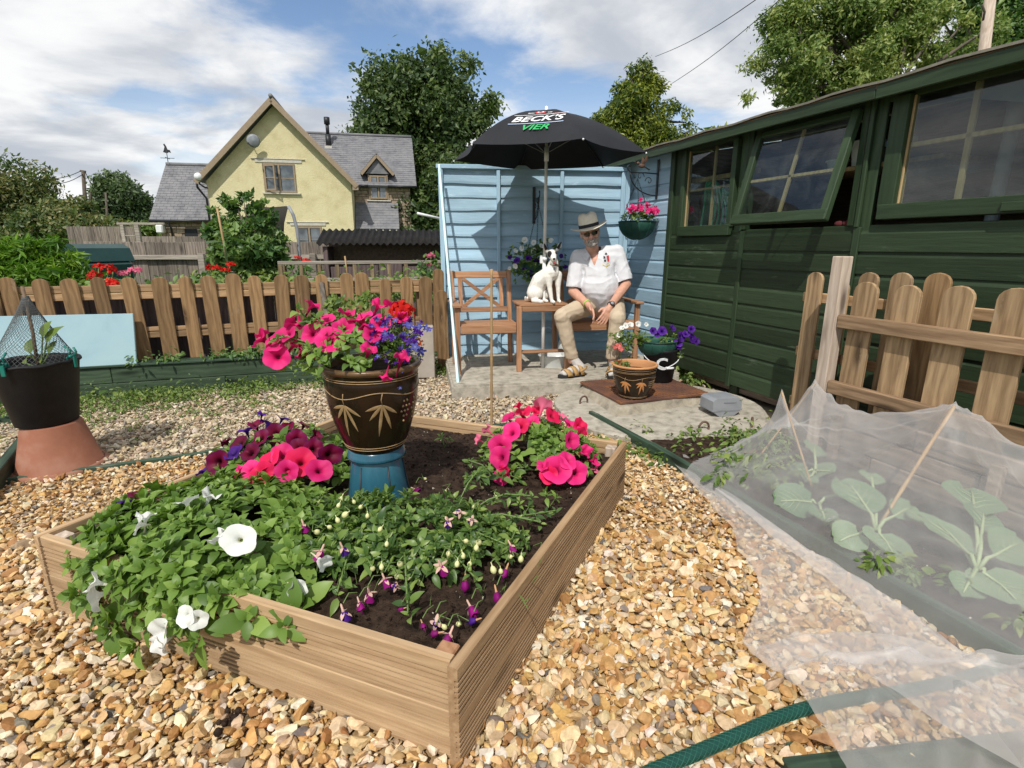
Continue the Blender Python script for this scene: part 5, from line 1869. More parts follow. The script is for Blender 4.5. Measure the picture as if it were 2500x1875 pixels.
px_tree('garden_bush', 'bright lime green bush of narrow leaves behind the picket fence', 'bush', 6.2, (100, 690),
  [(90, 655, 120, 70), (30, 640, 70, 65), (170, 690, 70, 70), (110, 620, 60, 50), (220, 720, 40, 50)], 'leaf_bush', 14000, .095, 51, r0=.03, nl=60, shape=(1.0, .26), rmin=.12, rmax=.2, flat=.5, jitter=.3)
px_tree('tall_shrub', 'tall dark green leafy shrub in front of the yellow gable', 'shrub', 7.3, (610, 700),
  [(600, 610, 90, 75), (545, 570, 40, 55), (650, 570, 40, 55), (560, 505, 16, 42), (585, 490, 14, 45), (612, 500, 14, 45), (640, 505, 15, 45), (532, 530, 14, 40), (668, 540, 14, 42), (650, 640, 55, 55), (688, 600, 18, 50), (535, 640, 40, 50)],
  'leaf_shrub', 15000, .070, 52, r0=.04, nl=110, shape=(1.0, .62), rmin=.10, rmax=.18, jitter=.3, shell=.7)
sf = thing('sunflower_plant', 'young sunflower with big pale leaves at the foot of the tall shrub', 'plant', deep(560, 690, 6.25) * Vector((1, 1, 0)))
q = MB()
q.tube([(0, 0, 0), (.02, 0, .7), (.0, 0, 1.30)], [.02, .016, .01], 8)
q.build('stem', M['stem'], sf)
pv = [(0, 0, 0), (.05, .02, .01), (.085, .07, .0), (.07, .13, -.012), (.0, .2, -.03), (-.07, .13, -.012), (-.085, .07, 0), (-.05, .02, .01), (0, .08, -.015)]
lm = MB()
lm.add(pv, [(k, (k + 1) % 8, 8) for k in range(8)], smooth=True)
lme = lm.mesh('leaf', M['leaf_weed'])
rs = random.Random(3)
for k in range(17):
 a = k * 2.4
 o = link('leaf', lme, None, sf)
 z = .62 + .045 * k
 o.matrix_local = Matrix.Translation((.05 * math.cos(a), .05 * math.sin(a), z)) @ Matrix.Rotation(a - math.pi / 2, 4, 'Z') @ Matrix.Rotation(RAD(rs.uniform(-25, 15)), 4, 'X') @ Matrix.Scale(rs.uniform(.8, 1.25), 4)
def pole(name, label, p0, p1, r, crossarm=None):
 o = thing(name, label, 'telegraph pole')
 q = MB()
 q.tube([p0, p1], [r, r * .75], 10)
 q.build('shaft', M['post_pale'] if r > .1 and p1.y < 20 else M['bark'], o)
 if crossarm:
  q = MB()
  for a, b in crossarm:
   q.tube([a, b], r * .45, 6)
  q.build('crossarm', M['bark'], o)
 return o
Y1 = 34
pole('telegraph_pole', 'slim leaning telegraph pole with wires above the left hedge', deep(216, 620, Y1), deep(203, 416, Y1), .13, [(deep(196, 417, Y1), deep(209, 419, Y1)), (deep(221, 470, Y1), deep(221, 500, Y1))])
pole('telegraph_pole', 'thin far pole with a lamp arm before the round tree', deep(266, 600, 45), deep(258, 470, 45), .10, [(deep(248, 511, 45), deep(262, 508, 45))])
tp = pole('telegraph_pole', 'pale timber telegraph pole behind the green shed', deep(2418, 330, 11) * Vector((1, 1, 0)), deep(2424, -60, 11), .115)
q = MB()
q.tube([deep(2398, 12, 10.8), deep(2404, 30, 10.85), deep(2400, 50, 10.85)], .018, 6)
q.build('bracket', M['bark'], tp)
for nm, a, b, lab, sg in (('overhead_wire', deep(1815, 0, 12) + (deep(1815, 0, 12) - deep(1640, 112, 18)) * .6, deep(1600, 138, 19.5), 'upper overhead wire crossing the sky beside the evergreen', .0),
                          ('overhead_wire', deep(1880, 0, 12) + (deep(1880, 0, 12) - deep(1665, 183, 18)) * .6, deep(1640, 204, 19.0), 'lower overhead wire crossing the sky beside the evergreen', .0)):
 o = thing(nm, lab, 'wire')
 q = MB()
 q.tube([a.lerp(b, i / 12) - Vector((0, 0, .18 * math.sin(math.pi * i / 12))) for i in range(13)], .0085, 5)
 q.build('cable', M['black_metal'], o)
for i, (a, b, lab) in enumerate(((deep(198, 417, Y1), deep(110, 438, 30), 'upper wire running left from the slim leaning pole'), (deep(203, 425, Y1), deep(130, 450, 30), 'lower wire running left from the slim leaning pole'), (deep(208, 420, Y1), deep(236, 470, 38), 'wire dropping from the slim leaning pole towards the round tree'))):
 o = thing('overhead_wire', lab, 'wire')
 q = MB()
 q.tube([a.lerp(b, k / 8) - Vector((0, 0, .12 * math.sin(math.pi * k / 8))) for k in range(9)], .02, 5)
 q.build('cable', M['black_metal'], o)
sheet('far_hill', [(-400, 250), (-150, 320), (200, 330), (500, 260), (500, 420), (-400, 420)], -.03, M['meadow'])
# ------------------------------------------------------------------ leaf and flower shapes
def leaf_shape(L=1.0, W=.55, fold=.18, curl=.25, tip=.9, rows=5):
 """blade along +y, folded on its midrib; returns V, F (quads)"""
 V, F = [], []
 for i in range(rows + 1):
  t = i / rows
  w = W * .5 * (math.sin(math.pi * min(t ** .8, 1)) ** .8) * (1 if t < tip else .9)
  if i == 0:
   w = W * .06
  if i == rows:
   w = W * .015
  z = -curl * t * t + .06 * math.sin(t * math.pi)
  V += [(-w, t * L, z + fold * w + .02 * math.sin(i * 2.1)), (0, t * L, z), (w, t * L, z + fold * w - .02 * math.sin(i * 2.6))]
 for i in range(rows):
  a = i * 3
  F += [(a, a + 1, a + 4, a + 3), (a + 1, a + 2, a + 5, a + 4)]
 return np.array(V), np.array(F)
PET_LEAVES = [leaf_shape(1, .60, .25, c) for c in (.05, .22, .42)]
FUC_LEAVES = [leaf_shape(1, .46, .30, c) for c in (.1, .3)]
def mesh_of(name, VF, mat):
 me = np_mesh(name, VF[0], VF[1], mat)
 return me
def petunia_shape(seed, depth=.75, ruffle=.08, lobes=5):
 """trumpet: mouth faces +z, tube behind; unit mouth radius; returns V, F, rad"""
 r = random.Random(seed)
 seg = 30
 prof = [(.07, -depth * 1.25), (.12, -depth * .8), (.20, -depth * .35), (.42, -.10), (.74, .0), (1.0, .03)]
 V, F, RD_ = [], [], []
 ph = r.uniform(0, 6.28)
 for i, (rad, z) in enumerate(prof):
  t = i / (len(prof) - 1)
  for k in range(seg):
   a = 2 * math.pi * k / seg
   lob = 1 + (.17 * (abs(math.cos(lobes * .5 * a + ph)) ** .5 - .75) if i >= 3 else 0) * (t ** 3)
   zz = z + .05 * t * t * abs(math.cos(2.5 * a + ph)) + ruffle * t ** 3 * (math.sin(2 * a + ph) * .9 + math.sin(5 * a + ph * 2) * .8 + math.sin(3 * a) * .5)
   V.append((rad * lob * math.cos(a), rad * lob * math.sin(a), zz))
   RD_.append(max(0, min(1, rad * (1 - .22 * abs(math.cos(2.5 * a + ph)) ** 10 * (i < 5)))))
 for i in range(len(prof) - 1):
  for k in range(seg):
   k2 = (k + 1) % seg
   F.append((i * seg + k, i * seg + k2, (i + 1) * seg + k2, (i + 1) * seg + k))
 return np.array(V), np.array(F), np.array(RD_)
def rad_mesh(name, V, F, rad, mat):
 me = np_mesh(name, V, F, mat)
 a = me.attributes.new('rad', 'FLOAT', 'POINT')
 a.data.foreach_set('value', np.asarray(rad, dtype=np.float32))
 return me
def look_rot(n, roll=0.0):
 n = Vector(n).normalized()
 return n.to_track_quat('Z', 'Y').to_matrix().to_4x4() @ Matrix.Rotation(roll, 4, 'Z')
PETS = {}
def petunia_mesh(mat, k):
 key = (mat, k)
 if key not in PETS:
  V, F, r_ = petunia_shape(k * 7 + 1, depth=(.7, .8, 1.1)[k % 3], ruffle=(.09, .11, .14)[k % 3])
  if k % 3 == 2:          # half closed, seen as a trumpet
   V = V * np.array([.72, .72, 1.2])
  PETS[key] = rad_mesh('flower', V, F, r_, M[mat])
 return PETS[key]
class Plant:
 """collects leaf transforms; the leaves nearest the camera become parts, the others one joined part"""
 def __init__(self, name, label, cat, base, protos, mat, mat_j, n_parts, seed, group=None):
  self.base = Vector(base)
  self.o = thing(name, label, cat, self.base, 0, group)
  self.pr, self.mat, self.mat_j, self.n_parts = protos, mat, mat_j, n_parts
  self.r = np.random.default_rng(seed)
  self.P, self.N, self.Y, self.S = [], [], [], []
 def leaf(self, p, n, fwd, s):
  self.P.append(tuple(p)), self.N.append(tuple(n)), self.Y.append(tuple(fwd)), self.S.append(s)
 def whorl(self, p, up, size, count=8, spread=1.0):
  """a rosette of leaves about a shoot tip, small ones upright inside, large ones lying outside"""
  r = self.r
  up = Vector(up).normalized()
  a0 = r.uniform(0, 6.28)
  t1 = up.orthogonal().normalized()
  t2 = up.cross(t1)
  for k in range(count):
   t = (k + .5) / count
   a = a0 + k * 2.4
   side = t1 * math.cos(a) + t2 * math.sin(a)
   el = (1 - t) * 1.2 + r.normal() * .18          # inner leaves stand up
   d = side * math.cos(el) * spread + up * math.sin(el)
   n = up * math.cos(el) - side * math.sin(el) + Vector(r.normal(size=3)) * .18
   s = size * (.38 + .72 * t) * math.exp(r.normal() * .14)
   q = Vector(p) + side * size * .12 * t - up * size * .5 * t
   self.leaf(q, n, d, s)
 def finish(self):
  P, N, Y, S = [np.array(a, dtype=float) for a in (self.P, self.N, self.Y, self.S)]
  n = len(P)
  R = frames(N, self.r, Y)
  wh = self.r.integers(0, len(self.pr), n)
  d = np.linalg.norm(P - np.array([0, 0, CAMZ]), axis=1)
  key = S / d * (1 + .4 * (P[:, 2] - P[:, 2].mean()) / (P[:, 2].std() + 1e-6))
  order = np.argsort(-key)
  top, rest = order[:self.n_parts], order[self.n_parts:]
  Rl = P - np.array(self.base)
  me = [mesh_of('leaf', p, M[self.mat]) for p in self.pr]
  for i in top:
   o = bpy.data.objects.new('leaf', me[wh[i]])
   COL.objects.link(o)
   o.parent = self.o
   m = np.eye(4)
   m[:3, :3] = R[i] * S[i]
   m[:3, 3] = Rl[i]
   o.matrix_local = Matrix(m.tolist())
  if len(rest):
   V, F, I = scatter(self.pr, wh[rest], R[rest], Rl[rest], S[rest])
   rnd = np.clip(self.r.normal(.45, .28, len(rest)), 0, 1)
   o = link('foliage', np_mesh('foliage', V, F, M[self.mat_j], rnd=rnd[I]), None, self.o)
   o['kind'] = 'stuff'
 def bloom(self, p, n, mat, size, k=0, label=None):
  o = link('flower', petunia_mesh(mat, k), None, self.o)
  o.matrix_local = Matrix.Translation(Vector(p) - self.base) @ look_rot(Vector(n).normalized() + Vector((random.gauss(0, .14), random.gauss(0, .14), random.gauss(0, .14))), random.uniform(0, 6.28)) @ Matrix.Diagonal((size * random.uniform(1.0, 1.2), size * random.uniform(.95, 1.18), size * random.uniform(.8, 1.5), 1))
  return o
 def stem(self, pts, r=.003):
  self._stems = getattr(self, '_stems', MB())
  self._stems.tube([Vector(p) - self.base for p in pts], r, 5, False)
 def stems_done(self):
  if hasattr(self, '_stems'):
   self._stems.build('stems', M['stem'], self.o)['kind'] = 'stuff'
def to_cam(p):
 return (Vector((0, 0, CAMZ)) - Vector(p)).normalized()
def march(px, py, h, t0=.8, t1=4.5):
 """first point where the line of sight drops under the height field h(x, y); else the closest approach"""
 d = Vector(sight(px, py))
 best, bp = 9, None
 t = t0
 while t < t1:
  p = Vector((0, 0, CAMZ)) + d * t
  g = p.z - h(p.x, p.y)
  if g < best:
   best, bp = g, p.copy()
  if g < 0:
   return p
  t += .006
 return bp
# ---- white petunia, spilling over the front board
def dome_field(c, ax, ra, rb, z0, hh):
 c = Vector(c)
 ax = Vector(ax)
 ay = Vector((-ax.y, ax.x, 0))
 def f(x, y):
  d = Vector((x, y, 0)) - Vector((c.x, c.y, 0))
  q = (d.dot(ax) / ra) ** 2 + (d.dot(ay) / rb) ** 2
  if q >= 1:
   return -5
  return z0 + hh * math.sqrt(1 - q) * (1 + .12 * mnoise.noise(Vector((x * 9, y * 9, c.x))))
 return f
wp = Plant('petunia_plant', 'white petunia with large leaves spilling over the front board of the planter', 'petunia', (-1.02, 1.68, .24), PET_LEAVES, 'leaf_pet', 'leaf_pet_j', 285, 61)
hw = dome_field((-1.00, 1.69, 0), ud, .52, .37, .27, .13)
r_ = np.random.default_rng(8)
cnt = 0
while cnt < 225:
 a, b = r_.uniform(-1, 1, 2)
 if a * a + b * b > .96:
  continue
 p = Vector((-1.00, 1.69, 0)) + ud * (a * .51) + Vector((-ud.y, ud.x, 0)) * (b * .36)
 z = hw(p.x, p.y)
 if z < 0:
  continue
 up = Vector((a * .55, -.15 + b * .45, 1))
 up = ud * a * .6 + vd * b * .6 + Vector((0, -.1, 1))
 wp.whorl(Vector((p.x, p.y, z + r_.uniform(-.03, .012))), up, r_.uniform(.050, .074), 9)
 cnt += 1
for _ in range(52):
 a = r_.uniform(-.36, .36)
 t = r_.uniform(0, 1)
 drop = (.26 if a < .1 else .15) * t
 out = .04 + .10 * math.sin(min(t * 1.6, 1.57)) + r_.uniform(-.02, .03)
 base = Vector((-1.02, 1.70, 0)) + ud * a
 k = (Vector((BED_F.x, BED_F.y, 0)) - base).dot(vd)
 p = base + vd * (k - out)
 wp.whorl(Vector((p.x, p.y, .33 - drop)), -vd * (.7 + t) + Vector((0, 0, .75 - .4 * t)), r_.uniform(.052, .078), 8)
for _ in range(26):
 wp.whorl(ground_at(r_.uniform(440, 700), r_.uniform(1350, 1440), .285 + r_.uniform(0, .02)), Vector((r_.normal() * .3, -.4, 1)), .066, 8)
for px, py in ((640, 1480), (700, 1500), (735, 1470), (600, 1510), (690, 1530)):
 p = ground_at(px, py, .27)
 wp.whorl(p, Vector((.1, -.8, .9)), .075, 6)
wp.finish()
def hw2(x, y):
 k = (Vector((BED_F.x, BED_F.y, 0)) - Vector((x, y, 0))).dot(vd)
 h = hw(x, y)
 a = (Vector((x, y, 0)) - Vector((-1.02, 1.7, 0))).dot(ud)
 if -.03 < k < .15 and -.48 < a < .4:
  h = max(h, .36 - max(k, 0) * 2.0)
 return h
for px, py, n, s, k in ((583, 1318, (.12, -.62, .75), .046, 0), (531, 1310, (-.7, -.2, .45), .034, 2), (515, 1207, (.45, .35, .9), .040, 2), (455, 1222, (-.3, .2, .9), .036, 1),
      (356, 1258, (.1, .1, .9), .034, 2), (337, 1280, (-.7, -.3, .3), .030, 1), (226, 1421, (-.8, -.3, .35), .040, 2), (230, 1457, (-.9, -.35, -.1), .042, 1),
      (724, 1440, (.5, -.5, .2), .036, 2), (793, 1374, (.6, -.4, .1), .034, 2), (391, 1547, (-.4, -.7, .3), .038, 1), (388, 1578, (-.3, -.8, -.2), .040, 2),
      (453, 1504, (-.2, -.8, .4), .026, 1), (482, 1513, (.3, -.8, .4), .024, 1)):
 p = march(px, py, hw2) + to_cam((0, 0, 0)) * 0
 p = p + to_cam(p) * .065
 wp.bloom(p, n, 'white_petal', s, k)
 wp.stem([p - Vector(n).normalized() * s * .9, p - Vector(n).normalized() * s * 1.3 - Vector((0, 0, .04))], .002)
wp.stems_done()
# ---- wine red and hot pink petunia
mp = Plant('petunia_plant', 'wine red and hot pink petunias left of the blue pedestal pot', 'petunia', (-1.0, 2.28, .24), PET_LEAVES, 'leaf_pet', 'leaf_pet_j', 180, 62)
hm = dome_field((-.98, 2.24, 0), ud, .40, .34, .27, .17)
cnt = 0
while cnt < 110:
 a, b = r_.uniform(-1, 1, 2)
 if a * a + b * b > .98:
  continue
 p = Vector((-.98, 2.24, 0)) + ud * (a * .40) + Vector((-ud.y, ud.x, 0)) * (b * .34)
 z = hm(p.x, p.y)
 if z < 0:
  continue
 mp.whorl(Vector((p.x, p.y, z + r_.uniform(-.035, .005))), ud * a * .6 + vd * b * .6 + Vector((0, -.1, 1)), r_.uniform(.045, .066), 8)
 cnt += 1
mp.finish()
for px, py, mt, s, n, k in ((657, 1033, 'violet_petal', .036, (.1, .3, .9), 1), (674, 1062, 'wine_petal', .046, (.05, -.85, .45), 0), (724, 1075, 'wine_petal', .040, (.3, -.7, .5), 1),
       (743, 1036, 'wine_petal', .034, (.2, .2, .9), 1), (601, 1049, 'violet_petal', .034, (-.4, .1, .9), 1), (584, 1084, 'wine_petal', .040, (-.3, -.5, .7), 1),
       (531, 1128, 'wine_petal', .044, (-.3, -.85, .3), 0), (551, 1079, 'wine_petal', .032, (-.6, .0, .7), 2), (610, 1105, 'wine_petal', .036, (-.1, -.6, .6), 1),
       (773, 1059, 'wine_petal', .034, (.7, -.1, .4), 2), (806, 1110, 'wine_petal', .042, (.45, -.75, .35), 0), (730, 1094, 'wine_petal', .038, (.1, -.6, .7), 1),
       (508, 1169, 'wine_petal', .036, (-.6, -.3, .7), 1), (654, 1124, 'red_pink_petal', .052, (-.25, -.45, .9), 0), (733, 1128, 'red_pink_petal', .054, (.1, -.6, .8), 0),
       (779, 1148, 'pink_petal', .042, (.5, -.5, .6), 1), (614, 1148, 'pink_petal', .038, (-.2, -.6, .7), 1), (580, 1152, 'pink_petal', .034, (-.7, -.4, .4), 2),
       (586, 1190, 'red_pink_petal', .036, (-.2, -.5, .8), 1), (306, 1225, 'violet_petal', .026, (-.3, .2, .9), 1), (336, 1208, 'wine_petal', .028, (.2, .2, .9), 1),
       (452, 1197, 'violet_petal', .024, (.2, .0, .9), 1), (640, 1010, 'violet_petal', .028, (.1, .2, .9), 2), (700, 1040, 'wine_petal', .03, (.1, -.2, .9), 1), (495, 1150, 'violet_petal', .028, (-.6, 0, .7), 1), (635, 1070, 'wine_petal', .036, (-.1, -.6, .7), 0), (570, 1105, 'violet_petal', .034, (-.4, -.3, .8), 1), (690, 1110, 'pink_petal', .044, (.0, -.6, .8), 0), (765, 1095, 'wine_petal', .036, (.3, -.6, .5), 0), (640, 1155, 'red_pink_petal', .040, (-.1, -.7, .6), 0), (700, 1150, 'pink_petal', .040, (.1, -.7, .5), 1), (625, 1035, 'wine_petal', .034, (-.1, -.2, .9), 1), (690, 1020, 'violet_petal', .03, (.1, .1, .9), 1)):
 p = march(px, py, hm)
 if p.z > .6 or p.z < .2:
  p = ground_at(px, py, .33)
 p += to_cam(p) * .045
 mp.bloom(p, n, mt, s * 1.06, k)
# ---- pink petunia at the right corner
pp = Plant('petunia_plant', 'rounded hot pink petunia near the right corner of the planter', 'petunia', (.13, 2.36, .24), PET_LEAVES, 'leaf_pet', 'leaf_pet_j', 180, 63)
hp_ = dome_field((.13, 2.38, 0), (1, 0, 0), .285, .27, .27, .17)
cnt = 0
while cnt < 100:
 a, b = r_.uniform(-1, 1, 2)
 if a * a + b * b > .98:
  continue
 p = Vector((.13 + a * .28, 2.38 + b * .27, 0))
 z = hp_(p.x, p.y)
 if z < 0:
  continue
 pp.whorl(Vector((p.x, p.y, z + r_.uniform(-.03, .01))), Vector((a * .7, b * .7 - .15, 1)), r_.uniform(.042, .062), 8)
 cnt += 1
pp.finish()
for px, py, s, n, k, mt in ((1265, 989, .034, (-.3, .2, .8), 2, 'red_pink_petal'), (1275, 1006, .040, (-.1, -.2, .9), 1, 'red_pink_petal'), (1326, 988, .046, (.2, .5, .7), 1, 'rose_petal'),
       (1309, 1004, .034, (.3, -.3, .7), 2, 'red_pink_petal'), (1248, 1056, .044, (-.35, -.6, .6), 0, 'pink_petal'), (1221, 1090, .044, (-.4, -.75, .4), 0, 'pink_petal'),
       (1221, 1117, .044, (-.3, -.75, .3), 1, 'pink_petal'), (1187, 1048, .030, (-.8, .1, .3), 2, 'rose_petal'), (1166, 1073, .030, (-.8, -.3, .3), 2, 'rose_petal'),
       (1360, 1147, .050, (.05, -.8, .5), 0, 'pink_petal'), (1406, 1155, .048, (.3, -.85, .35), 0, 'pink_petal'), (1326, 1136, .034, (-.4, -.6, .5), 2, 'pink_petal'),
       (1396, 1037, .034, (.4, -.2, .7), 1, 'pink_petal'), (1417, 1040, .038, (.7, -.4, .5), 1, 'red_pink_petal'), (1417, 1066, .040, (.6, -.7, .2), 0, 'red_pink_petal'),
       (1430, 1102, .036, (.7, -.5, .3), 2, 'pink_petal'), (1453, 1124, .032, (.8, -.4, .2), 2, 'pink_petal'), (1375, 1014, .032, (.3, .2, .9), 2, 'rose_petal'),
       (1231, 1151, .036, (-.3, -.7, .3), 2, 'red_pink_petal'), (1457, 1145, .028, (.8, -.3, .1), 2, 'rose_petal'), (1225, 1165, .03, (-.2, -.8, .3), 1, 'pink_petal'), (1300, 1030, .036, (0, -.5, .8), 0, 'pink_petal'), (1350, 1015, .036, (.2, -.4, .8), 1, 'red_pink_petal'), (1270, 1040, .034, (-.2, -.5, .7), 1, 'red_pink_petal'), (1385, 1125, .036, (.2, -.8, .4), 1, 'pink_petal'), (1340, 1160, .036, (0, -.85, .3), 1, 'red_pink_petal'), (1240, 1020, .034, (-.4, -.2, .8), 1, 'pink_petal'), (1395, 1075, .034, (.4, -.6, .5), 0, 'pink_petal')):
 p = march(px, py, hp_)
 if p.z < .2 or p.z > .6:
  p = ground_at(px, py, .34)
 p += to_cam(p) * .04
 pp.bloom(p, n, mt, s * 1.06, k)
# ---- fuchsia
fx = Plant('fuchsia_plant', 'sprawling fuchsia with cream buds and purple skirts in the middle of the planter', 'fuchsia', (-.40, 1.66, .24), FUC_LEAVES, 'leaf_fuc', 'leaf_fuc_j', 285, 64)
FC = Vector((-.40, 1.655, 0))
hf = dome_field(FC, (1, -.1, 0), .47, .265, .255, .135)
cnt = 0
while cnt < 330:
 a, b = r_.uniform(-1, 1, 2)
 if a * a + b * b > 1:
  continue
 p = FC + Vector((a * .46, b * .255, 0))
 z = hf(p.x, p.y)
 if z < 0:
  continue
 fx.whorl(Vector((p.x, p.y, z + r_.uniform(-.045, .012))), Vector((a * .8 + r_.normal() * .3, b * .6 - .1 + r_.normal() * .3, .9)), r_.uniform(.030, .050), 8, 1.1)
 cnt += 1
sprays = [((-.30, 1.60, .30), (-.10, 1.36, .31)), ((-.25, 1.62, .30), (-.02, 1.52, .33)), ((-.2, 1.7, .3), (.10, 1.68, .32)), ((-.35, 1.55, .30), (-.28, 1.24, .29)), ((-.15, 1.80, .3), (.08, 1.86, .33)),
          ((-.5, 1.55, .30), (-.50, 1.33, .29)), ((-.2, 1.9, .3), (-.10, 2.05, .36)), ((-.62, 1.6, .3), (-.60, 1.40, .29)), ((-.15, 1.6, .28), (.16, 1.80, .30))]
for a, b in sprays:
 a, b = Vector(a), Vector(b)
 m = a.lerp(b, .55) + Vector((0, 0, .035))
 fx.stem([a, a.lerp(m, .5) + Vector((0, 0, .012)), m, b], .0028)
 for k in range(7):
  t = .25 + k * .125
  p = a.lerp(m, min(t / .55, 1)) if t < .55 else m.lerp(b, (t - .55) / .45)
  fx.whorl(p, Vector((r_.normal() * .4, -.3, 1)), .034 + .012 * r_.random(), 4, 1.1)
fx.finish()
budm = MB()
budm.lathe([(.001, -.55), (.24, -.48), (.42, -.2), (.44, .1), (.30, .42), (.08, .62), (.06, .8), (.08, 1.05), (.03, 1.1)], 10)
bud_me = budm.mesh('bud', M['bud'])
def fuchsia_flower(p, tilt, size, withered=False, seed=0):
 """hanging flower: pale tube, four swept sepals and a bell skirt"""
 r = random.Random(seed)
 q = MB()
 q.lathe([(.02, 1.15), (.10, 1.0), (.11, .55), (.16, .38), (.10, .30)], 10)
 V, F = leaf_shape(1.0, .42, .2, -.25 if not withered else .5)
 for k in range(4):
  a = k * math.pi / 2 + r.uniform(-.2, .2)
  mm = Matrix.Translation((0, 0, .36)) @ Matrix.Rotation(a, 4, 'Z') @ Matrix.Rotation(RAD(r.uniform(-70, -15) if not withered else -70), 4, 'X') @ Matrix.Scale(.95, 4)
  q.add([tuple(v) for v in V], [tuple(f) for f in F], mm, True)
 me = q.mesh('flower', M['sepal' if not withered else 'dry_petal'])
 at = me.attributes.new('rad', 'FLOAT', 'POINT')
 at.data.foreach_set('value', np.full(len(me.vertices), .6, dtype=np.float32))
 o = link('flower', me, None, fx.o)
 o.matrix_local = Matrix.Translation(Vector(p) - fx.base) @ Euler((tilt[0], tilt[1], r.uniform(0, 6))).to_matrix().to_4x4() @ Matrix.Scale(size, 4)
 q = MB()
 vs, fs = [], []
 sg = 12
 for i, (rr, z) in enumerate(((.12, .36), (.30, .2), (.40, -.1), (.46, -.42), (.50 if not withered else .3, -.62))):
  for k in range(sg):
   a = 2 * math.pi * k / sg
   vs.append((rr * (1 + .10 * math.sin(4 * a)) * math.cos(a), rr * (1 + .1 * math.sin(4 * a)) * math.sin(a), z + (.08 * math.sin(3 * a) if i == 4 else 0)))
 fs = [(i * sg + k, i * sg + (k + 1) % sg, (i + 1) * sg + (k + 1) % sg, (i + 1) * sg + k) for i in range(4) for k in range(sg)]
 q.add(vs, fs, smooth=True)
 for k in range(4):
  q.tube([(.05 * math.cos(k * 1.6), .05 * math.sin(k * 1.6), -.2), (.12 * math.cos(k * 1.6), .12 * math.sin(k * 1.6), -1.0 - .1 * k)], .018, 4)
 me = q.mesh('corolla', M['magenta_skirt' if not (seed % 3 == 1) else 'violet_petal'])
 at = me.attributes.new('rad', 'FLOAT', 'POINT')
 at.data.foreach_set('value', np.full(len(me.vertices), .55, dtype=np.float32))
 link('corolla', me, None, o)
 return o
def hf2(x, y):
 return max(hf(x, y), .245)
def c2px(x, y):
 return 700 + x / 2.765, 1050 + y / 2.765
for i, (x, y) in enumerate([(30, 600), (75, 655), (205, 688), (90, 520), (210, 495), (360, 475), (350, 510), (395, 572), (345, 610), (500, 520), (290, 655), (455, 485), (675, 770), (1070, 415), (1410, 455),
       (1295, 515), (1262, 518), (1210, 750), (1295, 758), (1280, 795), (1090, 835), (1190, 848), (1580, 872), (1395, 945), (1510, 855), (765, 905), (765, 235), (1065, 1330), (95, 1125), (630, 670), (1320, 390),
       (545, 580), (1150, 905), (1235, 905), (1445, 955), (580, 935), (640, 925), (745, 990), (820, 1000), (1160, 1310), (450, 435), (935, 330), (1690, 840)]):
 px, py = c2px(x, y)
 p = march(px, py, hf2)
 p += to_cam(p) * .045
 o = link('bud', bud_me, None, fx.o)
 s = (.0225 if i in (0, 2, 5, 7, 14, 18, 22, 23, 25, 26) else .0165) * random.uniform(.9, 1.1)
 rot = Euler((random.uniform(-.9, .9), random.uniform(-.9, .9), 0)).to_matrix().to_4x4()
 o.matrix_local = Matrix.Translation(p - fx.base) @ rot @ Matrix.Scale(s, 4)
 top = p + rot @ Vector((0, 0, s * 1.1))
 fx.stem([top, top + Vector((random.uniform(-.02, .02), random.uniform(0, .03), .012)), top + Vector((random.uniform(-.03, .03), random.uniform(.02, .05), -.01))], .0016)
for i, (x, y, s, tx, ty, wt_) in enumerate([(875, 415, .030, .2, 1.3, 0), (1090, 635, .029, .3, -.3, 0), (120, 665, .030, .2, .2, 0), (225, 850, .036, .4, .2, 0), (385, 820, .030, .3, .1, 0), (1050, 945, .036, .35, -.1, 0),
                                           (668, 1035, .030, -.2, .3, 0), (735, 1065, .026, .8, .4, 0), (558, 1130, .032, .1, 0, 0), (495, 1195, .026, .7, .4, 0), (390, 1262, .034, .2, .3, 0), (1205, 1050, .034, .3, 0, 1),
                                           (1250, 1225, .032, .9, -.5, 0), (1010, 1320, .032, -.3, .9, 0), (1092, 1415, .032, .5, .4, 0), (1520, 805, .028, .3, -.5, 0), (1250, 620, .026, .8, .2, 0), (1420, 1130, .032, .3, -.6, 1),
                                           (1475, 970, .030, .5, -.3, 1), (1165, 570, .028, .3, -.9, 0), (780, 1220, .018, 1.2, 0, 1), (1010, 1385, .024, 1.2, .3, 1), (1265, 1300, .026, 1.0, .3, 1), (920, 1330, .020, 1.3, .2, 1)]):
 px, py = c2px(x, y)
 p = march(px, py, hf2)
 p += to_cam(p) * .045 + Vector((0, 0, .006))
 fuchsia_flower(p, (tx, ty), s * .86, bool(wt_), i)
 fx.stem([p + Vector((0, 0, s * 1.1)), p + Vector((.01, .02, s * 1.6)), p + Vector((.02, .06, s * .8))], .0016)
fx.stems_done()
fy = Plant('fuchsia_plant', 'dark leaved fuchsia sprig between the blue pedestal and the pink petunia', 'fuchsia', (-.07, 2.16, .24), FUC_LEAVES, 'leaf_fuc', 'leaf_fuc_j', 60, 65)
for k in range(9):
 a = k * .7
 e = Vector((-.07 + .13 * math.cos(a), 2.18 + .10 * math.sin(a), .31 + .03 * math.sin(k * 2.2)))
 fy.stem([(-.07, 2.18, .24), e.lerp(Vector((-.07, 2.18, .30)), .5), e], .0025)
 fy.whorl(e, Vector((math.cos(a) * .5, math.sin(a) * .5 - .3, 1)), .046, 7)
 fy.whorl(e.lerp(Vector((-.07, 2.18, .28)), .5), Vector((math.cos(a) * .5, math.sin(a) * .5, 1)), .04, 4)
fy.finish()
fy.stems_done()
sdn = 0
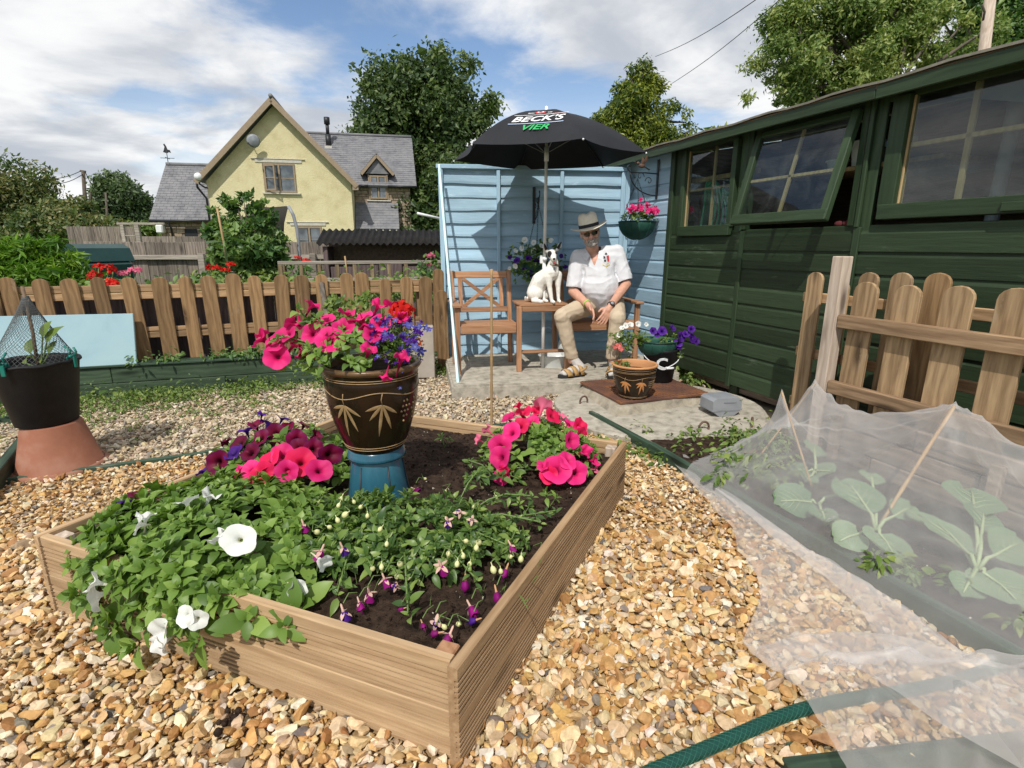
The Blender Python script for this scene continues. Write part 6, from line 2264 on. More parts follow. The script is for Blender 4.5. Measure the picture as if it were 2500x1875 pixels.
for px, py, s, lab in ((1340, 1228, .035, 'small green seedling in bare soil left of the right board'), (1275, 1250, .030, 'tiny seedling in the bare soil beside the fuchsia'), (1085, 1080, .030, 'small sprig growing behind the pedestal pot')):
 b = ground_at(px, py + 12, .25)
 sd_ = Plant('seedling', lab, 'seedling', b, FUC_LEAVES, 'leaf_pet', 'leaf_pet_j', 30, 70 + px)
 for k in range(3):
  e = b + Vector((.03 * math.cos(k * 2.1), .03 * math.sin(k * 2.1), .05 + .01 * k))
  sd_.stem([b, e], .002)
  sd_.whorl(e, Vector((math.cos(k * 2.1) * .4, math.sin(k * 2.1) * .4, 1)), s, 6)
 sd_.finish()
 sd_.stems_done()
q = MB()
for _ in range(46):
 b = ground_at(random.choice((880, 1000, 1240, 1270, 1180)) + random.uniform(-60, 60), random.choice((1440, 1330, 1300, 1470)) + random.uniform(-40, 30), .245)
 h = random.uniform(.03, .075)
 dx, dy = random.uniform(-.03, .03), random.uniform(-.03, .03)
 q.add([b, b + Vector((.0018, 0, 0)), b + Vector((dx * .5 + .001, dy * .5, h * .7)), b + Vector((dx, dy, h))], [(0, 1, 2), (0, 2, 3)])
tag(q.build('grass', M['stem']), kind='stuff')
# ------------------------------------------------------------------ pots in the planter
PX, PY = -.548, 2.03
bp_ = thing('blue_pot', 'upturned blue glazed pot serving as a pedestal in the planter', 'pot', (PX, PY, .225))
q = MB()
seg = 6
prof = [(.160, -.02), (.155, .02), (.138, .11), (.124, .185), (.118, .204)]
vs, fs = [], []
for rr, z in prof:
 rr *= .82
 for k in range(36):
  a = 2 * math.pi * k / 36
  f = 1 - .045 * (abs(((a * 6 / (2 * math.pi)) % 1) - .5) * 2) ** 6
  vs.append((rr * f * math.cos(a), rr * f * math.sin(a), z))
fs = [(i * 36 + k, i * 36 + (k + 1) % 36, (i + 1) * 36 + (k + 1) % 36, (i + 1) * 36 + k) for i in range(len(prof) - 1) for k in range(36)]
q.add(vs, fs, smooth=True)
q.build('body', M['pot_blue'], bp_)
q = MB()
q.lathe([(.098, .202), (.112, .206), (.117, .214), (.113, .222), (.110, .240), (.107, .246), (.001, .246)], 36)
q.build('foot_ring', M['pot_blue'], bp_)
for k in range(6):
 a = 2 * math.pi * (k + .0) / 6 + .12
 q = MB()
 q.tube([(.131 * math.cos(a), .131 * math.sin(a), -.02), (.119 * math.cos(a), .119 * math.sin(a), .07), (.101 * math.cos(a), .101 * math.sin(a), .186)], .003, 6)
 q.build('corner_seam', M['gutter'], bp_)
def pot_profile(scale, h):
 pts = [(.60, 0), (.62, .02), (.66, .06), (.74, .16), (.86, .36), (.95, .58), (.985, .76), (.985, .84), (.965, .87), (.985, .89), (1.0, .93), (1.04, .945), (1.07, .975), (1.04, 1.0), (.96, 1.0), (.93, .97), (.91, .85), (.85, .6)]
 return [(r * scale, z * h) for r, z in pts]
def pot_radius(scale, h, z):
 P = [p for p in pot_profile(scale, h)[:12]]
 for (r0, z0), (r1, z1) in zip(P, P[1:]):
  if z0 <= z <= z1 + 1e-9:
   return r0 + (r1 - r0) * (z - z0) / max(z1 - z0, 1e-9)
 return P[-1][0]
def glazed_pot(o, R_, H_, orange, a_off, face=-math.pi / 2):
 """brown glazed pot with slip-trailed rings, leaves, grapes and a wavy vine"""
 prof = pot_profile(R_, H_)
 q = MB()
 q.lathe(prof[:11], 44)
 q.disc(R_ * .6, .001, 44)
 q.build('body', M['pot_glaze'], o)
 q = MB()
 q.lathe(prof[10:], 44)
 q.build('rim', M['terracotta_rim' if orange else 'rim_dark'], o)
 mat = M['pot_orange'] if orange else M['pot_line']
 for z in (.055, .085, .86, .885) if not orange else (.06, .09, .80, .83, .885):
  q = MB()
  rr = pot_radius(R_, H_, z * H_) + .0006
  q.tube([(rr * math.cos(2 * math.pi * k / 48), rr * math.sin(2 * math.pi * k / 48), z * H_) for k in range(49)], H_ * .0052, 6, False)
  q.build('slip_ring', M['pot_line'], o)
 wz = .72 if not orange else .66
 def surf(a, z, lift=.0):
  rr = pot_radius(R_, H_, z * H_) + lift
  return Vector((rr * math.cos(a), rr * math.sin(a), z * H_))
 q = MB()
 q.tube([surf(2 * math.pi * k / 96, wz + .035 * math.sin(2 * math.pi * k / 96 * 4 + a_off), .0008) for k in range(97)], H_ * .006, 6, False)
 q.build('vine_line', M['pot_line'], o)
 def slip_leaf(a, z, ang, L, w, mat):
  """a lobed slip leaf lying on the pot: ang 0 points straight down"""
  vs = []
  n = 6
  rr = pot_radius(R_, H_, z * H_)
  for i in range(n + 1):
   t = i / n
   ww = w * math.sin(math.pi * min(t * .92 + .06, 1)) ** .9
   for s in (-1, 0, 1):
    du = math.sin(ang) * t * L + math.cos(ang) * s * ww
    dz = -math.cos(ang) * t * L + math.sin(ang) * s * ww
    vs.append(surf(a + du / rr, z + dz / H_, .0022 if s == 0 else .0005))
  fs = [(i * 3 + j, i * 3 + 3 + j, i * 3 + 4 + j, i * 3 + 1 + j) for i in range(n) for j in range(2)]
  return vs, fs
 for k, (da, dg_) in enumerate(((-.63, .74), (.18, 2.9), (1.9, 4.4), (2.6, -1.6), (4.2, 1.1))):
  a = face + da
  z0 = wz - .10
  q = MB()
  for ang, L in ((-1.25, .20), (-.7, .24), (-.12, .40), (.35, .34), (.95, .22)):
   v, f = slip_leaf(a, z0, ang, L * H_ * .95, .019 * H_ * (1.0 if not orange else 1.5), mat)
   q.add(v, f, smooth=True)
  q.build('slip_leaf', mat, o)
  q = MB()
  q.tube([surf(a, z0, .001), surf(a - .02, z0 + .06, .001), surf(a + .01, wz + .03, .001)], H_ * .006, 6)
  q.build('slip_stalk', M['pot_line'], o)
  q = MB()
  ag = face + dg_
  for row, cnt_ in enumerate((2, 3, 3, 2, 1) if not orange else (4, 4, 3, 2)):
   for c in range(cnt_):
    p = surf(ag + (c - (cnt_ - 1) / 2) * .085 * (.24 / R_) ** .5 + .03 * (row % 2), wz - .10 - row * .06, .0)
    q.ball(p, H_ * .014, 7, 5)
  q.build('slip_grapes', M['pot_line'], o)
gp = thing('glazed_pot', 'large brown glazed pot with tan leaf pattern, standing on the blue pedestal', 'pot', (PX, PY, .472))
glazed_pot(gp, .182, .345, False, .10, -math.pi / 2 + .26)
q = MB()
q.disc(.160, .315, 30)
q.build('compost', M['soil'], gp)
RIMZ = .472 + .345
PC = Vector((PX, PY, RIMZ))
tp_ = Plant('petunia_plant', 'hot pink petunia arching out of the tall brown glazed pot', 'petunia', (PX, PY, RIMZ - .03), PET_LEAVES, 'leaf_pet', 'leaf_pet_j', 220, 66)
for k in range(70):
 a = r_.uniform(0, 6.28)
 rr = math.sqrt(r_.random()) * .20
 p = PC + Vector((rr * math.cos(a) - .05, rr * math.sin(a) * .9 - .03, .02 + .10 * (1 - (rr / .22) ** 2) + r_.uniform(-.03, .03)))
 tp_.whorl(p, Vector((math.cos(a) * .7, math.sin(a) * .7 - .15, .9)), r_.uniform(.036, .052), 6)
YT = 2.0
for path in (((820, 860), (760, 840), (700, 820), (660, 830)), ((830, 850), (770, 800), (740, 770), (725, 745)), ((860, 840), (850, 800), (845, 775)), ((830, 870), (770, 870), (730, 880)), ((880, 840), (890, 800), (880, 780)), ((920, 840), (930, 790), (935, 755)), ((800, 890), (740, 900), (690, 885)), ((840, 840), (790, 790), (760, 765))):
 pts = [deep(x, y, YT - .02 * i) for i, (x, y) in enumerate(path)]
 tp_.stem(pts, .003)
 for p, q_ in zip(pts, pts[1:]):
  for t in (.3, .7):
   tp_.whorl(p.lerp(q_, t), Vector((r_.normal() * .5, -.5, .7)), .040, 4)
tp_.finish()
for px, py, s, n, k, dy in ((762, 742, .034, (.35, .1, .9), 2, 0), (845, 762, .034, (.25, 0, .9), 2, 0), (711, 782, .032, (-.6, 0, .6), 1, 0), (732, 793, .030, (.0, -.3, -.6), 2, 0), (633, 826, .036, (-.6, -.1, .5), 1, 0),
       (676, 833, .037, (-.2, -.75, .6), 0, -.03), (676, 871, .042, (.05, -.9, .15), 0, -.05), (722, 838, .036, (.7, -.2, .6), 2, -.02), (805, 831, .042, (.0, -.75, .6), 0, -.10), (878, 776, .040, (-.1, -.1, .9), 1, -.02),
       (901, 852, .036, (.05, -.2, .95), 2, -.14), (981, 871, .036, (.25, -.1, .95), 2, -.16), (736, 868, .030, (.2, -.4, -.6), 2, -.04), (925, 743, .032, (.6, .0, .7), 2, 0), (958, 741, .034, (.1, .2, .95), 1, 0),
       (908, 815, .030, (.3, -.5, .4), 1, -.08), (892, 800, .030, (.2, -.5, -.3), 2, -.06), (978, 772, .032, (.3, -.3, .6), 1, -.02), (941, 922, .030, (.05, -.2, -1), 2, -.20), (640, 815, .03, (-.4, .2, .8), 2, 0), (655, 845, .028, (-.7, -.5, .2), 1, -.02), (778, 875, .022, (0, -.5, -.5), 2, -.1), (770, 790, .02, (.1, -.4, -.2), 2, 0), (700, 815, .034, (-.3, -.5, .6), 1, -.03), (760, 815, .034, (.1, -.7, .5), 0, -.05), (838, 800, .036, (.1, -.6, .6), 1, -.06), (930, 790, .034, (.2, -.5, .7), 1, -.05), (800, 780, .03, (.0, -.3, .9), 1, 0)):
 tp_.bloom(deep(px, py, YT + dy), n, 'pink_petal', s * 1.08, k)
tp_.stems_done()
def small_flowers(parent, base, pts, size, mat, name='flowers', petals=5, seed=0, face=(0, -.6, .8)):
 """many tiny five-petalled flowers joined into one part"""
 r = np.random.default_rng(seed)
 V, F = [], []
 pv, pf, rd = [], [], []
 for k in range(petals):
  a = 2 * math.pi * k / petals
  c, s = math.cos(a), math.sin(a)
  b = len(pv)
  for x, y, z in ((0, 0, 0), (.35, .28, .1), (1.0, .22, .05), (1.0, -.22, .05), (.35, -.28, .1)):
   pv.append((x * c - y * s, x * s + y * c, z))
   rd.append(math.hypot(x, y))
  pf += [(b, b + 4, b + 3), (b, b + 3, b + 2), (b, b + 2, b + 1)]
 pv, pf, rd = np.array(pv), np.array(pf), np.array(rd)
 n = len(pts)
 N = np.array(face) + r.normal(size=(n, 3)) * .55
 T = np.array([tuple(Vector(p) - Vector(base)) for p in pts])
 S = size * np.exp(r.normal(0, .2, n))
 V, F, I = scatter([(pv, pf)], np.zeros(n, int), frames(N, r), T, S)
 me = rad_mesh(name, V, F, np.tile(rd, n), M[mat])
 o = link(name, me, None, parent)
 o['kind'] = 'stuff'
 return o
lb = Plant('lobelia_plant', 'trailing blue lobelia at the right of the tall brown glazed pot', 'lobelia', (PX + .10, PY, RIMZ - .02), FUC_LEAVES, 'leaf_fuc', 'leaf_fuc_j', 0, 67)
pts = []
for k in range(76):
 x, y = r_.uniform(905, 1035), r_.uniform(770, 880)
 if k > 70:
  x, y = r_.uniform(955, 1000), r_.uniform(900, 945)
 p = deep(x, y, YT - .05 + r_.uniform(-.10, .10))
 a = PC + Vector((.10, -.02, 0))
 lb.stem([a, a.lerp(p, .5) + Vector((0, 0, .02)), p], .0011)
 pts.append(p)
 for t in (.4, .6, .8, .9):
  lb.whorl(a.lerp(p, t), Vector((r_.normal(), r_.normal(), 1)), .016, 4)
for x, y in ((1003, 778), (1030, 785), (1040, 800), (1048, 805), (995, 815), (1008, 820), (1000, 830), (1015, 815), (1025, 850), (915, 830), (920, 780), (925, 835), (912, 855), (960, 935), (978, 942), (975, 850), (950, 860), (1028, 855)):
 pts.append(deep(x, y, YT - .05))
lb.finish()
lb.stems_done()
small_flowers(lb.o, lb.base, [p - Vector((0, .05, 0)) for p in pts[:64]], .0115, 'violet_petal', seed=1)
small_flowers(lb.o, lb.base, pts[54:] + [p + Vector((.01, -.06, .008)) for p in pts[::3]], .0125, 'blue_petal', seed=2)
def flower_head(parent, base, c, r, mat, n, seed, name='flower_head', squash=.7):
 rr = np.random.default_rng(seed)
 d = rr.normal(size=(n, 3))
 d /= np.linalg.norm(d, axis=1)[:, None]
 d[:, 2] = np.abs(d[:, 2]) * 1.0 - .25
 P = [Vector(c) + Vector((x[0], x[1], x[2] * squash)) * r for x in d]
 N = d + rr.normal(size=(n, 3)) * .3
 V, F = leaf_shape(1, .8, .2, .1, rows=3)
 T = np.array([tuple(p - Vector(base)) for p in P])
 Vv, Ff, I = scatter([(V, F)], np.zeros(n, int), frames(N, rr), T, r * .55 * np.exp(rr.normal(0, .15, n)))
 return link(name, rad_mesh(name, Vv, Ff, np.full(len(Vv), .6), M[mat]), None, parent)
gr = thing('geranium', 'scarlet geranium head among the pink petunias in the tall pot', 'geranium', deep(981, 800, 2.02))
flower_head(gr.id_data if False else gr, gr.location, deep(981, 757, 1.93), .042, 'red_petal', 60, 3)
q = MB()
q.tube([(0, 0, -.06), (0, 0, .05)], .003, 6)
q.build('stem', M['stem'], gr)
M['orange_petal'] = petal('orange_petal', (.75, .14, .03), (.6, .1, .02), None, .2)
og = thing('marigold', 'small orange bloom over the right edge of the tall pot', 'flower', deep(1021, 850, 1.95))
flower_head(og, og.location, deep(1021, 838, 1.90), .020, 'orange_petal', 24, 4)
q = MB()
q.tube([(0, .03, -.04), (0, 0, .012)], .002, 6)
q.build('stem', M['stem'], og)
cn = thing('tall_cane', 'tall thin bamboo cane stuck upright in the planter soil before the seat', 'cane')
q = MB()
c0 = ground_at(1200, 1078, .20)
c1 = deep(1200, 657, c0.y)
pts = [c0.lerp(c1, t) for t in [i / 24 for i in range(25)]]
q.tube(pts, [.0068 + (.0018 if i % 4 == 0 else 0) for i in range(25)], 8)
q.build('cane', M['cane'], cn)
# ------------------------------------------------------------------ weeds
def weeds(name, pts, seed, size=.03, hgt=.06, per=16, mat='leaf_weed', protos=None, label=None):
 r = np.random.default_rng(seed)
 P, N, Y, S = [], [], [], []
 for p in pts:
  h = hgt * math.exp(r.normal() * .4)
  for k in range(per):
   a = r.uniform(0, 6.28)
   t = r.random()
   rr = h * .65 * math.sqrt(r.random())
   P.append((p[0] + rr * math.cos(a), p[1] + rr * math.sin(a), p[2] + h * t * (1.1 - rr / h * .6)))
   N.append((math.cos(a) * .5 + r.normal() * .35, math.sin(a) * .5 - .2 + r.normal() * .35, .9))
   Y.append((math.cos(a), math.sin(a), .35))
   S.append(size * math.exp(r.normal() * .3))
 P, N, Y, S = map(np.array, (P, N, Y, S))
 pr = protos or FUC_LEAVES
 wh = r.integers(0, len(pr), len(P))
 V, F, I = scatter(pr, wh, frames(N, r, Y), P, S)
 rnd = np.clip(r.normal(.5, .28, len(P)), 0, 1)
 o = link(name, np_mesh(name, V, F, M[mat], rnd=rnd[I]))
 o['kind'] = 'stuff'
 return o
def fence_xy(s, d):
 return PF_P + Vector((math.cos(PF_A) * s - math.sin(PF_A) * d, math.sin(PF_A) * s + math.cos(PF_A) * d, 0))
pts = []
for _ in range(680):
 s = r_.uniform(-2.2, 1.9)
 d = -.23 - abs(r_.normal()) * .27
 if s < -.3 and r_.random() < .25:
  d -= .18
 if s > .1 and r_.random() < .35:
  continue
 if s > 0.6 and d < -.42:
  continue
 pts.append(tuple(fence_xy(s, d)))
weeds('weeds', pts, 1, .026, .10, 17)
pts = []
for _ in range(130):
 s = r_.uniform(-1.6, .9)
 d = -.55 - abs(r_.normal()) * .33
 pts.append(tuple(fence_xy(s, d)))
weeds('weeds', pts, 2, .016, .032, 12)
weeds('weeds', [tuple(fence_xy(r_.uniform(-.45, 1.3), -.14 + r_.uniform(-.06, .02)) + Vector((0, 0, .27 + r_.uniform(0, .03)))) for _ in range(46)], 3, .042, .065, 12, 'leaf_shrub')
weeds('weeds', [tuple(ground_at(x + r_.uniform(-30, 30), y + r_.uniform(-8, 8), .0)) for x, y in [(1470, 1085), (1520, 1095), (1580, 1110), (1640, 1110), (1700, 1095), (1760, 1095), (1800, 1080), (1830, 1070), (1790, 1105), (1560, 1075), (1620, 1130), (1680, 1120), (1500, 1105)] for _ in range(6)], 4, .036, .05, 12)
weeds('weeds', [tuple(ground_at(x + r_.uniform(-14, 14), y + r_.uniform(-8, 8), .02)) for x, y in [(1650, 905), (1665, 915), (1680, 925), (1690, 900), (1640, 895), (1690, 938)] for _ in range(7)], 5, .042, .10, 12)
weeds('weeds', [tuple(ground_at(x + r_.uniform(-20, 20), y + r_.uniform(-6, 6), .0)) for x, y in [(1050, 905), (1075, 915), (1095, 905), (1065, 895)] for _ in range(6)], 6, .036, .09, 12)
weeds('weeds', [tuple(ground_at(r_.uniform(200, 620), r_.uniform(985, 1110), 0)) for _ in range(26)], 7, .018, .035, 14)
weeds('weeds', [tuple(deep(r_.uniform(430, 1060), 690, r_.uniform(5.6, 6.2)) * Vector((1, 1, 0)) + Vector((0, 0, .62 + .22 * r_.random()))) for _ in range(190)], 8, .055, .14, 14, 'leaf_weed')
weeds('weeds', [tuple(deep(r_.uniform(120, 480), 690, r_.uniform(5.6, 6.6)) * Vector((1, 1, 0)) + Vector((0, 0, .62 + .16 * r_.random()))) for _ in range(80)], 9, .05, .12, 14, 'leaf_shrub')
cp = Plant('climbing_plant', 'pale leaved climber on the picket fence behind the tall pot', 'climber', deep(830, 760, 4.93), PET_LEAVES, 'leaf_weed', 'leaf_weed', 0, 68)
for _ in range(52):
 p = deep(r_.uniform(795, 900), r_.uniform(715, 790), 4.88 + r_.uniform(-.04, .06))
 cp.whorl(p, Vector((r_.normal() * .4, -1, .5)), .06, 5)
cp.finish()
# ------------------------------------------------------------------ geraniums behind the picket fence
def geranium(label, heads, mat, Y, seed, group=None):
 b = deep(heads[0][0], 700, Y) * Vector((1, 1, 0))
 o = thing('geranium', label, 'geranium', b, 0, group)
 q = MB()
 for i, (x, y, r) in enumerate(heads):
  c = deep(x, y, Y)
  flower_head(o, b, c, r, mat, 40, seed + i)
  q.tube([c - b, Vector((0, 0, .4))], .006, 6)
 q.build('stems', M['stem'], o)
 rr = np.random.default_rng(seed)
 n = 120
 c = deep(heads[0][0], heads[0][1], Y) - b
 T = np.array(tuple(c)) + rr.normal(size=(n, 3)) * .09 - np.array([0, 0, .18])
 V, F, I = scatter(PET_LEAVES, rr.integers(0, 3, n), frames(rr.normal(size=(n, 3)) + np.array([0, -.5, 1.2]), rr), T, .07 * np.exp(rr.normal(0, .2, n)))
 lo = link('foliage', np_mesh('foliage', V, F, M['leaf_shrub'], rnd=rr.random(n)[I]), None, o)
 lo['kind'] = 'stuff'
geranium('bright red geranium heads behind the picket fence beside the lime green bush', [(232, 672, .062), (264, 655, .06), (240, 650, .045), (222, 680, .04), (276, 664, .04)], 'red_petal', 5.6, 1)
geranium('low red geranium head just over the fence rail', [(272, 690, .06), (255, 695, .045)], 'red_petal', 5.35, 11)
geranium('soft pink geranium heads over the picket fence by the grey boards', [(300, 668, .045), (318, 664, .05), (332, 660, .055)], 'rose_petal', 5.7, 21)
geranium('scarlet flowers under the sunflower leaves before the tall shrub', [(513, 654, .05), (526, 656, .05), (563, 646, .045), (554, 660, .045)], 'red_petal', 6.0, 31)
geranium('scarlet flowers beside the curved grey pole', [(728, 631, .042), (748, 637, .05)], 'red_petal', 7.0, 41)
geranium('pink bloom spray at the end of the trellis next to the blue panel', [(1052, 624, .05), (1054, 645, .045)], 'rose_petal', 6.6, 51)
# ------------------------------------------------------------------ hanging baskets and shed-side pots
def basket(name, label, c, r, group=None):
 o = thing(name, label, 'hanging basket', c)
 q = MB()
 prof = [(r * math.sin(t), -r * .92 * math.cos(t)) for t in [math.pi / 2 * i / 9 for i in range(10)]]
 vs_ = MB()
 q.lathe([(max(a, .001) * (1 + .012 * math.sin(i * 3)), z) for i, (a, z) in enumerate(prof)] + [(r * .97, .012), (r * .93, -.005), (r * .8, -.02)], 40)
 q.disc(r * .93, -.015, 30)
 q.build('liner', M['basket_green'], o)
 for k in range(12):
  a = 2 * math.pi * k / 12
  q = MB()
  q.tube([((r * 1.012) * math.sin(t) * math.cos(a), (r * 1.012) * math.sin(t) * math.sin(a), -r * .93 * math.cos(t)) for t in [.15 + (math.pi / 2 - .15) * i / 8 for i in range(9)]], .0026, 5)
  q.build('wire', M['basket_green'], o)
 q = MB()
 q.tube([(r * 1.015 * math.cos(2 * math.pi * k / 40), r * 1.015 * math.sin(2 * math.pi * k / 40), .004) for k in range(41)], .005, 6, False)
 q.build('rim_wire', M['black_metal'], o)
 return o
def chains(o, r, top):
 for k in range(3):
  a = 2 * math.pi * k / 3 + .4
  p0, p1 = Vector((r * math.cos(a), r * math.sin(a), .0)), Vector(top)
  q = MB()
  n = int((p1 - p0).length / .022)
  for i in range(n):
   c = p0.lerp(p1, (i + .5) / n)
   d = (p1 - p0).normalized()
   s = d.orthogonal().normalized()
   if i % 2:
    s = d.cross(s)
   q.tube([c + d * .014 * math.cos(t) + s * .006 * math.sin(t) for t in [2 * math.pi * j / 8 for j in range(9)]], .0017, 4, False)
  q.build('chain', M['black_metal'], o)
def bracket(name, label, p, nrm, bird):
 """scrolled wall bracket; p: middle of the plate, nrm: unit vector out of the wall"""
 a = math.atan2(nrm.y, nrm.x)
 o = thing(name, label, 'bracket', p, a)
 q = MB()
 q.box((.006, 0, 0), (.010, .03, .36), bev=.003)
 q.build('wall_plate', M['black_metal'], o)
 q = MB()
 arc = [(.012 + .30 * math.sin(t), 0, -.15 + .20 * (1 - math.cos(t))) for t in [math.pi / 2 * i / 12 for i in range(13)]]
 q.tube(arc, .0055, 6)
 q.tube([(.012, 0, .05), (.14, 0, .055), (.30, 0, .05), (.34, 0, .075), (.345, 0, .105), (.325, 0, .115), (.312, 0, .10)], .0055, 6)
 for cx, cz, s in ((.10, -.02, 1), (.20, .02, -1)):
  q.tube([(cx + s * (.045 - .0045 * k) * math.cos(k * .7), 0, cz + (.045 - .0045 * k) * math.sin(k * .7)) for k in range(10)], .004, 5)
 q.tube([(.27, 0, .048), (.27, 0, .015), (.262, 0, .002), (.252, 0, .010)], .004, 5)
 q.build('scroll_arm', M['black_metal'], o)
 if bird:
  q = MB()
  q.ball((.19, 0, .115), (.038, .012, .020), 10, 7)
  q.ball((.232, 0, .137), (.016, .012, .014), 8, 6)
  q.tube([(.245, 0, .140), (.285, 0, .150)], [.004, .0015], 5)
  q.add([(.20, .004, .125), (.16, .03, .205), (.135, .03, .19), (.165, .004, .12)], [(0, 1, 2, 3)])
  q.add([(.20, -.004, .125), (.17, -.03, .20), (.145, -.03, .185), (.165, -.004, .12)], [(0, 1, 2, 3)])
  q.add([(.16, .004, .112), (.10, .012, .085), (.10, -.012, .078), (.16, -.004, .108)], [(0, 1, 2, 3)])
  q.build('hummingbird', M['iron'], o)
 return o
nS = Vector((-.94, -.342, 0))
wp_ = shed_pt(-.955, -.022, 0)
wp_.z = 1.87
bracket('wall_bracket', 'black scrolled bracket with an iron hummingbird on the blue shed end', wp_, nS, True)
bc = wp_ + nS * .205 + Vector((0, 0, -.40))
bk1 = basket('hanging_basket', 'green hanging basket of bright pink flowers on the blue shed end', bc, .178)
chains(bk1, .175, (-.02, 0, .40))
pl1 = Plant('busy_lizzie', 'bright pink busy lizzies filling the hanging basket on the shed end', 'plant', bc, PET_LEAVES, 'leaf_fuc', 'leaf_fuc_j', 0, 71)
for _ in range(62):
 a, rr = r_.uniform(0, 6.28), math.sqrt(r_.random()) * .18
 pl1.whorl(bc + Vector((rr * math.cos(a), rr * math.sin(a), .01 + .07 * (1 - (rr / .2) ** 2) + r_.uniform(-.01, .03))), Vector((math.cos(a) * .5, math.sin(a) * .5, 1)), .040, 6)
pl1.finish()
pts = []
for _ in range(64):
 a, rr = r_.uniform(0, 6.28), math.sqrt(r_.random()) * .15
 pts.append(bc + Vector((rr * math.cos(a) + .035, rr * math.sin(a) - .03, .07 + .085 * (1 - (rr / .17) ** 2) + r_.uniform(-.02, .03))))
pts += [bc + Vector((-.11, -.08, .12)), bc + Vector((-.125, -.08, .14)), bc + Vector((-.01, -.05, .20)), bc + Vector((.01, -.06, .205))]
small_flowers(pl1.o, pl1.base, pts, .024, 'pink_petal', seed=5)
nP = Vector((math.sin(PAN_A), -math.cos(PAN_A), 0))
wq = PAN_P + Vector((math.cos(PAN_A) * .968, math.sin(PAN_A) * .968, 0)) + nP * .024
wq.z = 1.65
bracket('wall_bracket', 'black scrolled bracket fixed in the umbrella shade on the blue panel', wq, nP, False)
bc2 = wq + nP * .265 + Vector((0, 0, -.57))
bk2 = basket('hanging_basket', 'dark hanging basket of white and purple petunias behind the dog', bc2, .16)
chains(bk2, .157, (0, 0, .57))
pl2 = Plant('petunia_plant', 'white and purple petunias trailing from the basket behind the dog', 'petunia', bc2, PET_LEAVES, 'leaf_fuc', 'leaf_fuc_j', 0, 72)
for _ in range(150):
 a, rr = r_.uniform(0, 6.28), math.sqrt(r_.random()) * .25
 pl2.whorl(bc2 + Vector((rr * math.cos(a), rr * math.sin(a), .03 + .13 * (1 - (rr / .22) ** 2) - (.16 * r_.random() if rr > .17 else 0))), Vector((math.cos(a) * .6, math.sin(a) * .6, 1)), .046, 6)
Yb = bc2.y - .14
for x, y, s, mt in ((1281, 586, .030, 'white_petal'), (1303, 592, .026, 'white_petal'), (1274, 606, .028, 'white_petal'), (1303, 613, .030, 'white_petal'), (1345, 587, .028, 'white_petal'), (1259, 612, .026, 'white_petal'),
     (1322, 600, .024, 'white_petal'), (1258, 650, .028, 'white_petal'), (1244, 655, .02, 'white_petal'), (1366, 600, .024, 'white_petal'), (1290, 630, .03, 'violet_petal'), (1262, 635, .032, 'violet_petal'), (1310, 640, .034, 'violet_petal'), (1325, 632, .03, 'violet_petal'),
     (1300, 660, .032, 'violet_petal'), (1280, 660, .03, 'violet_petal'), (1245, 628, .026, 'violet_petal'), (1320, 660, .03, 'violet_petal'), (1298, 676, .026, 'magenta_v'), (1380, 652, .024, 'violet_petal'), (1370, 625, .022, 'violet_petal')):
 p = deep(x, y, Yb + random.uniform(-.03, .05))
 for _ in range(2):
  pl2.whorl(p + Vector((r_.normal() * .035, .05, -.02 + r_.normal() * .03)), Vector((r_.normal() * .5, -.7, .6)), .046, 6)
 pl2.bloom(p, (random.uniform(-.4, .4), -.9, random.uniform(0, .5)), mt if mt in M else 'violet_petal', s * .9, random.choice((0, 1)))
pl2.finish()
PZ = .128
g2c = ground_at(1545, 968, PZ)
gp2 = thing('glazed_pot', 'low brown glazed pot with orange leaf pattern on the rusty cover', 'pot', g2c)
glazed_pot(gp2, .163, .262, True, -.15, -math.pi / 2)
q = MB()
q.disc(.14, .205, 30)
q.build('compost', M['soil'], gp2)
cg = thing('geranium', 'young coral pink geranium at the left of the low glazed pot', 'geranium', g2c + Vector((-.085, -.02, .20)))
hc = deep(1512, 848, g2c.y - .02)
flower_head(cg, cg.location, hc, .042, 'coral_petal', 50, 7)
q = MB()
q.tube([(0, 0, 0), hc - cg.location], .004, 6)
q.build('stem', M['stem'], cg)
gl = Plant('leaf_tuft', 'x', 'x', cg.location, PET_LEAVES, 'leaf_fuc', 'leaf_fuc_j', 0, 73)
for _ in range(14):
 gl.whorl(cg.location + Vector((r_.normal() * .028, r_.normal() * .025, .02 + .05 * r_.random())), Vector((r_.normal() * .6, -.4, 1)), .034, 6)
gl.finish()
for ch in list(gl.o.children):
 ch.parent = cg
bpy.data.objects.remove(gl.o)
b2c = ground_at(1612, 932, PZ) + Vector((.0, .05, 0))
bb = thing('lettered_bucket', 'black bucket with white letter C standing at the back of the rusty cover', 'bucket', b2c)
q = MB()
q.lathe([(.105, 0), (.11, .005), (.148, .262), (.154, .265), (.156, .285), (.148, .287), (.140, .262), (.105, .02)], 36)
q.disc(.11, .003, 36)
q.build('wall', M['black_plastic'], bb)
q = MB()
q.tube([(.160 * math.cos(a), .160 * math.sin(a), .272 - .13 * (1 - abs((a + math.pi / 2) / (math.pi / 2))) ** .7) for a in [-math.pi + math.pi * i / 20 for i in range(21)]], .004, 6)
q.build('handle', M['white_plastic'], bb)
q = MB()
a0 = -math.pi / 2 + .25
q.tube([(.166 * math.cos(a), .166 * math.sin(a), .142) for a in [a0 - .2 + .4 * i / 6 for i in range(7)]], .009, 8)
q.build('grip', M['white_plastic'], bb)
vs, fs = text_shape('C', .14, 0, .004)
bm_ = MB()
def on_bucket(x, z):
 rr = .11 + (.148 - .11) * z / .262 + .0012
 a = -math.pi / 2 - .16 + x / rr
 return (rr * math.cos(a), rr * math.sin(a), z)
me = bpy.data.meshes.new('lettering')
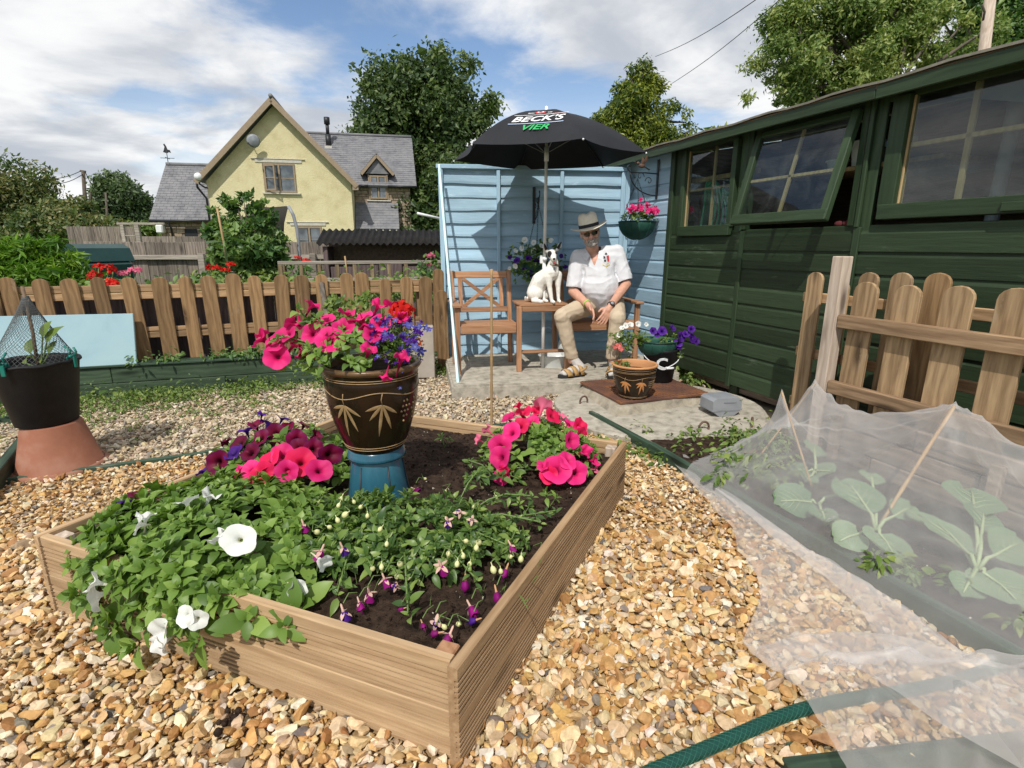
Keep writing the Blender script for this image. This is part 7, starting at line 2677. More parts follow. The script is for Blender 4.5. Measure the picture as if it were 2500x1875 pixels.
me.from_pydata([on_bucket(x, y + .125) for x, y in vs], [], fs)
me.materials.append(M['white_plastic'])
link('lettering', me, None, bb)
bz = b2c + Vector((-.03, -.0, .345))
bk3 = basket('basket', 'dark green wire basket sitting in the mouth of the lettered bucket', bz, .170)
ppl = Plant('petunia_plant', 'purple and white petunias in the basket against the green shed', 'petunia', bz, PET_LEAVES, 'leaf_fuc', 'leaf_weed', 0, 74)
for cx, cz, n, sx in ((1520, 832, 26, 30), (1560, 822, 30, 30), (1625, 835, 24, 26), (1650, 850, 18, 20), (1530, 850, 10, 14)):
 for _ in range(n):
  p = deep(cx + r_.normal() * sx * .5, cz + r_.normal() * 11, bz.y + r_.uniform(-.12, .06))
  ppl.whorl(p, Vector((r_.normal() * .5, -.3, 1)), .036, 6)
ppl.finish()
for x, y, s, mt in ((1595, 808, .032, 'violet_petal'), (1617, 808, .034, 'violet_petal'), (1642, 800, .028, 'violet_petal'), (1663, 822, .038, 'violet_petal'), (1655, 838, .036, 'violet_petal'), (1675, 815, .03, 'violet_petal'),
     (1690, 826, .036, 'violet_petal'), (1700, 833, .030, 'violet_petal'), (1688, 803, .028, 'violet_petal'), (1528, 795, .024, 'white_petal'), (1540, 792, .024, 'white_petal'), (1558, 791, .024, 'white_petal'), (1519, 800, .02, 'white_petal'), (1512, 818, .02, 'white_petal'), (1578, 792, .016, 'white_petal'), (1658, 845, .03, 'violet_petal'), (1605, 816, .028, 'violet_petal')):
 ppl.bloom(deep(x, y, bz.y - .10), (random.uniform(-.3, .4), -.8, .5), mt, s, random.choice((0, 1)))
# ------------------------------------------------------------------ upturned terracotta pot, bucket, wire cone
TC = (ground_at(40, 1165) + ground_at(245, 1142)) / 2 + Vector((-.07, .10, 0))
tpot = thing('terracotta_pot', 'upturned terracotta pot carrying the black bucket', 'pot', TC)
q = MB()
q.lathe([(.215, -.02), (.215, .012), (.203, .016), (.142, .262), (.136, .27), (.001, .27)], 40)
q.build('body', M['terracotta'], tpot)
q = MB()
q.lathe([(.216, -.02), (.230, -.018), (.230, .014), (.21, .018)], 40)
q.build('rim', M['terracotta'], tpot)
bkt = thing('black_bucket', 'big black bucket standing on the upturned terracotta pot', 'bucket', TC + Vector((-.02, 0, .272)))
q = MB()
q.lathe([(.140, 0), (.146, .006), (.198, .335), (.206, .345), (.206, .36), (.194, .362), (.190, .335), (.145, .04)], 40)
q.disc(.146, .004, 40)
q.disc(.190, .315, 40)
q.build('wall', M['black_plastic'], bkt)
q = MB()
q.tube([(.204 * math.cos(2 * math.pi * k / 48), .204 * math.sin(2 * math.pi * k / 48), .353 + .003 * math.sin(k)) for k in range(49)], .008, 7, False)
q.build('rope_rim', M['black_plastic'], bkt)
BK = bkt.location + Vector((0, 0, .32))
net_c = thing('net_cone', 'grey mesh cone protecting the seedling in the black bucket', 'netting', BK)
apex = deep(62, 722, BK.y + .02) - BK
qs = MB()
NV, NH = 46, 30
def cone_pt(u, v):
 a = 2 * math.pi * u
 r = .190 * ((1 - v) ** 1.15) * (1 + .10 * math.sin(5 * a) * v) + .012
 c = apex * v
 return Vector((c.x + r * math.cos(a), c.y + r * math.sin(a), c.z + .02 * (1 - v)))
for k in range(NV):
 for sg in (1, -1):
  qs.tube([cone_pt(k / NV + sg * .35 * v, v) for v in [i / 12 for i in range(13)]], .00085, 3, False)
o = qs.build('mesh', plain('net_strand', (.10, .11, .11), .6), net_c)
o['kind'] = 'stuff'
cc = thing('support_cane', 'dark cane holding up the grey mesh cone', 'cane', BK)
q = MB()
q.tube([Vector((.03, -.02, -.02)), apex * .5 + Vector((.03, -.02, 0)), apex + Vector((-.005, 0, .05))], .009, 8)
q.build('cane', M['cane_dark'], cc)
sdl = Plant('cabbage_seedling', 'young cabbage seedling inside the mesh cone', 'seedling', BK, PET_LEAVES, 'leaf_weed', 'leaf_weed', 0, 75)
for x, y, s in ((110, 820, .12), (100, 805, .10), (70, 845, .09), (115, 845, .08), (60, 870, .08), (95, 870, .07)):
 p = deep(x, y, BK.y - .02)
 sdl.leaf(p - Vector((.0, 0, .04)), (r_.normal() * .3, -.8, .5), (r_.normal() * .6, 0, 1), s)
 sdl.stem([BK + Vector((.03, 0, -.01)), p - Vector((0, 0, .04))], .004)
sdl.finish()
sdl.stems_done()
for i, (px, py, lab) in enumerate(((192, 868, 'teal clip at the far right of the bucket rim'), (110, 905, 'teal clip hanging at the front of the bucket rim'), (48, 902, 'dark teal clip left of the front clip on the bucket'), (14, 895, 'teal clip at the left edge of the bucket rim'))):
 a = (.05, -1.45, -2.0, -2.6)[i]
 c = bkt.location + Vector((.206 * math.cos(a), .206 * math.sin(a), .36))
 o = thing('spring_clip', lab, 'clip', c, a, 'teal clips on the bucket rim')
 q = MB()
 q.box((.016, 0, -.012), (.010, .022, .06), bev=.003)
 q.tube([(.014, 0, .015), (.03, 0, .045), (.02, 0, .07)], .006, 6)
 q.build('front_jaw', M['teal_plastic'], o)
 q = MB()
 q.box((-.022, 0, -.012), (.008, .020, .055), bev=.003)
 q.tube([(-.015, 0, .015), (.0, 0, .05), (-.03, 0, .075)], .006, 6)
 q.build('back_jaw', M['teal_plastic'], o)
 q = MB()
 q.tube([(0, -.016, .02), (0, .016, .02)], .009, 8)
 q.build('pivot', M['teal_plastic'], o)
# ------------------------------------------------------------------ bodies grown as one surface
def capsule_pts(p0, r0, p1, r1, seg=10):
 out = []
 for p, r in ((Vector(p0), r0), (Vector(p1), r1)):
  for i in range(7):
   th = math.pi * i / 6
   for k in range(seg):
    a = 2 * math.pi * k / seg
    out.append(p + Vector((math.sin(th) * math.cos(a), math.sin(th) * math.sin(a), math.cos(th))) * r)
 return out
def blob(name, prims, voxel, mat, parent, base, smooth=6, colour=None, cut=None, folds=0.0, fs=(9, 9, 5)):
 """prims: ('c', p0, r0, p1, r1) tapered capsule, ('e', centre, radii, euler) ellipsoid; grown into one skin"""
 bm = bmesh.new()
 for pr in prims:
  if pr[0] == 'c':
   vs = [bm.verts.new(p) for p in capsule_pts(*pr[1:5])]
   ret = bmesh.ops.convex_hull(bm, input=vs, use_existing_faces=False)
   bmesh.ops.delete(bm, geom=list({g for g in ret['geom_interior'] + ret['geom_unused'] if isinstance(g, bmesh.types.BMVert)}), context='VERTS')
  else:
   m = Matrix.Translation(Vector(pr[1])) @ (Euler(pr[3]).to_matrix().to_4x4() if len(pr) > 3 else Matrix()) @ Matrix.Diagonal((*pr[2], 1))
   bmesh.ops.create_uvsphere(bm, u_segments=20, v_segments=12, radius=1.0, matrix=m)
 bmesh.ops.recalc_face_normals(bm, faces=bm.faces)
 me = bpy.data.meshes.new(name)
 bm.to_mesh(me)
 bm.free()
 o = bpy.data.objects.new(name, me)
 COL.objects.link(o)
 md = o.modifiers.new('r', 'REMESH')
 md.mode = 'VOXEL'
 md.voxel_size = voxel
 md.use_smooth_shade = True
 ms = o.modifiers.new('s', 'SMOOTH')
 ms.iterations = smooth
 ms.factor = .5
 dg = bpy.context.evaluated_depsgraph_get()
 me2 = bpy.data.meshes.new_from_object(o.evaluated_get(dg))
 bpy.data.objects.remove(o)
 bpy.data.meshes.remove(me)
 me2.name = name
 if cut is not None:
  bm = bmesh.new()
  bm.from_mesh(me2)
  bmesh.ops.delete(bm, geom=[v for v in bm.verts if cut(v.co)], context='VERTS')
  for _ in range(14):
   new = {}
   for v in bm.verts:
    nb = [e.other_vert(v).co for e in v.link_edges if len(e.link_faces) == 1]
    if len(nb) == 2:
     new[v] = v.co * .5 + (nb[0] + nb[1]) * .25
   for v, c in new.items():
    v.co = c
  bm.to_mesh(me2)
  bm.free()
 if folds:
  nrm = [v.normal.copy() for v in me2.vertices]
  for v, nv in zip(me2.vertices, nrm):
   q = Vector((v.co.x * fs[0], v.co.y * fs[1], v.co.z * fs[2]))
   w = mnoise.noise(q * .6) * 1.4
   h = (1 - abs(mnoise.noise(q + Vector((w, w, 3))))) ** 3 - .5 + .5 * mnoise.noise(q * 2.3)
   v.co += nv * h * folds
 if colour is not None:
  n = len(me2.vertices)
  co = np.empty(n * 3, dtype=np.float32)
  me2.vertices.foreach_get('co', co)
  c = np.ones((n, 4), dtype=np.float32)
  c[:, :3] = colour(co.reshape(-1, 3))
  at = me2.attributes.new('col', 'FLOAT_COLOR', 'POINT')
  at.data.foreach_set('color', c.ravel())
 me2.polygons.foreach_set('use_smooth', np.ones(len(me2.polygons), dtype=bool))
 me2.materials.clear()
 me2.materials.append(mat)
 o = bpy.data.objects.new(name, me2)
 COL.objects.link(o)
 o.parent = parent
 o.matrix_local = Matrix.Translation(-Vector(base))
 return o
def skin_mat(name, rough=.5, bscale=120.0, bstr=.15):
 m, nt = new_mat(name)
 at = NN(nt, 'ShaderNodeAttribute', attribute_name='col')
 tc = NN(nt, 'ShaderNodeTexCoord')
 n = noise_n(nt, tc.outputs['Object'], 28.0, 4, 0.6)
 v = NN(nt, 'ShaderNodeMapRange', inp={0: n, 1: .3, 2: .7, 3: .84, 4: 1.1})
 hs = NN(nt, 'ShaderNodeHueSaturation', inp={'Color': at.outputs['Color'], 'Value': v.outputs[0]})
 finish(nt, hs.outputs[0], rough, noise_n(nt, tc.outputs['Object'], bscale, 3), bstr, .002, spec=.35)
 return m
M['skin'] = skin_mat('skin')
M['fur'] = skin_mat('short_fur', .8, 300.0, .4)
def cloth(name, c, scale=9.0, bstr=.6, rough=.85):
 """woven cloth with soft wrinkles"""
 m, nt = new_mat(name)
 v = coords(nt, (1, 1, .7), False)
 n = noise_n(nt, v, scale, 4, .5, .8)
 f = noise_n(nt, v, 400.0, 2)
 h = NN(nt, 'ShaderNodeMath', operation='MULTIPLY_ADD', inp={0: f, 1: .015, 2: n})
 finish(nt, c, rough, h.outputs[0], bstr, .03, spec=.15)
 return m
M['polo'] = cloth('white_polo_cloth', (.63, .63, .65), 6.0, .28)
M['chino'] = cloth('tan_trouser_cloth', (.53, .43, .31), 6.0, .35)
M['straw'] = mottled('straw_hat', (.70, .63, .49), (.80, .74, .60), 60.0, .8, .25, 300.0)
M['hat_band'] = plain('dark_hat_band', (.014, .014, .018), .7)
M['beard'] = mottled('grey_beard', (.20, .17, .15), (.36, .32, .29), 90.0, .9, .9, 260.0, cc=(.46, .43, .40))
M['sandal'] = mottled('tan_sandal_leather', (.36, .21, .075), (.46, .29, .12), 30.0, .7, .2)
M['rubber'] = plain('dark_rubber', (.022, .021, .021), .7)
M['sock'] = cloth('grey_sock', (.50, .47, .44), 30.0, .5)
M['lens'] = plain('dark_lens', (.012, .010, .010), .08, spec=.8)
# ------------------------------------------------------------------ the man on the seat
PB = Vector((.80, 4.95, .12))
man = thing('person', 'person in a straw hat, white polo shirt and tan trousers sitting on the garden seat', 'person', PB)
J = {k: deep(*v) for k, v in dict(
 hipL=(1447, 742, 5.02), hipR=(1500, 742, 5.02), kneeL=(1373, 772, 4.63), kneeR=(1508, 776, 4.63), ankL=(1396, 880, 4.70), ankR=(1494, 880, 4.68),
 shL=(1412, 628, 5.0), shR=(1505, 616, 5.0), elL=(1399, 712, 4.93), elR=(1529, 694, 4.93), wrL=(1437, 745, 4.70), wrR=(1488, 750, 4.69),
 chest=(1460, 656, 5.0), belly=(1464, 704, 4.95), neck=(1449, 612, 4.97), head=(1441, 570, 4.92)).items()}
HD = J['head']
HM = Matrix.Translation(HD) @ Matrix.Rotation(RAD(-13), 4, 'Y') @ Matrix.Rotation(RAD(-6), 4, 'Z') @ Matrix.Rotation(RAD(6), 4, 'X')
def hp(x, y, z):
 return HM @ Vector((x, y, z))
he = HM.to_euler()
prims = [('e', hp(0, .012, .02), (.077, .094, .105), he), ('e', hp(0, -.022, -.055), (.058, .062, .062), he), ('e', hp(0, -.060, -.085), (.030, .026, .022), he),
         ('c', hp(0, -.088, .012), .011, hp(0, -.108, -.022), .017), ('e', hp(-.018, -.092, -.024), (.011, .013, .010), he), ('e', hp(.018, -.092, -.024), (.011, .013, .010), he),
         ('e', hp(-.040, -.066, -.018), (.026, .022, .022), he), ('e', hp(.040, -.066, -.018), (.026, .022, .022), he),
         ('e', hp(-.079, .012, .002), (.010, .020, .032), he), ('e', hp(.079, .012, .002), (.010, .020, .032), he),
         ('c', hp(-.03, -.085, .022), .012, hp(.03, -.085, .022), .012),
         ('c', hp(0, .02, -.06), .056, J['neck'] + Vector((0, .02, -.03)), .062),
         ('c', J['neck'] + Vector((0, .02, -.03)), .06, J['chest'], .12), ('c', J['chest'], .14, J['belly'], .145), ('c', J['belly'], .14, J['hipL'].lerp(J['hipR'], .5), .14)]
for s in 'LR':
 prims += [('c', J['chest'] + Vector((0, 0, .06)), .08, J['sh' + s], .055), ('c', J['sh' + s], .055, J['el' + s], .046), ('c', J['el' + s], .045, J['el' + s].lerp(J['wr' + s], .35), .043),
              ('c', J['el' + s].lerp(J['wr' + s], .35), .043, J['wr' + s], .027),
              ('c', J['hip' + s], .07, J['knee' + s], .055), ('c', J['knee' + s], .05, J['ank' + s], .036)]
body_prims = list(prims)
def hand(wr, palm_dir, side, up, curl, prims):
 """palm, four unequal bent fingers and a thumb; side points towards the thumb"""
 d = Vector(palm_dir).normalized()
 s = Vector(side)
 s = (s - d * s.dot(d)).normalized()
 u = Vector(up)
 u = (u - d * u.dot(d) - s * u.dot(s)).normalized()
 pc = wr + d * .055
 prims.append(('c', wr, .026, wr + d * .03, .028))
 for k in range(4):
  off = s * (.033 - .022 * k)
  prims.append(('c', wr + d * .02 + off * .6, .017, wr + d * .088 + off, .0135))
  L = (.040, .046, .043, .034)[k]
  a = wr + d * .088 + off
  f1 = (d * math.cos(curl * .5) - u * math.sin(curl * .5))
  f2 = (d * math.cos(curl) - u * math.sin(curl))
  f3 = (d * math.cos(curl * 1.5) - u * math.sin(curl * 1.5))
  spread = s * (.010 - .0066 * k)
  b = a + f1 * L + spread * .6
  c = b + f2 * L * .68 + spread * .3
  e = c + f3 * L * .5
  prims += [('c', a, .0115, b, .0098), ('c', b, .0098, c, .0088), ('c', c, .0088, e, .0074)]
 t0 = wr + d * .026 + s * .024 - u * .006
 t1 = t0 + (d * .6 + s * .75 - u * .2).normalized() * .045
 t2 = t1 + (d * .95 + s * .25 - u * .2).normalized() * .034
 prims += [('c', t0, .017, t1, .0125), ('c', t1, .0125, t2, .0092)]
hand(J['wrL'], (.34, -.50, -.62), (.55, .1, -.2) if False else (-.1, -.75, .45), (.35, -.45, .65), .55, body_prims)
hand(J['wrR'], (-.45, -.40, -.85), (-.75, -.35, .35), (.15, -.85, .40), .45, body_prims)
SK = np.array([.64, .36, .26])
def skin_col(co):
 c = np.tile(SK, (len(co), 1))
 inv = np.array(HM.inverted())
 loc = co @ inv[:3, :3].T + inv[:3, 3]
 hd = np.linalg.norm(loc, axis=1) < .16
 nose = np.exp(-((loc[:, 0]) ** 2 + (loc[:, 1] + .10) ** 2 + (loc[:, 2] + .02) ** 2) / .0007)
 c[hd] *= (1 - .10 * nose[hd])[:, None]
 c[:, 1] -= np.where(hd, .05 * nose, 0)
 lips = hd & (np.abs(loc[:, 2] + .056) < .006) & (np.abs(loc[:, 0]) < .024) & (loc[:, 1] < -.05)
 c[lips] = (.40, .14, .11)
 c[~hd] *= np.array([.92, .88, .85])
 return c
blob('body', body_prims, .0058, M['skin'], man, PB, 3, skin_col)
bp2 = [('e', hp(0, -.030, -.080), (.060, .056, .040), he), ('e', hp(-.054, -.012, -.05), (.018, .04, .045), he), ('e', hp(.054, -.012, -.05), (.018, .04, .045), he),
       ('c', hp(-.030, -.078, -.048), .011, hp(0, -.091, -.038), .011), ('c', hp(.030, -.078, -.048), .011, hp(0, -.091, -.038), .011), ('e', hp(0, -.075, -.088), (.030, .020, .022), he),
       ('c', hp(-.034, -.074, -.05), .011, hp(-.038, -.066, -.085), .012), ('c', hp(.034, -.074, -.05), .011, hp(.038, -.066, -.085), .012)]
blob('beard', bp2, .005, M['beard'], man, PB, 2)
blob('hair', [('e', hp(-.068, .03, .01), (.018, .05, .05), he), ('e', hp(.068, .03, .01), (.018, .05, .05), he), ('e', hp(0, .075, -.01), (.06, .03, .06), he)], .006, M['beard'], man, PB, 2)
sg = MB()
for s in (-1, 1):
 n = 14
 sq_ = lambda t: math.copysign(abs(t) ** .7, t)
 vs = [hp(s * .033 + .027 * sq_(math.cos(2 * math.pi * k / n)), -.106 + .014 * max(0, s * math.cos(2 * math.pi * k / n)), .010 + .018 * sq_(math.sin(2 * math.pi * k / n))) for k in range(n)]
 vs2 = [v + (HM.to_3x3() @ Vector((0, .004, 0))) for v in vs]
 sg.add([v - PB for v in vs + vs2], [tuple(range(n)), tuple(range(2 * n - 1, n - 1, -1))] + [(k, (k + 1) % n, n + (k + 1) % n, n + k) for k in range(n)])
 sg.tube([hp(s * .058, -.090, .018) - PB, hp(s * .078, -.04, .018) - PB, hp(s * .081, .02, .012) - PB], .003, 6)
sg.tube([hp(-.01, -.106, .018) - PB, hp(.01, -.106, .018) - PB], .003, 6)
sg.build('sunglasses', M['lens'], man)
q = MB()
q.beam(hp(-.018, -.0865, -.0565) - PB, hp(.018, -.0865, -.0555) - PB, .006, .006)
q.build('teeth', M['white_plastic'], man)
HT = HM @ Matrix.Translation((0, .012, .054)) @ Matrix.Rotation(RAD(-2), 4, 'X')
HTl = Matrix.Translation(-PB) @ HT
q = MB()
vs, fs = [], []
sg_ = 40
prof = [(.092, 0), (.091, .03), (.088, .07), (.083, .10), (.072, .118), (.05, .122), (.02, .112), (.001, .108)]
for r, z in prof:
 for k in range(sg_):
  a = 2 * math.pi * k / sg_
  x, y = r * .95 * math.cos(a), r * 1.10 * math.sin(a)
  zz = z
  if z > .08:
   zz -= .016 * math.exp(-(x / .022) ** 2)
   zz += .010 * (y > 0) * y / .09
   x *= 1 - .18 * max(0, -y) / .1
  vs.append((x, y, zz))
fs = [(i * sg_ + k, i * sg_ + (k + 1) % sg_, (i + 1) * sg_ + (k + 1) % sg_, (i + 1) * sg_ + k) for i in range(len(prof) - 1) for k in range(sg_)]
q.add(vs, fs, smooth=True)
vs, fs = [], []
for i, r in enumerate((.088, .11, .135, .158, .166)):
 for k in range(sg_):
  a = 2 * math.pi * k / sg_
  t = (r - .088) / .078
  z = -.012 * t * math.cos(2 * a) * -1 * 0 + .022 * t * t * math.cos(a) ** 2 - .012 * t * math.sin(a) ** 2
  vs.append((r * .98 * math.cos(a), r * 1.08 * math.sin(a), z))
  vs.append((r * .98 * math.cos(a), r * 1.08 * math.sin(a), z - .004))
n2 = sg_ * 2
for i in range(4):
 for k in range(sg_):
  k2 = (k + 1) % sg_
  a, b, c, d = i * n2 + 2 * k, i * n2 + 2 * k2, (i + 1) * n2 + 2 * k2, (i + 1) * n2 + 2 * k
  fs += [(a, b, c, d), (a + 1, d + 1, c + 1, b + 1)]
for k in range(sg_):
 k2 = (k + 1) % sg_
 fs.append((4 * n2 + 2 * k, 4 * n2 + 2 * k2, 4 * n2 + 2 * k2 + 1, 4 * n2 + 2 * k + 1))
q.add(vs, fs, smooth=True)
hat = q.build('straw_hat', M['straw'], man, HTl)
q = MB()
q.lathe([(.0935, .004), (.0935, .030), (.0925, .032)], 40, Matrix.Diagonal((.955, 1.105, 1, 1)))
q.build('hat_band', M['hat_band'], hat)
sp = [('c', J['chest'] + Vector((0, 0, .03)), .155, J['belly'], .165), ('e', J['belly'] + Vector((0, -.005, .01)), (.18, .155, .17)), ('c', J['belly'], .165, J['hipL'].lerp(J['hipR'], .5) + Vector((0, 0, .03)), .16),
      ('c', J['neck'] + Vector((0, .025, -.035)), .070, J['chest'], .15)]
for s in 'LR':
 e = J['sh' + s].lerp(J['el' + s], .84)
 sp += [('c', J['neck'] + Vector((0, .03, -.04)), .07, J['sh' + s], .072), ('c', J['chest'], .13, J['sh' + s] + Vector((0, 0, -.03)), .08), ('c', J['sh' + s], .074, e, .075)]
hemz = J['hipL'].z + .035
def shirt_cut(c):
 if (c - (J['neck'] + Vector((0, -.01, .03)))).length < .066:
  return True
 d = c - (J['neck'] + Vector((-.004, -.085, -.06)))
 if c.y < J['neck'].y and abs(d.x) < .030 * max(0, (d.z + .07) / .09) and -.07 < d.z < .05:
  return True
 for s in 'LR':
  ax = (J['el' + s] - J['sh' + s]).normalized()
  t = (c - J['sh' + s]).dot(ax)
  L = (J['el' + s] - J['sh' + s]).length
  if t > L * .90 and ((c - J['sh' + s]) - ax * t).length < .10 and abs(c.x - J['chest'].x) > .16:
   return True
 return False
shirt = blob('polo_shirt', sp, .0065, M['polo'], man, PB, 8, None, shirt_cut, .0055, (6, 6, 10))
q = MB()
for s in (-1, 1):
 nb = J['neck'] - PB
 a = nb + Vector((s * .058, .065, .018))
 b = nb + Vector((s * .078, -.005, .010))
 c = nb + Vector((s * .040, -.080, -.040))
 d = nb + Vector((s * .070, -.085, -.088))
 e = nb + Vector((s * .118, -.025, -.035))
 f = nb + Vector((s * .085, .07, -.01))
 vs = [a, b, c, d, e, f]
 vs2 = [v + Vector((0, .004, -.006)) for v in vs]
 q.add(vs + vs2, [(0, 1, 4, 5), (1, 2, 3, 4), (11, 10, 7, 6), (10, 9, 8, 7), (0, 5, 11, 6), (5, 4, 10, 11), (4, 3, 9, 10), (3, 2, 8, 9), (2, 1, 7, 8), (1, 0, 6, 7)], smooth=False)
q.build('collar', M['polo'], shirt, Matrix.Translation(PB))
shirt.data.update()
def on_shirt(px, py, lift=.004):
 d = Vector(sight(px, py))
 o_ = Vector((0, 0, CAMZ))
 ok, loc, nrm, _ = shirt.ray_cast(o_, d)
 if not ok:
  return deep(px, py, 4.83), Vector((0, -1, 0))
 if nrm.dot(d) > 0:
  nrm = -nrm
 return loc + nrm * lift, nrm
crest = [('crest_shield', (.62, .60, .56), [(1472, 624), (1485, 623), (1487, 640), (1480, 647), (1473, 641)], .003),
         ('crest_red', (.55, .05, .06), [(1480, 625), (1486, 624), (1487, 638), (1482, 639)], .0045),
         ('crest_dark', (.05, .05, .06), [(1473, 626), (1477, 626), (1478, 631), (1473, 632)], .0045),
         ('crest_dark', (.05, .05, .06), [(1474, 634), (1479, 634), (1479, 639), (1475, 640)], .0045),
         ('crest_helm', (.06, .06, .07), [(1477, 618), (1481, 618), (1482, 622), (1476, 622)], .0045),
         ('crest_scroll', (.62, .50, .15), [(1471, 645), (1480, 649), (1488, 644), (1488, 647), (1480, 652), (1471, 648)], .0045)]
for nm, c, pts, lift in crest:
 q = MB()
 q.add([on_shirt(x, y, lift)[0] for x, y in pts], [tuple(range(len(pts)))])
 q.build(nm, plain('print_' + nm, c, .8), shirt)
q = MB()
for x, y in ((1447, 629), (1448, 640)):
 p, n = on_shirt(x, y)
 q.ball(p, .005, 8, 5)
tag(q.build('button', M['clear_plastic'], shirt), kind=None)
tr_ = [('c', J['hipL'] + Vector((0, 0, -.0)), .098, J['hipR'], .098), ('e', J['hipL'].lerp(J['hipR'], .5) + Vector((0, 0, .0)), (.18, .14, .11))]
for s in 'LR':
 tr_ += [('c', J['hip' + s], .098, J['knee' + s], .074), ('c', J['knee' + s] + Vector((0, .01, 0)), .074, J['knee' + s].lerp(J['ank' + s], .45), .066), ('c', J['knee' + s].lerp(J['ank' + s], .45), .066, J['ank' + s] + Vector((0, 0, .03)), .060)]
tro = blob('trousers', tr_, .008, M['chino'], man, PB, 5, None, lambda c: c.z < min(J['ankL'].z, J['ankR'].z) + .018, .0050, (7, 7, 11))
for s, x0, x1, m, lab in (('L', 0, 1, M['hose_bright'], 'wristband'), ('R', 0, 1, M['rubber'], 'wristwatch')):
 ax = (J['wr' + s] - J['el' + s]).normalized()
 c = J['wr' + s] - ax * .030 - PB
 mm2 = ax.to_track_quat('Z', 'Y').to_matrix().to_4x4()
 q = MB()
 q.lathe([(.033, -.007), (.036, -.006), (.036, .006), (.033, .007)], 22, Matrix.Translation(c) @ mm2)
 if s == 'R':
  d = Vector((.15, -.85, .55)).normalized()
  q.lathe([(.001, .0), (.021, .0), (.022, .010), (.001, .012)], 18, Matrix.Translation(c + d * .032) @ d.to_track_quat('Z', 'Y').to_matrix().to_4x4())
 w_ = q.build(lab, m if s == 'R' else plain('lime_band', (.42, .62, .12), .5), man)
 if s == 'R':
  q = MB()
  q.lathe([(.001, .0135), (.016, .0135), (.016, .012)], 18, Matrix.Translation(c + d * .032) @ d.to_track_quat('Z', 'Y').to_matrix().to_4x4())
  q.build('watch_face', M['grey_plastic'], w_)
def foot(ank, heel, toe):
 """sock, sole, two broad straps and heel strap; open toes"""
 h, t = Vector(heel), Vector(toe)
 d = (t - h).normalized()
 s = Vector((d.y, -d.x, 0))
 L = (t - h).length
 blob('sock', [('c', ank + Vector((0, 0, .03)), .042, h + d * .05 + Vector((0, 0, .075)), .043), ('c', h + d * .045 + Vector((0, 0, .06)), .036, h + d * .16 + Vector((0, 0, .052)), .036), ('c', h + d * .15 + Vector((0, 0, .05)), .034, t - d * .055 + Vector((0, 0, .042)), .026),
                  ('c', t - d * .075 + s * .022 + Vector((0, 0, .042)), .022, t - d * .04 + s * .018 + Vector((0, 0, .036)), .017), ('c', t - d * .08 - s * .024 + Vector((0, 0, .042)), .022, t - d * .055 - s * .022 + Vector((0, 0, .034)), .016)], .007, M['sock'], man, PB, 3)
 q = MB()
 n = 26
 ring = []
 for k in range(n):
  a = 2 * math.pi * k / n
  u = .5 - .5 * math.cos(a)
  w = (.040 + .014 * u) * math.sin(a)
  ring.append(h + d * (L * u) + s * w)
 vs = [p + Vector((0, 0, .0)) - PB for p in ring] + [p + Vector((0, 0, .026)) - PB for p in ring]
 q.add(vs, [tuple(range(n - 1, -1, -1)), tuple(range(n, 2 * n))] + [(k, (k + 1) % n, n + (k + 1) % n, n + k) for k in range(n)])
 so = q.build('sandal', M['rubber'], man)
 for nm, u, w, hh, wd in (('strap', .66, .056, .070, .05), ('strap', .42, .050, .088, .042), ('ankle_strap', .20, .048, .105, .036)):
  q = MB()
  vs, fs = [], []
  m_ = 12
  for k in range(m_ + 1):
   a = math.pi * k / m_
   c = h + d * (L * u + .02 * math.sin(a)) + s * (w * math.cos(a)) + Vector((0, 0, .018 + (hh - .018) * math.sin(a) ** .8))
   for e in (-.5, .5):
    vs.append(c + d * wd * e - PB)
  fs = [(2 * k, 2 * k + 1, 2 * k + 3, 2 * k + 2) for k in range(m_)]
  q.add(vs, fs, smooth=True)
  o = q.build(nm, M['sandal'], so, Matrix())
  md = o.modifiers.new('thick', 'SOLIDIFY')
  md.thickness = .006
  md.offset = 1
 q = MB()
 q.tube([h + d * .085 + s * .046 + Vector((0, 0, .05)) - PB, h + d * .03 + s * .040 + Vector((0, 0, .07)) - PB, h + d * -.008 + Vector((0, 0, .075)) - PB, h + d * .03 - s * .040 + Vector((0, 0, .07)) - PB, h + d * .085 - s * .046 + Vector((0, 0, .05)) - PB], .011, 6)
 q.build('heel_strap', M['sandal'], so)
foot(J['ankL'], Vector((.66, 4.685, .121)), Vector((.405, 4.57, .121)))
foot(J['ankR'], Vector((.925, 4.74, .121)), Vector((.865, 4.50, .121)))
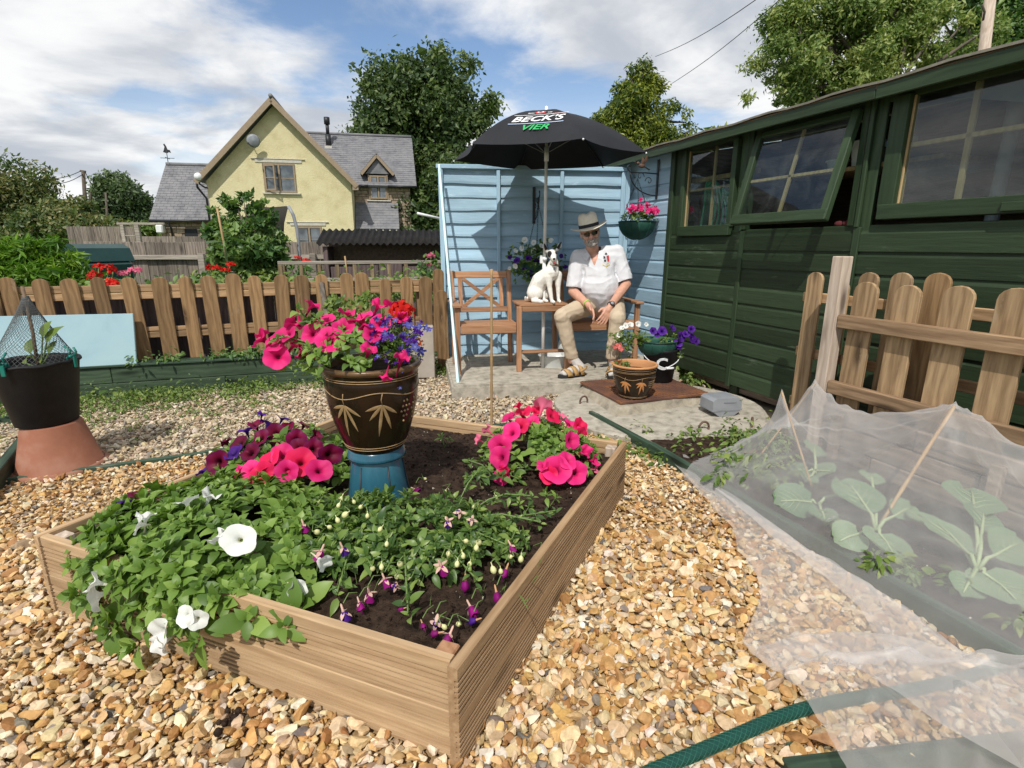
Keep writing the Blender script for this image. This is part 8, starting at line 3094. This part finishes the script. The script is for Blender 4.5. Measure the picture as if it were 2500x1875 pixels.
# ------------------------------------------------------------------ the dog on the table
DB = Vector((.36, 4.95, .742))
dog = thing('dog', 'small white terrier with black eye patches sitting on the seat table', 'dog', DB)
def dp(x, y, Y):
 return deep(1250 + x / 3.606, 480 + y / 3.606, Y)
dz = DB.z
prims = [('c', dp(205, 845, 5.03), .082, dp(250, 740, 5.0), .080), ('c', dp(250, 740, 5.0), .078, dp(350, 665, 4.95), .068), ('c', dp(355, 640, 4.95), .060, dp(368, 575, 4.945), .042),
         ('e', dp(352, 505, 4.93), (.046, .050, .046)), ('c', dp(358, 520, 4.91), .038, dp(370, 556, 4.845), .019), ('c', dp(352, 575, 4.90), .022, dp(372, 590, 4.86), .012),
         ('c', dp(322, 700, 4.93), .042, dp(330, 790, 4.92), .024), ('c', dp(330, 790, 4.92), .024, Vector((dp(350, 905, 4.90).x, 4.90, dz + .022)), .017), ('c', Vector((dp(350, 905, 4.90).x, 4.905, dz + .016)), .018, Vector((dp(366, 905, 4.90).x, 4.875, dz + .013)), .016),
         ('c', dp(405, 690, 4.97), .040, dp(405, 790, 4.96), .024), ('c', dp(405, 790, 4.96), .023, Vector((dp(410, 880, 4.96).x, 4.955, dz + .022)), .016), ('c', Vector((dp(410, 880, 4.96).x, 4.955, dz + .016)), .017, Vector((dp(420, 880, 4.96).x, 4.925, dz + .013)), .015),
         ('e', dp(205, 850, 4.97), (.075, .055, .070)), ('c', Vector((dp(190, 900, 4.93).x, 4.94, dz + .022)), .024, Vector((dp(262, 905, 4.9).x, 4.89, dz + .016)), .017),
         ('e', dp(285, 860, 5.04), (.05, .05, .06)), ('c', Vector((dp(280, 900, 4.99).x, 4.99, dz + .02)), .020, Vector((dp(310, 900, 4.95).x, 4.945, dz + .014)), .014),
         ('c', dp(160, 890, 5.06), .020, dp(122, 905, 5.02), .016), ('c', dp(122, 905, 5.02), .016, dp(118, 885, 5.0), .010),
         ('c', dp(305, 475, 4.94), .016, dp(292, 440, 4.935), .012), ('c', dp(292, 440, 4.935), .012, dp(283, 412, 4.93), .005), ('c', dp(400, 465, 4.95), .016, dp(418, 430, 4.945), .012), ('c', dp(418, 430, 4.945), .012, dp(434, 398, 4.94), .005)]
def fur_col(co):
 c = np.tile(np.array([.80, .77, .70]), (len(co), 1))
 r = np.random.default_rng(4)
 for p, rad, col in ((dp(328, 500, 4.89), .024, (.02, .018, .017)), (dp(325, 518, 4.89), .020, (.02, .018, .017)), (dp(396, 490, 4.89), .017, (.02, .018, .017)),
      (dp(290, 440, 4.935), .034, (.035, .02, .014)), (dp(283, 412, 4.93), .03, (.03, .018, .014)), (dp(420, 430, 4.945), .036, (.03, .02, .016)), (dp(434, 398, 4.94), .03, (.03, .02, .016)),
      (dp(372, 585, 4.85), .012, (.10, .04, .035))):
  d = np.linalg.norm((co - np.array(tuple(p))) * np.array([1, .6, 1]), axis=1)
  k = np.clip((rad - d) / .006 + .5, 0, 1)[:, None]
  c = c * (1 - k) + np.array(col) * k
 return c
blob('body', prims, .0062, M['fur'], dog, DB, 3, fur_col)
q = MB()
q.ball(dp(370, 549, 4.826) - DB, (.0125, .010, .010), 10, 7)
q.build('nose', M['rubber'], dog)
q = MB()
for x, y, Y in ((332, 505, 4.878), (392, 500, 4.882)):
 q = MB()
 q.ball(dp(x, y, Y) - DB, .0075, 10, 7)
 q.build('eye', M['lens'], dog)
q = MB()
q.ball(dp(374, 584, 4.842) - DB, (.010, .012, .010), 9, 6)
q.build('tongue', plain('dog_tongue', (.45, .10, .10), .4), dog)
q = MB()
cc = dp(366, 606, 4.945) - DB
q.lathe([(.046, -.010), (.0495, -.009), (.0495, .009), (.046, .010)], 22, Matrix.Translation(cc) @ Matrix.Rotation(RAD(-14), 4, 'X') @ Matrix.Rotation(RAD(8), 4, 'Y'))
co_ = q.build('collar', M['cane_dark'], dog)
q = MB()
q.ball(dp(372, 632, 4.885) - DB, (.010, .004, .012), 9, 6)
q.build('tag', M['grey_plastic'], co_)
o = thing('plastic_bottle', 'cloudy plastic bottle standing under the table of the seat', 'bottle', (.52, 5.20, .12))
q = MB()
q.lathe([(.001, 0), (.062, .0), (.066, .01), (.066, .20), (.05, .245), (.026, .27), (.026, .30), (.03, .30), (.03, .33), (.001, .33)], 20)
q.build('bottle', M['clear_plastic'], o)
o = thing('plastic_tub', 'low cloudy plastic tub lying under the seat table', 'tub', (.42, 5.06, .12))
q = MB()
q.lathe([(.10, .0), (.12, .10), (.125, .105), (.125, .115), (.11, .112), (.09, .012)], 26, Matrix.Diagonal((1.35, .9, 1, 1)))
q.disc(.10, .004, 26, Matrix.Diagonal((1.35, .9, 1, 1)))
q.build('tub_wall', M['clear_plastic'], o)
# ------------------------------------------------------------------ cabbage bed under netting
BO, BS, BN = Vector((.86, 3.11, 0)), Vector((.342, -.94, 0)), Vector((.94, .342, 0))
def bed_pt(s, n, z):
 return BO + BS * s + BN * n + Vector((0, 0, z))
lumpy('bed_soil', [bed_pt(-.06, .03, 0), bed_pt(3.0, .03, 0), bed_pt(3.0, .90, 0), bed_pt(.10, .90, 0)], .06, .014, 90, M['soil'], seed=11, crumbs=1600)
sw = thing('sleeper_wall', 'low wall of weathered timber planks behind the cabbages under the netting', 'timber wall', bed_pt(0, .90, 0), SHED_A)
for k in range(3):
 ofs = (0, .5, .2)[k]
 for a, b in ((.42, .75 + ofs), (.755 + ofs, 1.9 + ofs * .5), (1.905 + ofs * .5, 3.2)):
  bar('plank', M['sleeper'], a, b, -.03 + .006 * random.random(), .02, .03 + .112 * k, .138 + .112 * k, .006, parent=sw)
for s in (.52, 1.3, 2.2):
 bar('stake', M['sleeper'], s, s + .05, -.07, -.032, -.02, .33, .004, parent=sw)
CABV, CAB_TOPS, CABN = [], [], []
M['rib'] = plain('pale_leaf_rib', (.30, .38, .20), .5)
for sd in range(3):
 r = np.random.default_rng(sd)
 V, F = [], []
 for i in range(7):
  t = i / 6
  w = .48 * math.sin(math.pi * min(.08 + t * .86, 1)) ** .62
  for j in range(7):
   u = j / 6 * 2 - 1
   x = u * w
   z = -.10 * t * t + .10 * u * u * (1 - t * .5) + .025 * math.sin(5 * u + sd * 2) * t + .02 * math.sin(9 * t + j)
   V.append((x, t, z))
 for i in range(6):
  for j in range(6):
   a = i * 7 + j
   F.append((a, a + 1, a + 8, a + 7))
 V, F = np.array(V), np.array(F)
 V[:, 2] += .012 * np.sin(23 * V[:, 0] + 3 * sd) * np.sin(19 * V[:, 1])
 me = np_mesh('leaf', V, F, M['leaf_cab'])
 vn = MB()
 for k in range(1, 5):
  for sgn in (-1, 1):
   i0, i1 = k, min(k + 2, 6)
   a, b, c = V[i0 * 7 + 3], V[min(k + 1, 6) * 7 + 3 + sgn], V[i1 * 7 + 3 + 2 * sgn]
   vn.tube([Vector(a) + Vector((0, 0, .004)), Vector(b) + Vector((0, 0, .004)), Vector(c) + Vector((0, 0, .002))], [.010, .007, .003], 4, False)
 CABN.append(vn.mesh('vein', M['rib']))
 CABV.append(me)
def cabbage(label, px, py, targets, group='cabbages under the netting'):
 b = ground_at(px, py, .09)
 o = thing('cabbage_plant', label, 'cabbage', b, 0, group)
 for i, (tx, ty, w, zz) in enumerate(targets):
  zz = zz * .55 + .012
  c = ground_at(tx, ty, .09 + zz) - b
  CAB_TOPS.append((c + b, w))
  st = c * .42 + Vector((0, 0, zz * .25))
  up = Vector((0, 0, 1))
  fw = (c - st)
  if fw.length < .02:
   fw = Vector((.1, -.3, .2))
  fw.normalize()
  n = (Vector((0, -.55, .8)) + Vector((random.uniform(-.3, .3), 0, 0))).normalized()
  n = (n - fw * n.dot(fw)).normalized()
  x = fw.cross(n)
  mt = Matrix((x, fw, n)).transposed().to_4x4()
  mt.translation = c - fw * w * .5
  lf = link('leaf', CABV[i % 3], None, o)
  lf.matrix_local = mt @ Matrix.Diagonal((w, w, w, 1))
  link('vein', CABN[i % 3], None, lf)
  q = MB()
  q.tube([Vector((0, 0, 0)), st * .6 + Vector((0, 0, .02)), c - fw * w * .48, c + n * .002, c + fw * w * .38 + n * .001 - Vector((0, 0, .01))], [.008, .0075, .006, .0045, .002], 6)
  q.build('leaf_stalk', M['rib'], o)
 return o
cabbage('cabbage at the far left of the netted bed beside the green edging', 1995, 1236, ((1940, 1222, .19, .05), (2010, 1255, .12, .04), (2065, 1200, .12, .06)))
cabbage('large leaved cabbage in the middle of the netted bed with a drooping front leaf', 2138, 1300, ((2092, 1205, .22, .16), (2165, 1325, .19, .03), (2072, 1310, .15, .04), (2208, 1245, .13, .10), (2128, 1165, .12, .17)))
cabbage('tall cabbage at the near right of the netted bed', 2385, 1395, ((2375, 1215, .24, .20), (2400, 1265, .16, .16), (2320, 1305, .20, .10), (2445, 1430, .20, .03), (2465, 1335, .17, .10), (2270, 1275, .18, .08), (2360, 1430, .12, .02)))
cabbage('small cabbage beneath the far netting peak', 1990, 1160, ((1988, 1095, .14, .12), (1952, 1146, .09, .03), (2005, 1150, .15, .03), (1975, 1165, .10, .02)))
weeds('weeds', [tuple(bed_pt(r_.uniform(-.28, .30), r_.uniform(.05, .85), .03)) for _ in range(34)], 20, .034, .05, 12)
weeds('weeds', [tuple(ground_at(r_.uniform(1750, 1930), r_.uniform(1060, 1190), .09)) for _ in range(70)], 21, .034, .09, 12)
weeds('weeds', [tuple(ground_at(x + r_.uniform(-25, 25), y + r_.uniform(-10, 10), .09)) for x, y in ((2030, 1270), (2150, 1380), (2190, 1370), (2230, 1400), (2330, 1430), (2500, 1520)) for _ in range(5)], 22, .034, .030, 12)
tt = thing('clay_edging', 'strip of orange clay edging lying under the far edge of the netting', 'edging')
q = MB()
q.beam(ground_at(1705, 1130, .03), ground_at(1900, 1098, .06), .07, .03)
q.build('strip', M['terracotta'], tt)
CA, CB, CC = deep(1908, 956, 2.66), deep(1990, 936, 3.02), deep(2330, 991, 2.22)
for a, b, lab in ((ground_at(1982, 1189, .09), CA, 'thin cane at the left peak of the netting'), (ground_at(1841, 1131, .05), CB, 'slanting cane crossing behind the left peak of the netting'), (ground_at(2146, 1285, .09), CC, 'stout cane under the right peak of the netting')):
 o = thing('net_cane', lab, 'cane', a, 0, 'canes holding up the netting')
 d = b - a
 q = MB()
 q.tube([d * t for t in [i / 16 for i in range(17)]], [(.0075 if 'stout' in lab else .0048) + (.0012 if i % 5 == 0 else 0) for i in range(17)], 8)
 q.build('cane', M['cane'], o)
# ------------------------------------------------------------------ fine netting
NET, nt_ = new_mat('insect_netting')
t_ = NN(nt_, 'ShaderNodeBsdfTransparent')
d_ = NN(nt_, 'ShaderNodeBsdfDiffuse', inp={0: (.80, .78, .77, 1)})
tl_ = NN(nt_, 'ShaderNodeBsdfTranslucent', inp={0: (.80, .78, .77, 1)})
gl_ = NN(nt_, 'ShaderNodeBsdfGlossy', inp={0: (.9, .9, .9, 1), 1: .42})
a_ = NN(nt_, 'ShaderNodeMixShader', inp={0: .4, 1: d_.outputs[0], 2: tl_.outputs[0]})
a2_ = NN(nt_, 'ShaderNodeMixShader', inp={0: .08, 1: a_.outputs[0], 2: gl_.outputs[0]})
lw_ = NN(nt_, 'ShaderNodeLayerWeight', inp={0: .35})
tc_ = NN(nt_, 'ShaderNodeTexCoord')
w1_ = NN(nt_, 'ShaderNodeTexWave', wave_type='BANDS', bands_direction='X', inp={'Vector': tc_.outputs['UV'], 'Scale': 90.0, 'Distortion': .6})
w2_ = NN(nt_, 'ShaderNodeTexWave', wave_type='BANDS', bands_direction='Y', inp={'Vector': tc_.outputs['UV'], 'Scale': 90.0, 'Distortion': .6})
wm_ = NN(nt_, 'ShaderNodeMath', operation='MAXIMUM', inp={0: w1_.outputs[1], 1: w2_.outputs[1]})
nz_ = noise_n(nt_, tc_.outputs['Object'], 7.0, 5, .6)
f1_ = NN(nt_, 'ShaderNodeMath', operation='MULTIPLY_ADD', inp={0: lw_.outputs['Facing'], 1: .42, 2: .11})
f2_ = NN(nt_, 'ShaderNodeMath', operation='MULTIPLY_ADD', inp={0: wm_.outputs[0], 1: .07, 2: f1_.outputs[0]})
f3_ = NN(nt_, 'ShaderNodeMath', operation='MULTIPLY_ADD', use_clamp=True, inp={0: nz_, 1: .12, 2: f2_.outputs[0]})
cr_ = []
for sc_, wd_ in ((2.3, .007), (4.1, .005)):
 n_ = noise_n(nt_, tc_.outputs['Object'], sc_, 1.5, .4, .4)
 s_ = NN(nt_, 'ShaderNodeMath', operation='SUBTRACT', inp={0: n_, 1: .5})
 ab_ = NN(nt_, 'ShaderNodeMath', operation='ABSOLUTE', inp={0: s_.outputs[0]})
 cr_.append(NN(nt_, 'ShaderNodeMapRange', inp={0: ab_.outputs[0], 1: 0.0, 2: wd_, 3: .0, 4: 0.0}).outputs[0])
c1_ = NN(nt_, 'ShaderNodeMath', operation='ADD', inp={0: cr_[0], 1: cr_[1]})
f3_ = NN(nt_, 'ShaderNodeMath', operation='ADD', use_clamp=True, inp={0: f3_.outputs[0], 1: c1_.outputs[0]})
mx_ = NN(nt_, 'ShaderNodeMixShader', inp={0: f3_.outputs[0], 1: t_.outputs[0], 2: a2_.outputs[0]})
NN(nt_, 'ShaderNodeOutputMaterial', inp={0: mx_.outputs[0]})
def net_mesh(name, P, parent, drop=None):
 """P: (rows, cols, 3) grid of points"""
 r, c, _ = P.shape
 idx = np.arange(r * c).reshape(r, c)
 F = np.stack([idx[:-1, :-1], idx[1:, :-1], idx[1:, 1:], idx[:-1, 1:]], -1).reshape(-1, 4)
 if drop is not None:
  F = F[~drop.ravel()[F].all(1)]
 me = np_mesh(name, P.reshape(-1, 3), F, NET)
 uv = me.uv_layers.new(name='UVMap')
 li = F.ravel()
 u = np.stack([(li // c) / 30.0, (li % c) / 30.0], 1)
 uv.data.foreach_set('uv', u.astype(np.float32).ravel())
 return link(name, me, None, parent)
netting = thing('netting', 'pale fine mesh netting draped over canes and cabbages and trailing on the gravel', 'netting')
NS, NNN = 180, 84
S_ = np.linspace(.10, 2.75, NS)
N_ = np.linspace(-.07, .97, NNN)
floor_ = np.where(N_[None, :] < 0.02, .02 + .075 * np.clip((N_[None, :] + .07) / .06, 0, 1), .10) * np.ones((NS, 1))
obst = floor_.copy()
def cane_obst(a, b, wid=.02):
 for t in np.linspace(0, 1, 120):
  p = a.lerp(b, t) - BO
  s, n = p.dot(BS), p.dot(BN)
  i, j = int(round((s - S_[0]) / (S_[1] - S_[0]))), int(round((n - N_[0]) / (N_[1] - N_[0])))
  if 0 <= i < NS and 0 <= j < NNN:
   obst[i, j] = max(obst[i, j], p.z + .004)
for a, b in ((ground_at(1982, 1189, .09), CA), (ground_at(1841, 1131, .05), CB), (ground_at(2146, 1285, .09), CC)):
 cane_obst(a, b)
rp = []
for x, y in ((1990, 936), (2036, 983), (2127, 1018), (2206, 1014), (2265, 1000), (2330, 991), (2385, 1020), (2437, 1059), (2500, 1100), (2600, 1150)):
 s, z = on_plane(x, y, bed_pt(0, .76, 0), SHED_A)
 rp.append(bed_pt(s, .76, z))
for a, b in zip(rp, rp[1:]):
 cane_obst(a, b)
for c, w in CAB_TOPS:
 for dx in np.linspace(-.5, .5, 9):
  for dy in np.linspace(-.5, .5, 9):
   p = c + Vector((dx * w, dy * w, 0)) - BO
   i, j = int(round((p.dot(BS) - S_[0]) / (S_[1] - S_[0]))), int(round((p.dot(BN) - N_[0]) / (N_[1] - N_[0])))
   if 0 <= i < NS and 0 < j < NNN - 1 and dx * dx + dy * dy < .25:
    obst[i, j] = max(obst[i, j], c.z + .035 + dy * w * .45)
OUT = S_[:, None] < .40 - .30 * N_[None, :]
z = obst.copy()
for it in range(900):
 zn = z.copy()
 zn[1:-1, 1:-1] = .25 * (z[:-2, 1:-1] + z[2:, 1:-1] + z[1:-1, :-2] + z[1:-1, 2:])
 zn[-1] = zn[-2]
 z = np.where(OUT, floor_, np.maximum(zn, obst))
P = np.zeros((NS, NNN, 3))
for i in range(NS):
 for j in range(NNN):
  p = bed_pt(S_[i], N_[j], 0)
  w = mnoise.noise(Vector((p.x * 3, p.y * 3, 1.3)))
  fold = .010 * abs(math.sin(14 * S_[i] + 5 * w + 3 * N_[j])) ** 3 + .008 * mnoise.noise(Vector((p.x * 16, p.y * 16, 5)))
  for pk_ in (CA, CB, CC):
   rx_, ry_ = p.x - pk_.x, p.y - pk_.y
   r0_ = math.hypot(rx_, ry_)
   fold += .016 * max(0, math.sin(11 * math.atan2(ry_, rx_) + 2 * w)) ** 3 * math.exp(-((r0_ - .22) / .2) ** 2)
  P[i, j] = (p.x, p.y, z[i, j] + fold * min(1, max(0, (z[i, j] - .07) * 12)))
net_mesh('cover', P, netting, OUT)
def ribbon(left, right, zl, zr, rows, cols, seed, lift):
 def samp(L, Z, t):
  f = t * (len(L) - 1)
  i = min(int(f), len(L) - 2)
  u = f - i
  u = u * u * (3 - 2 * u) if False else u
  a, b = ground_at(*L[i], Z[i]), ground_at(*L[i + 1], Z[i + 1])
  return a.lerp(b, u)
 P = np.zeros((rows, cols, 3))
 for i in range(rows):
  a, b = samp(left, zl, i / (rows - 1)), samp(right, zr, i / (rows - 1))
  for j in range(cols):
   p = a.lerp(b, j / (cols - 1))
   P[i, j] = (p.x, p.y, p.z + lift(p, i / (rows - 1), j / (cols - 1)))
 for _ in range(2):                       # ease the corners
  P[1:-1] = .5 * P[1:-1] + .25 * (P[:-2] + P[2:])
 return P
left = [(1640, 1128), (1705, 1205), (1790, 1288), (1800, 1345), (1845, 1400), (1858, 1460), (1812, 1572), (1840, 1610), (1905, 1660), (1960, 1705), (2010, 1780), (2060, 1880), (2095, 1990)]
right = [(1668, 1108), (1762, 1192), (1858, 1262), (1965, 1338), (2112, 1425), (2235, 1505), (2350, 1600), (2440, 1630), (2560, 1620), (2640, 1660), (2700, 1760), (2740, 1880), (2780, 1990)]
zl = [.035] * 6 + [.04, .03, .05, .06, .08, .09, .09]
zr = [.04] * 5 + [.05, .08, .10, .12, .13, .13, .12, .12]
def lift1(p, u, v):
 w = mnoise.noise(Vector((p.x * 6, p.y * 6, 2.2)))
 g = .016 * abs(math.sin(9 * v + 16 * u + 3.0 * w)) ** 3 + (.020 * max(0, min(1, (u - .5) * 5))) * (1 - abs(mnoise.noise(Vector((p.x * 4 + p.y * 3, p.y * 7 - p.x * 5, 3.3))))) ** 6 + .012 * mnoise.noise(Vector((p.x * 14, p.y * 14, 7)))
 e = math.exp(-((u - .62 - .10 * v) / .035) ** 2) * .055 * math.sin(math.pi * min(1, v * 1.15 + .03)) + math.exp(-((v - .55 - (u - .8) * .8) / .07) ** 2) * .05 * max(0, min(1, (u - .62) * 6)) + math.exp(-((v - .82 - (u - .8) * .5) / .06) ** 2) * .06 * max(0, min(1, (u - .55) * 6))
 return max(g + e, -.005)
net_mesh('loose_tail', ribbon(left, right, zl, zr, 190, 70, 1, lift1), netting)
l2 = [tuple(np.array(a) * .38 + np.array(b) * .62) for a, b in zip(left[:8], right[:8])]
l2 = [(x + 4, y - 4) for x, y in l2]
net_mesh('folded_edge', ribbon(l2, [(x + 6, y + 4) for x, y in right[:8]], [z_ + .012 for z_ in zl[:8]], [z_ + .012 for z_ in zr[:8]], 90, 16, 2, lambda p, u, v: .008 + .008 * mnoise.noise(Vector((p.x * 12, p.y * 12, 9)))), netting)
l3 = [(1812, 1572), (1850, 1585), (1960, 1555), (2080, 1545), (2200, 1560), (2330, 1600), (2700, 1700)]
r3 = [(1830, 1604), (1890, 1650), (1980, 1625), (2090, 1640), (2190, 1700), (2310, 1790), (2700, 2000)]
net_mesh('folded_lap', ribbon(l3, r3, [.05, .07, .09, .10, .11, .12, .13], [.05, .05, .06, .09, .12, .14, .15], 90, 24, 3, lambda p, u, v: .012 + .03 * math.sin(math.pi * v) * math.sin(math.pi * min(1, u + .1)) + .010 * mnoise.noise(Vector((p.x * 11, p.y * 11, 4)))), netting)
# ------------------------------------------------------------------ reinforced hose
hs_ = thing('garden_hose', 'dark green braided hose running under the trailing netting', 'hose')
hpts = [ground_at(x, y, .030) for x, y in ((1480, 1945), (1590, 1885), (1700, 1838), (1800, 1795), (1900, 1752), (1975, 1728), (2080, 1706), (2200, 1688), (2340, 1660), (2480, 1610), (2600, 1570))]
hp2 = []
for i in range(len(hpts) - 1):
 for k in range(10):
  t = k / 10
  p0, p1, p2, p3 = hpts[max(i - 1, 0)], hpts[i], hpts[i + 1], hpts[min(i + 2, len(hpts) - 1)]
  hp2.append(.5 * ((2 * p1) + (p2 - p0) * t + (2 * p0 - 5 * p1 + 4 * p2 - p3) * t * t + (3 * p1 - p0 - 3 * p2 + p3) * t ** 3))
M['hose'] = plain('dark_green_hose', (.004, .048, .036), .35)
M['hose_thread'] = plain('hose_thread', (.02, .125, .09), .5)
HR = .0165
q = MB()
q.tube(hp2, HR, 16)
q.build('tube', M['hose'], hs_)
q = MB()
ln = [0.0]
for a, b in zip(hp2, hp2[1:]):
 ln.append(ln[-1] + (b - a).length)
for sgn in (1, -1):
 for k in range(7):
  path = []
  m_ = 330
  for i in range(m_):
   s = ln[-1] * i / (m_ - 1)
   j = max(0, min(len(ln) - 2, int(np.searchsorted(ln, s)) - 1))
   t = (s - ln[j]) / max(ln[j + 1] - ln[j], 1e-6)
   c = hp2[j].lerp(hp2[j + 1], t)
   d = (hp2[j + 1] - hp2[j]).normalized()
   u = Vector((0, 0, 1)) - d * d.z
   u.normalize()
   v = d.cross(u)
   an = sgn * s / .040 * math.pi * 2 * .32 + k * 2 * math.pi / 7
   path.append(c + (u * math.cos(an) + v * math.sin(an)) * (HR + .0004))
  q.tube(path, .0008, 3, False)
o = q.build('braid', M['hose_thread'], hs_)
o['kind'] = 'stuff'
for x, y, s, lab in ((565, 1765, .030, 'clod of dark soil on the golden gravel before the planter'), (1045, 1105, .02, 'small clod of soil near the back of the planter')):
 if y > 1500:
  o = thing('soil_clod', lab, 'clod', ground_at(x, y, .02))
  q = MB()
  for _ in range(14):
   q.ball((random.gauss(0, s * .5), random.gauss(0, s * .5), random.uniform(0, s * .5)), s * random.uniform(.2, .4), 7, 5)
  q.build('clod', M['soil'], o)
dl = thing('dry_leaf', 'curled brown leaf on the gravel beside the hose and green board', 'leaf', ground_at(2055, 1835, .05), .6)
q = MB()
V, F = leaf_shape(.09, .5, .5, .5)
q.add([tuple(v) for v in np.array(V) * np.array([.09, 1, .09])], [tuple(f) for f in F], smooth=True)
q.build('blade', M['dry_petal'], dl)
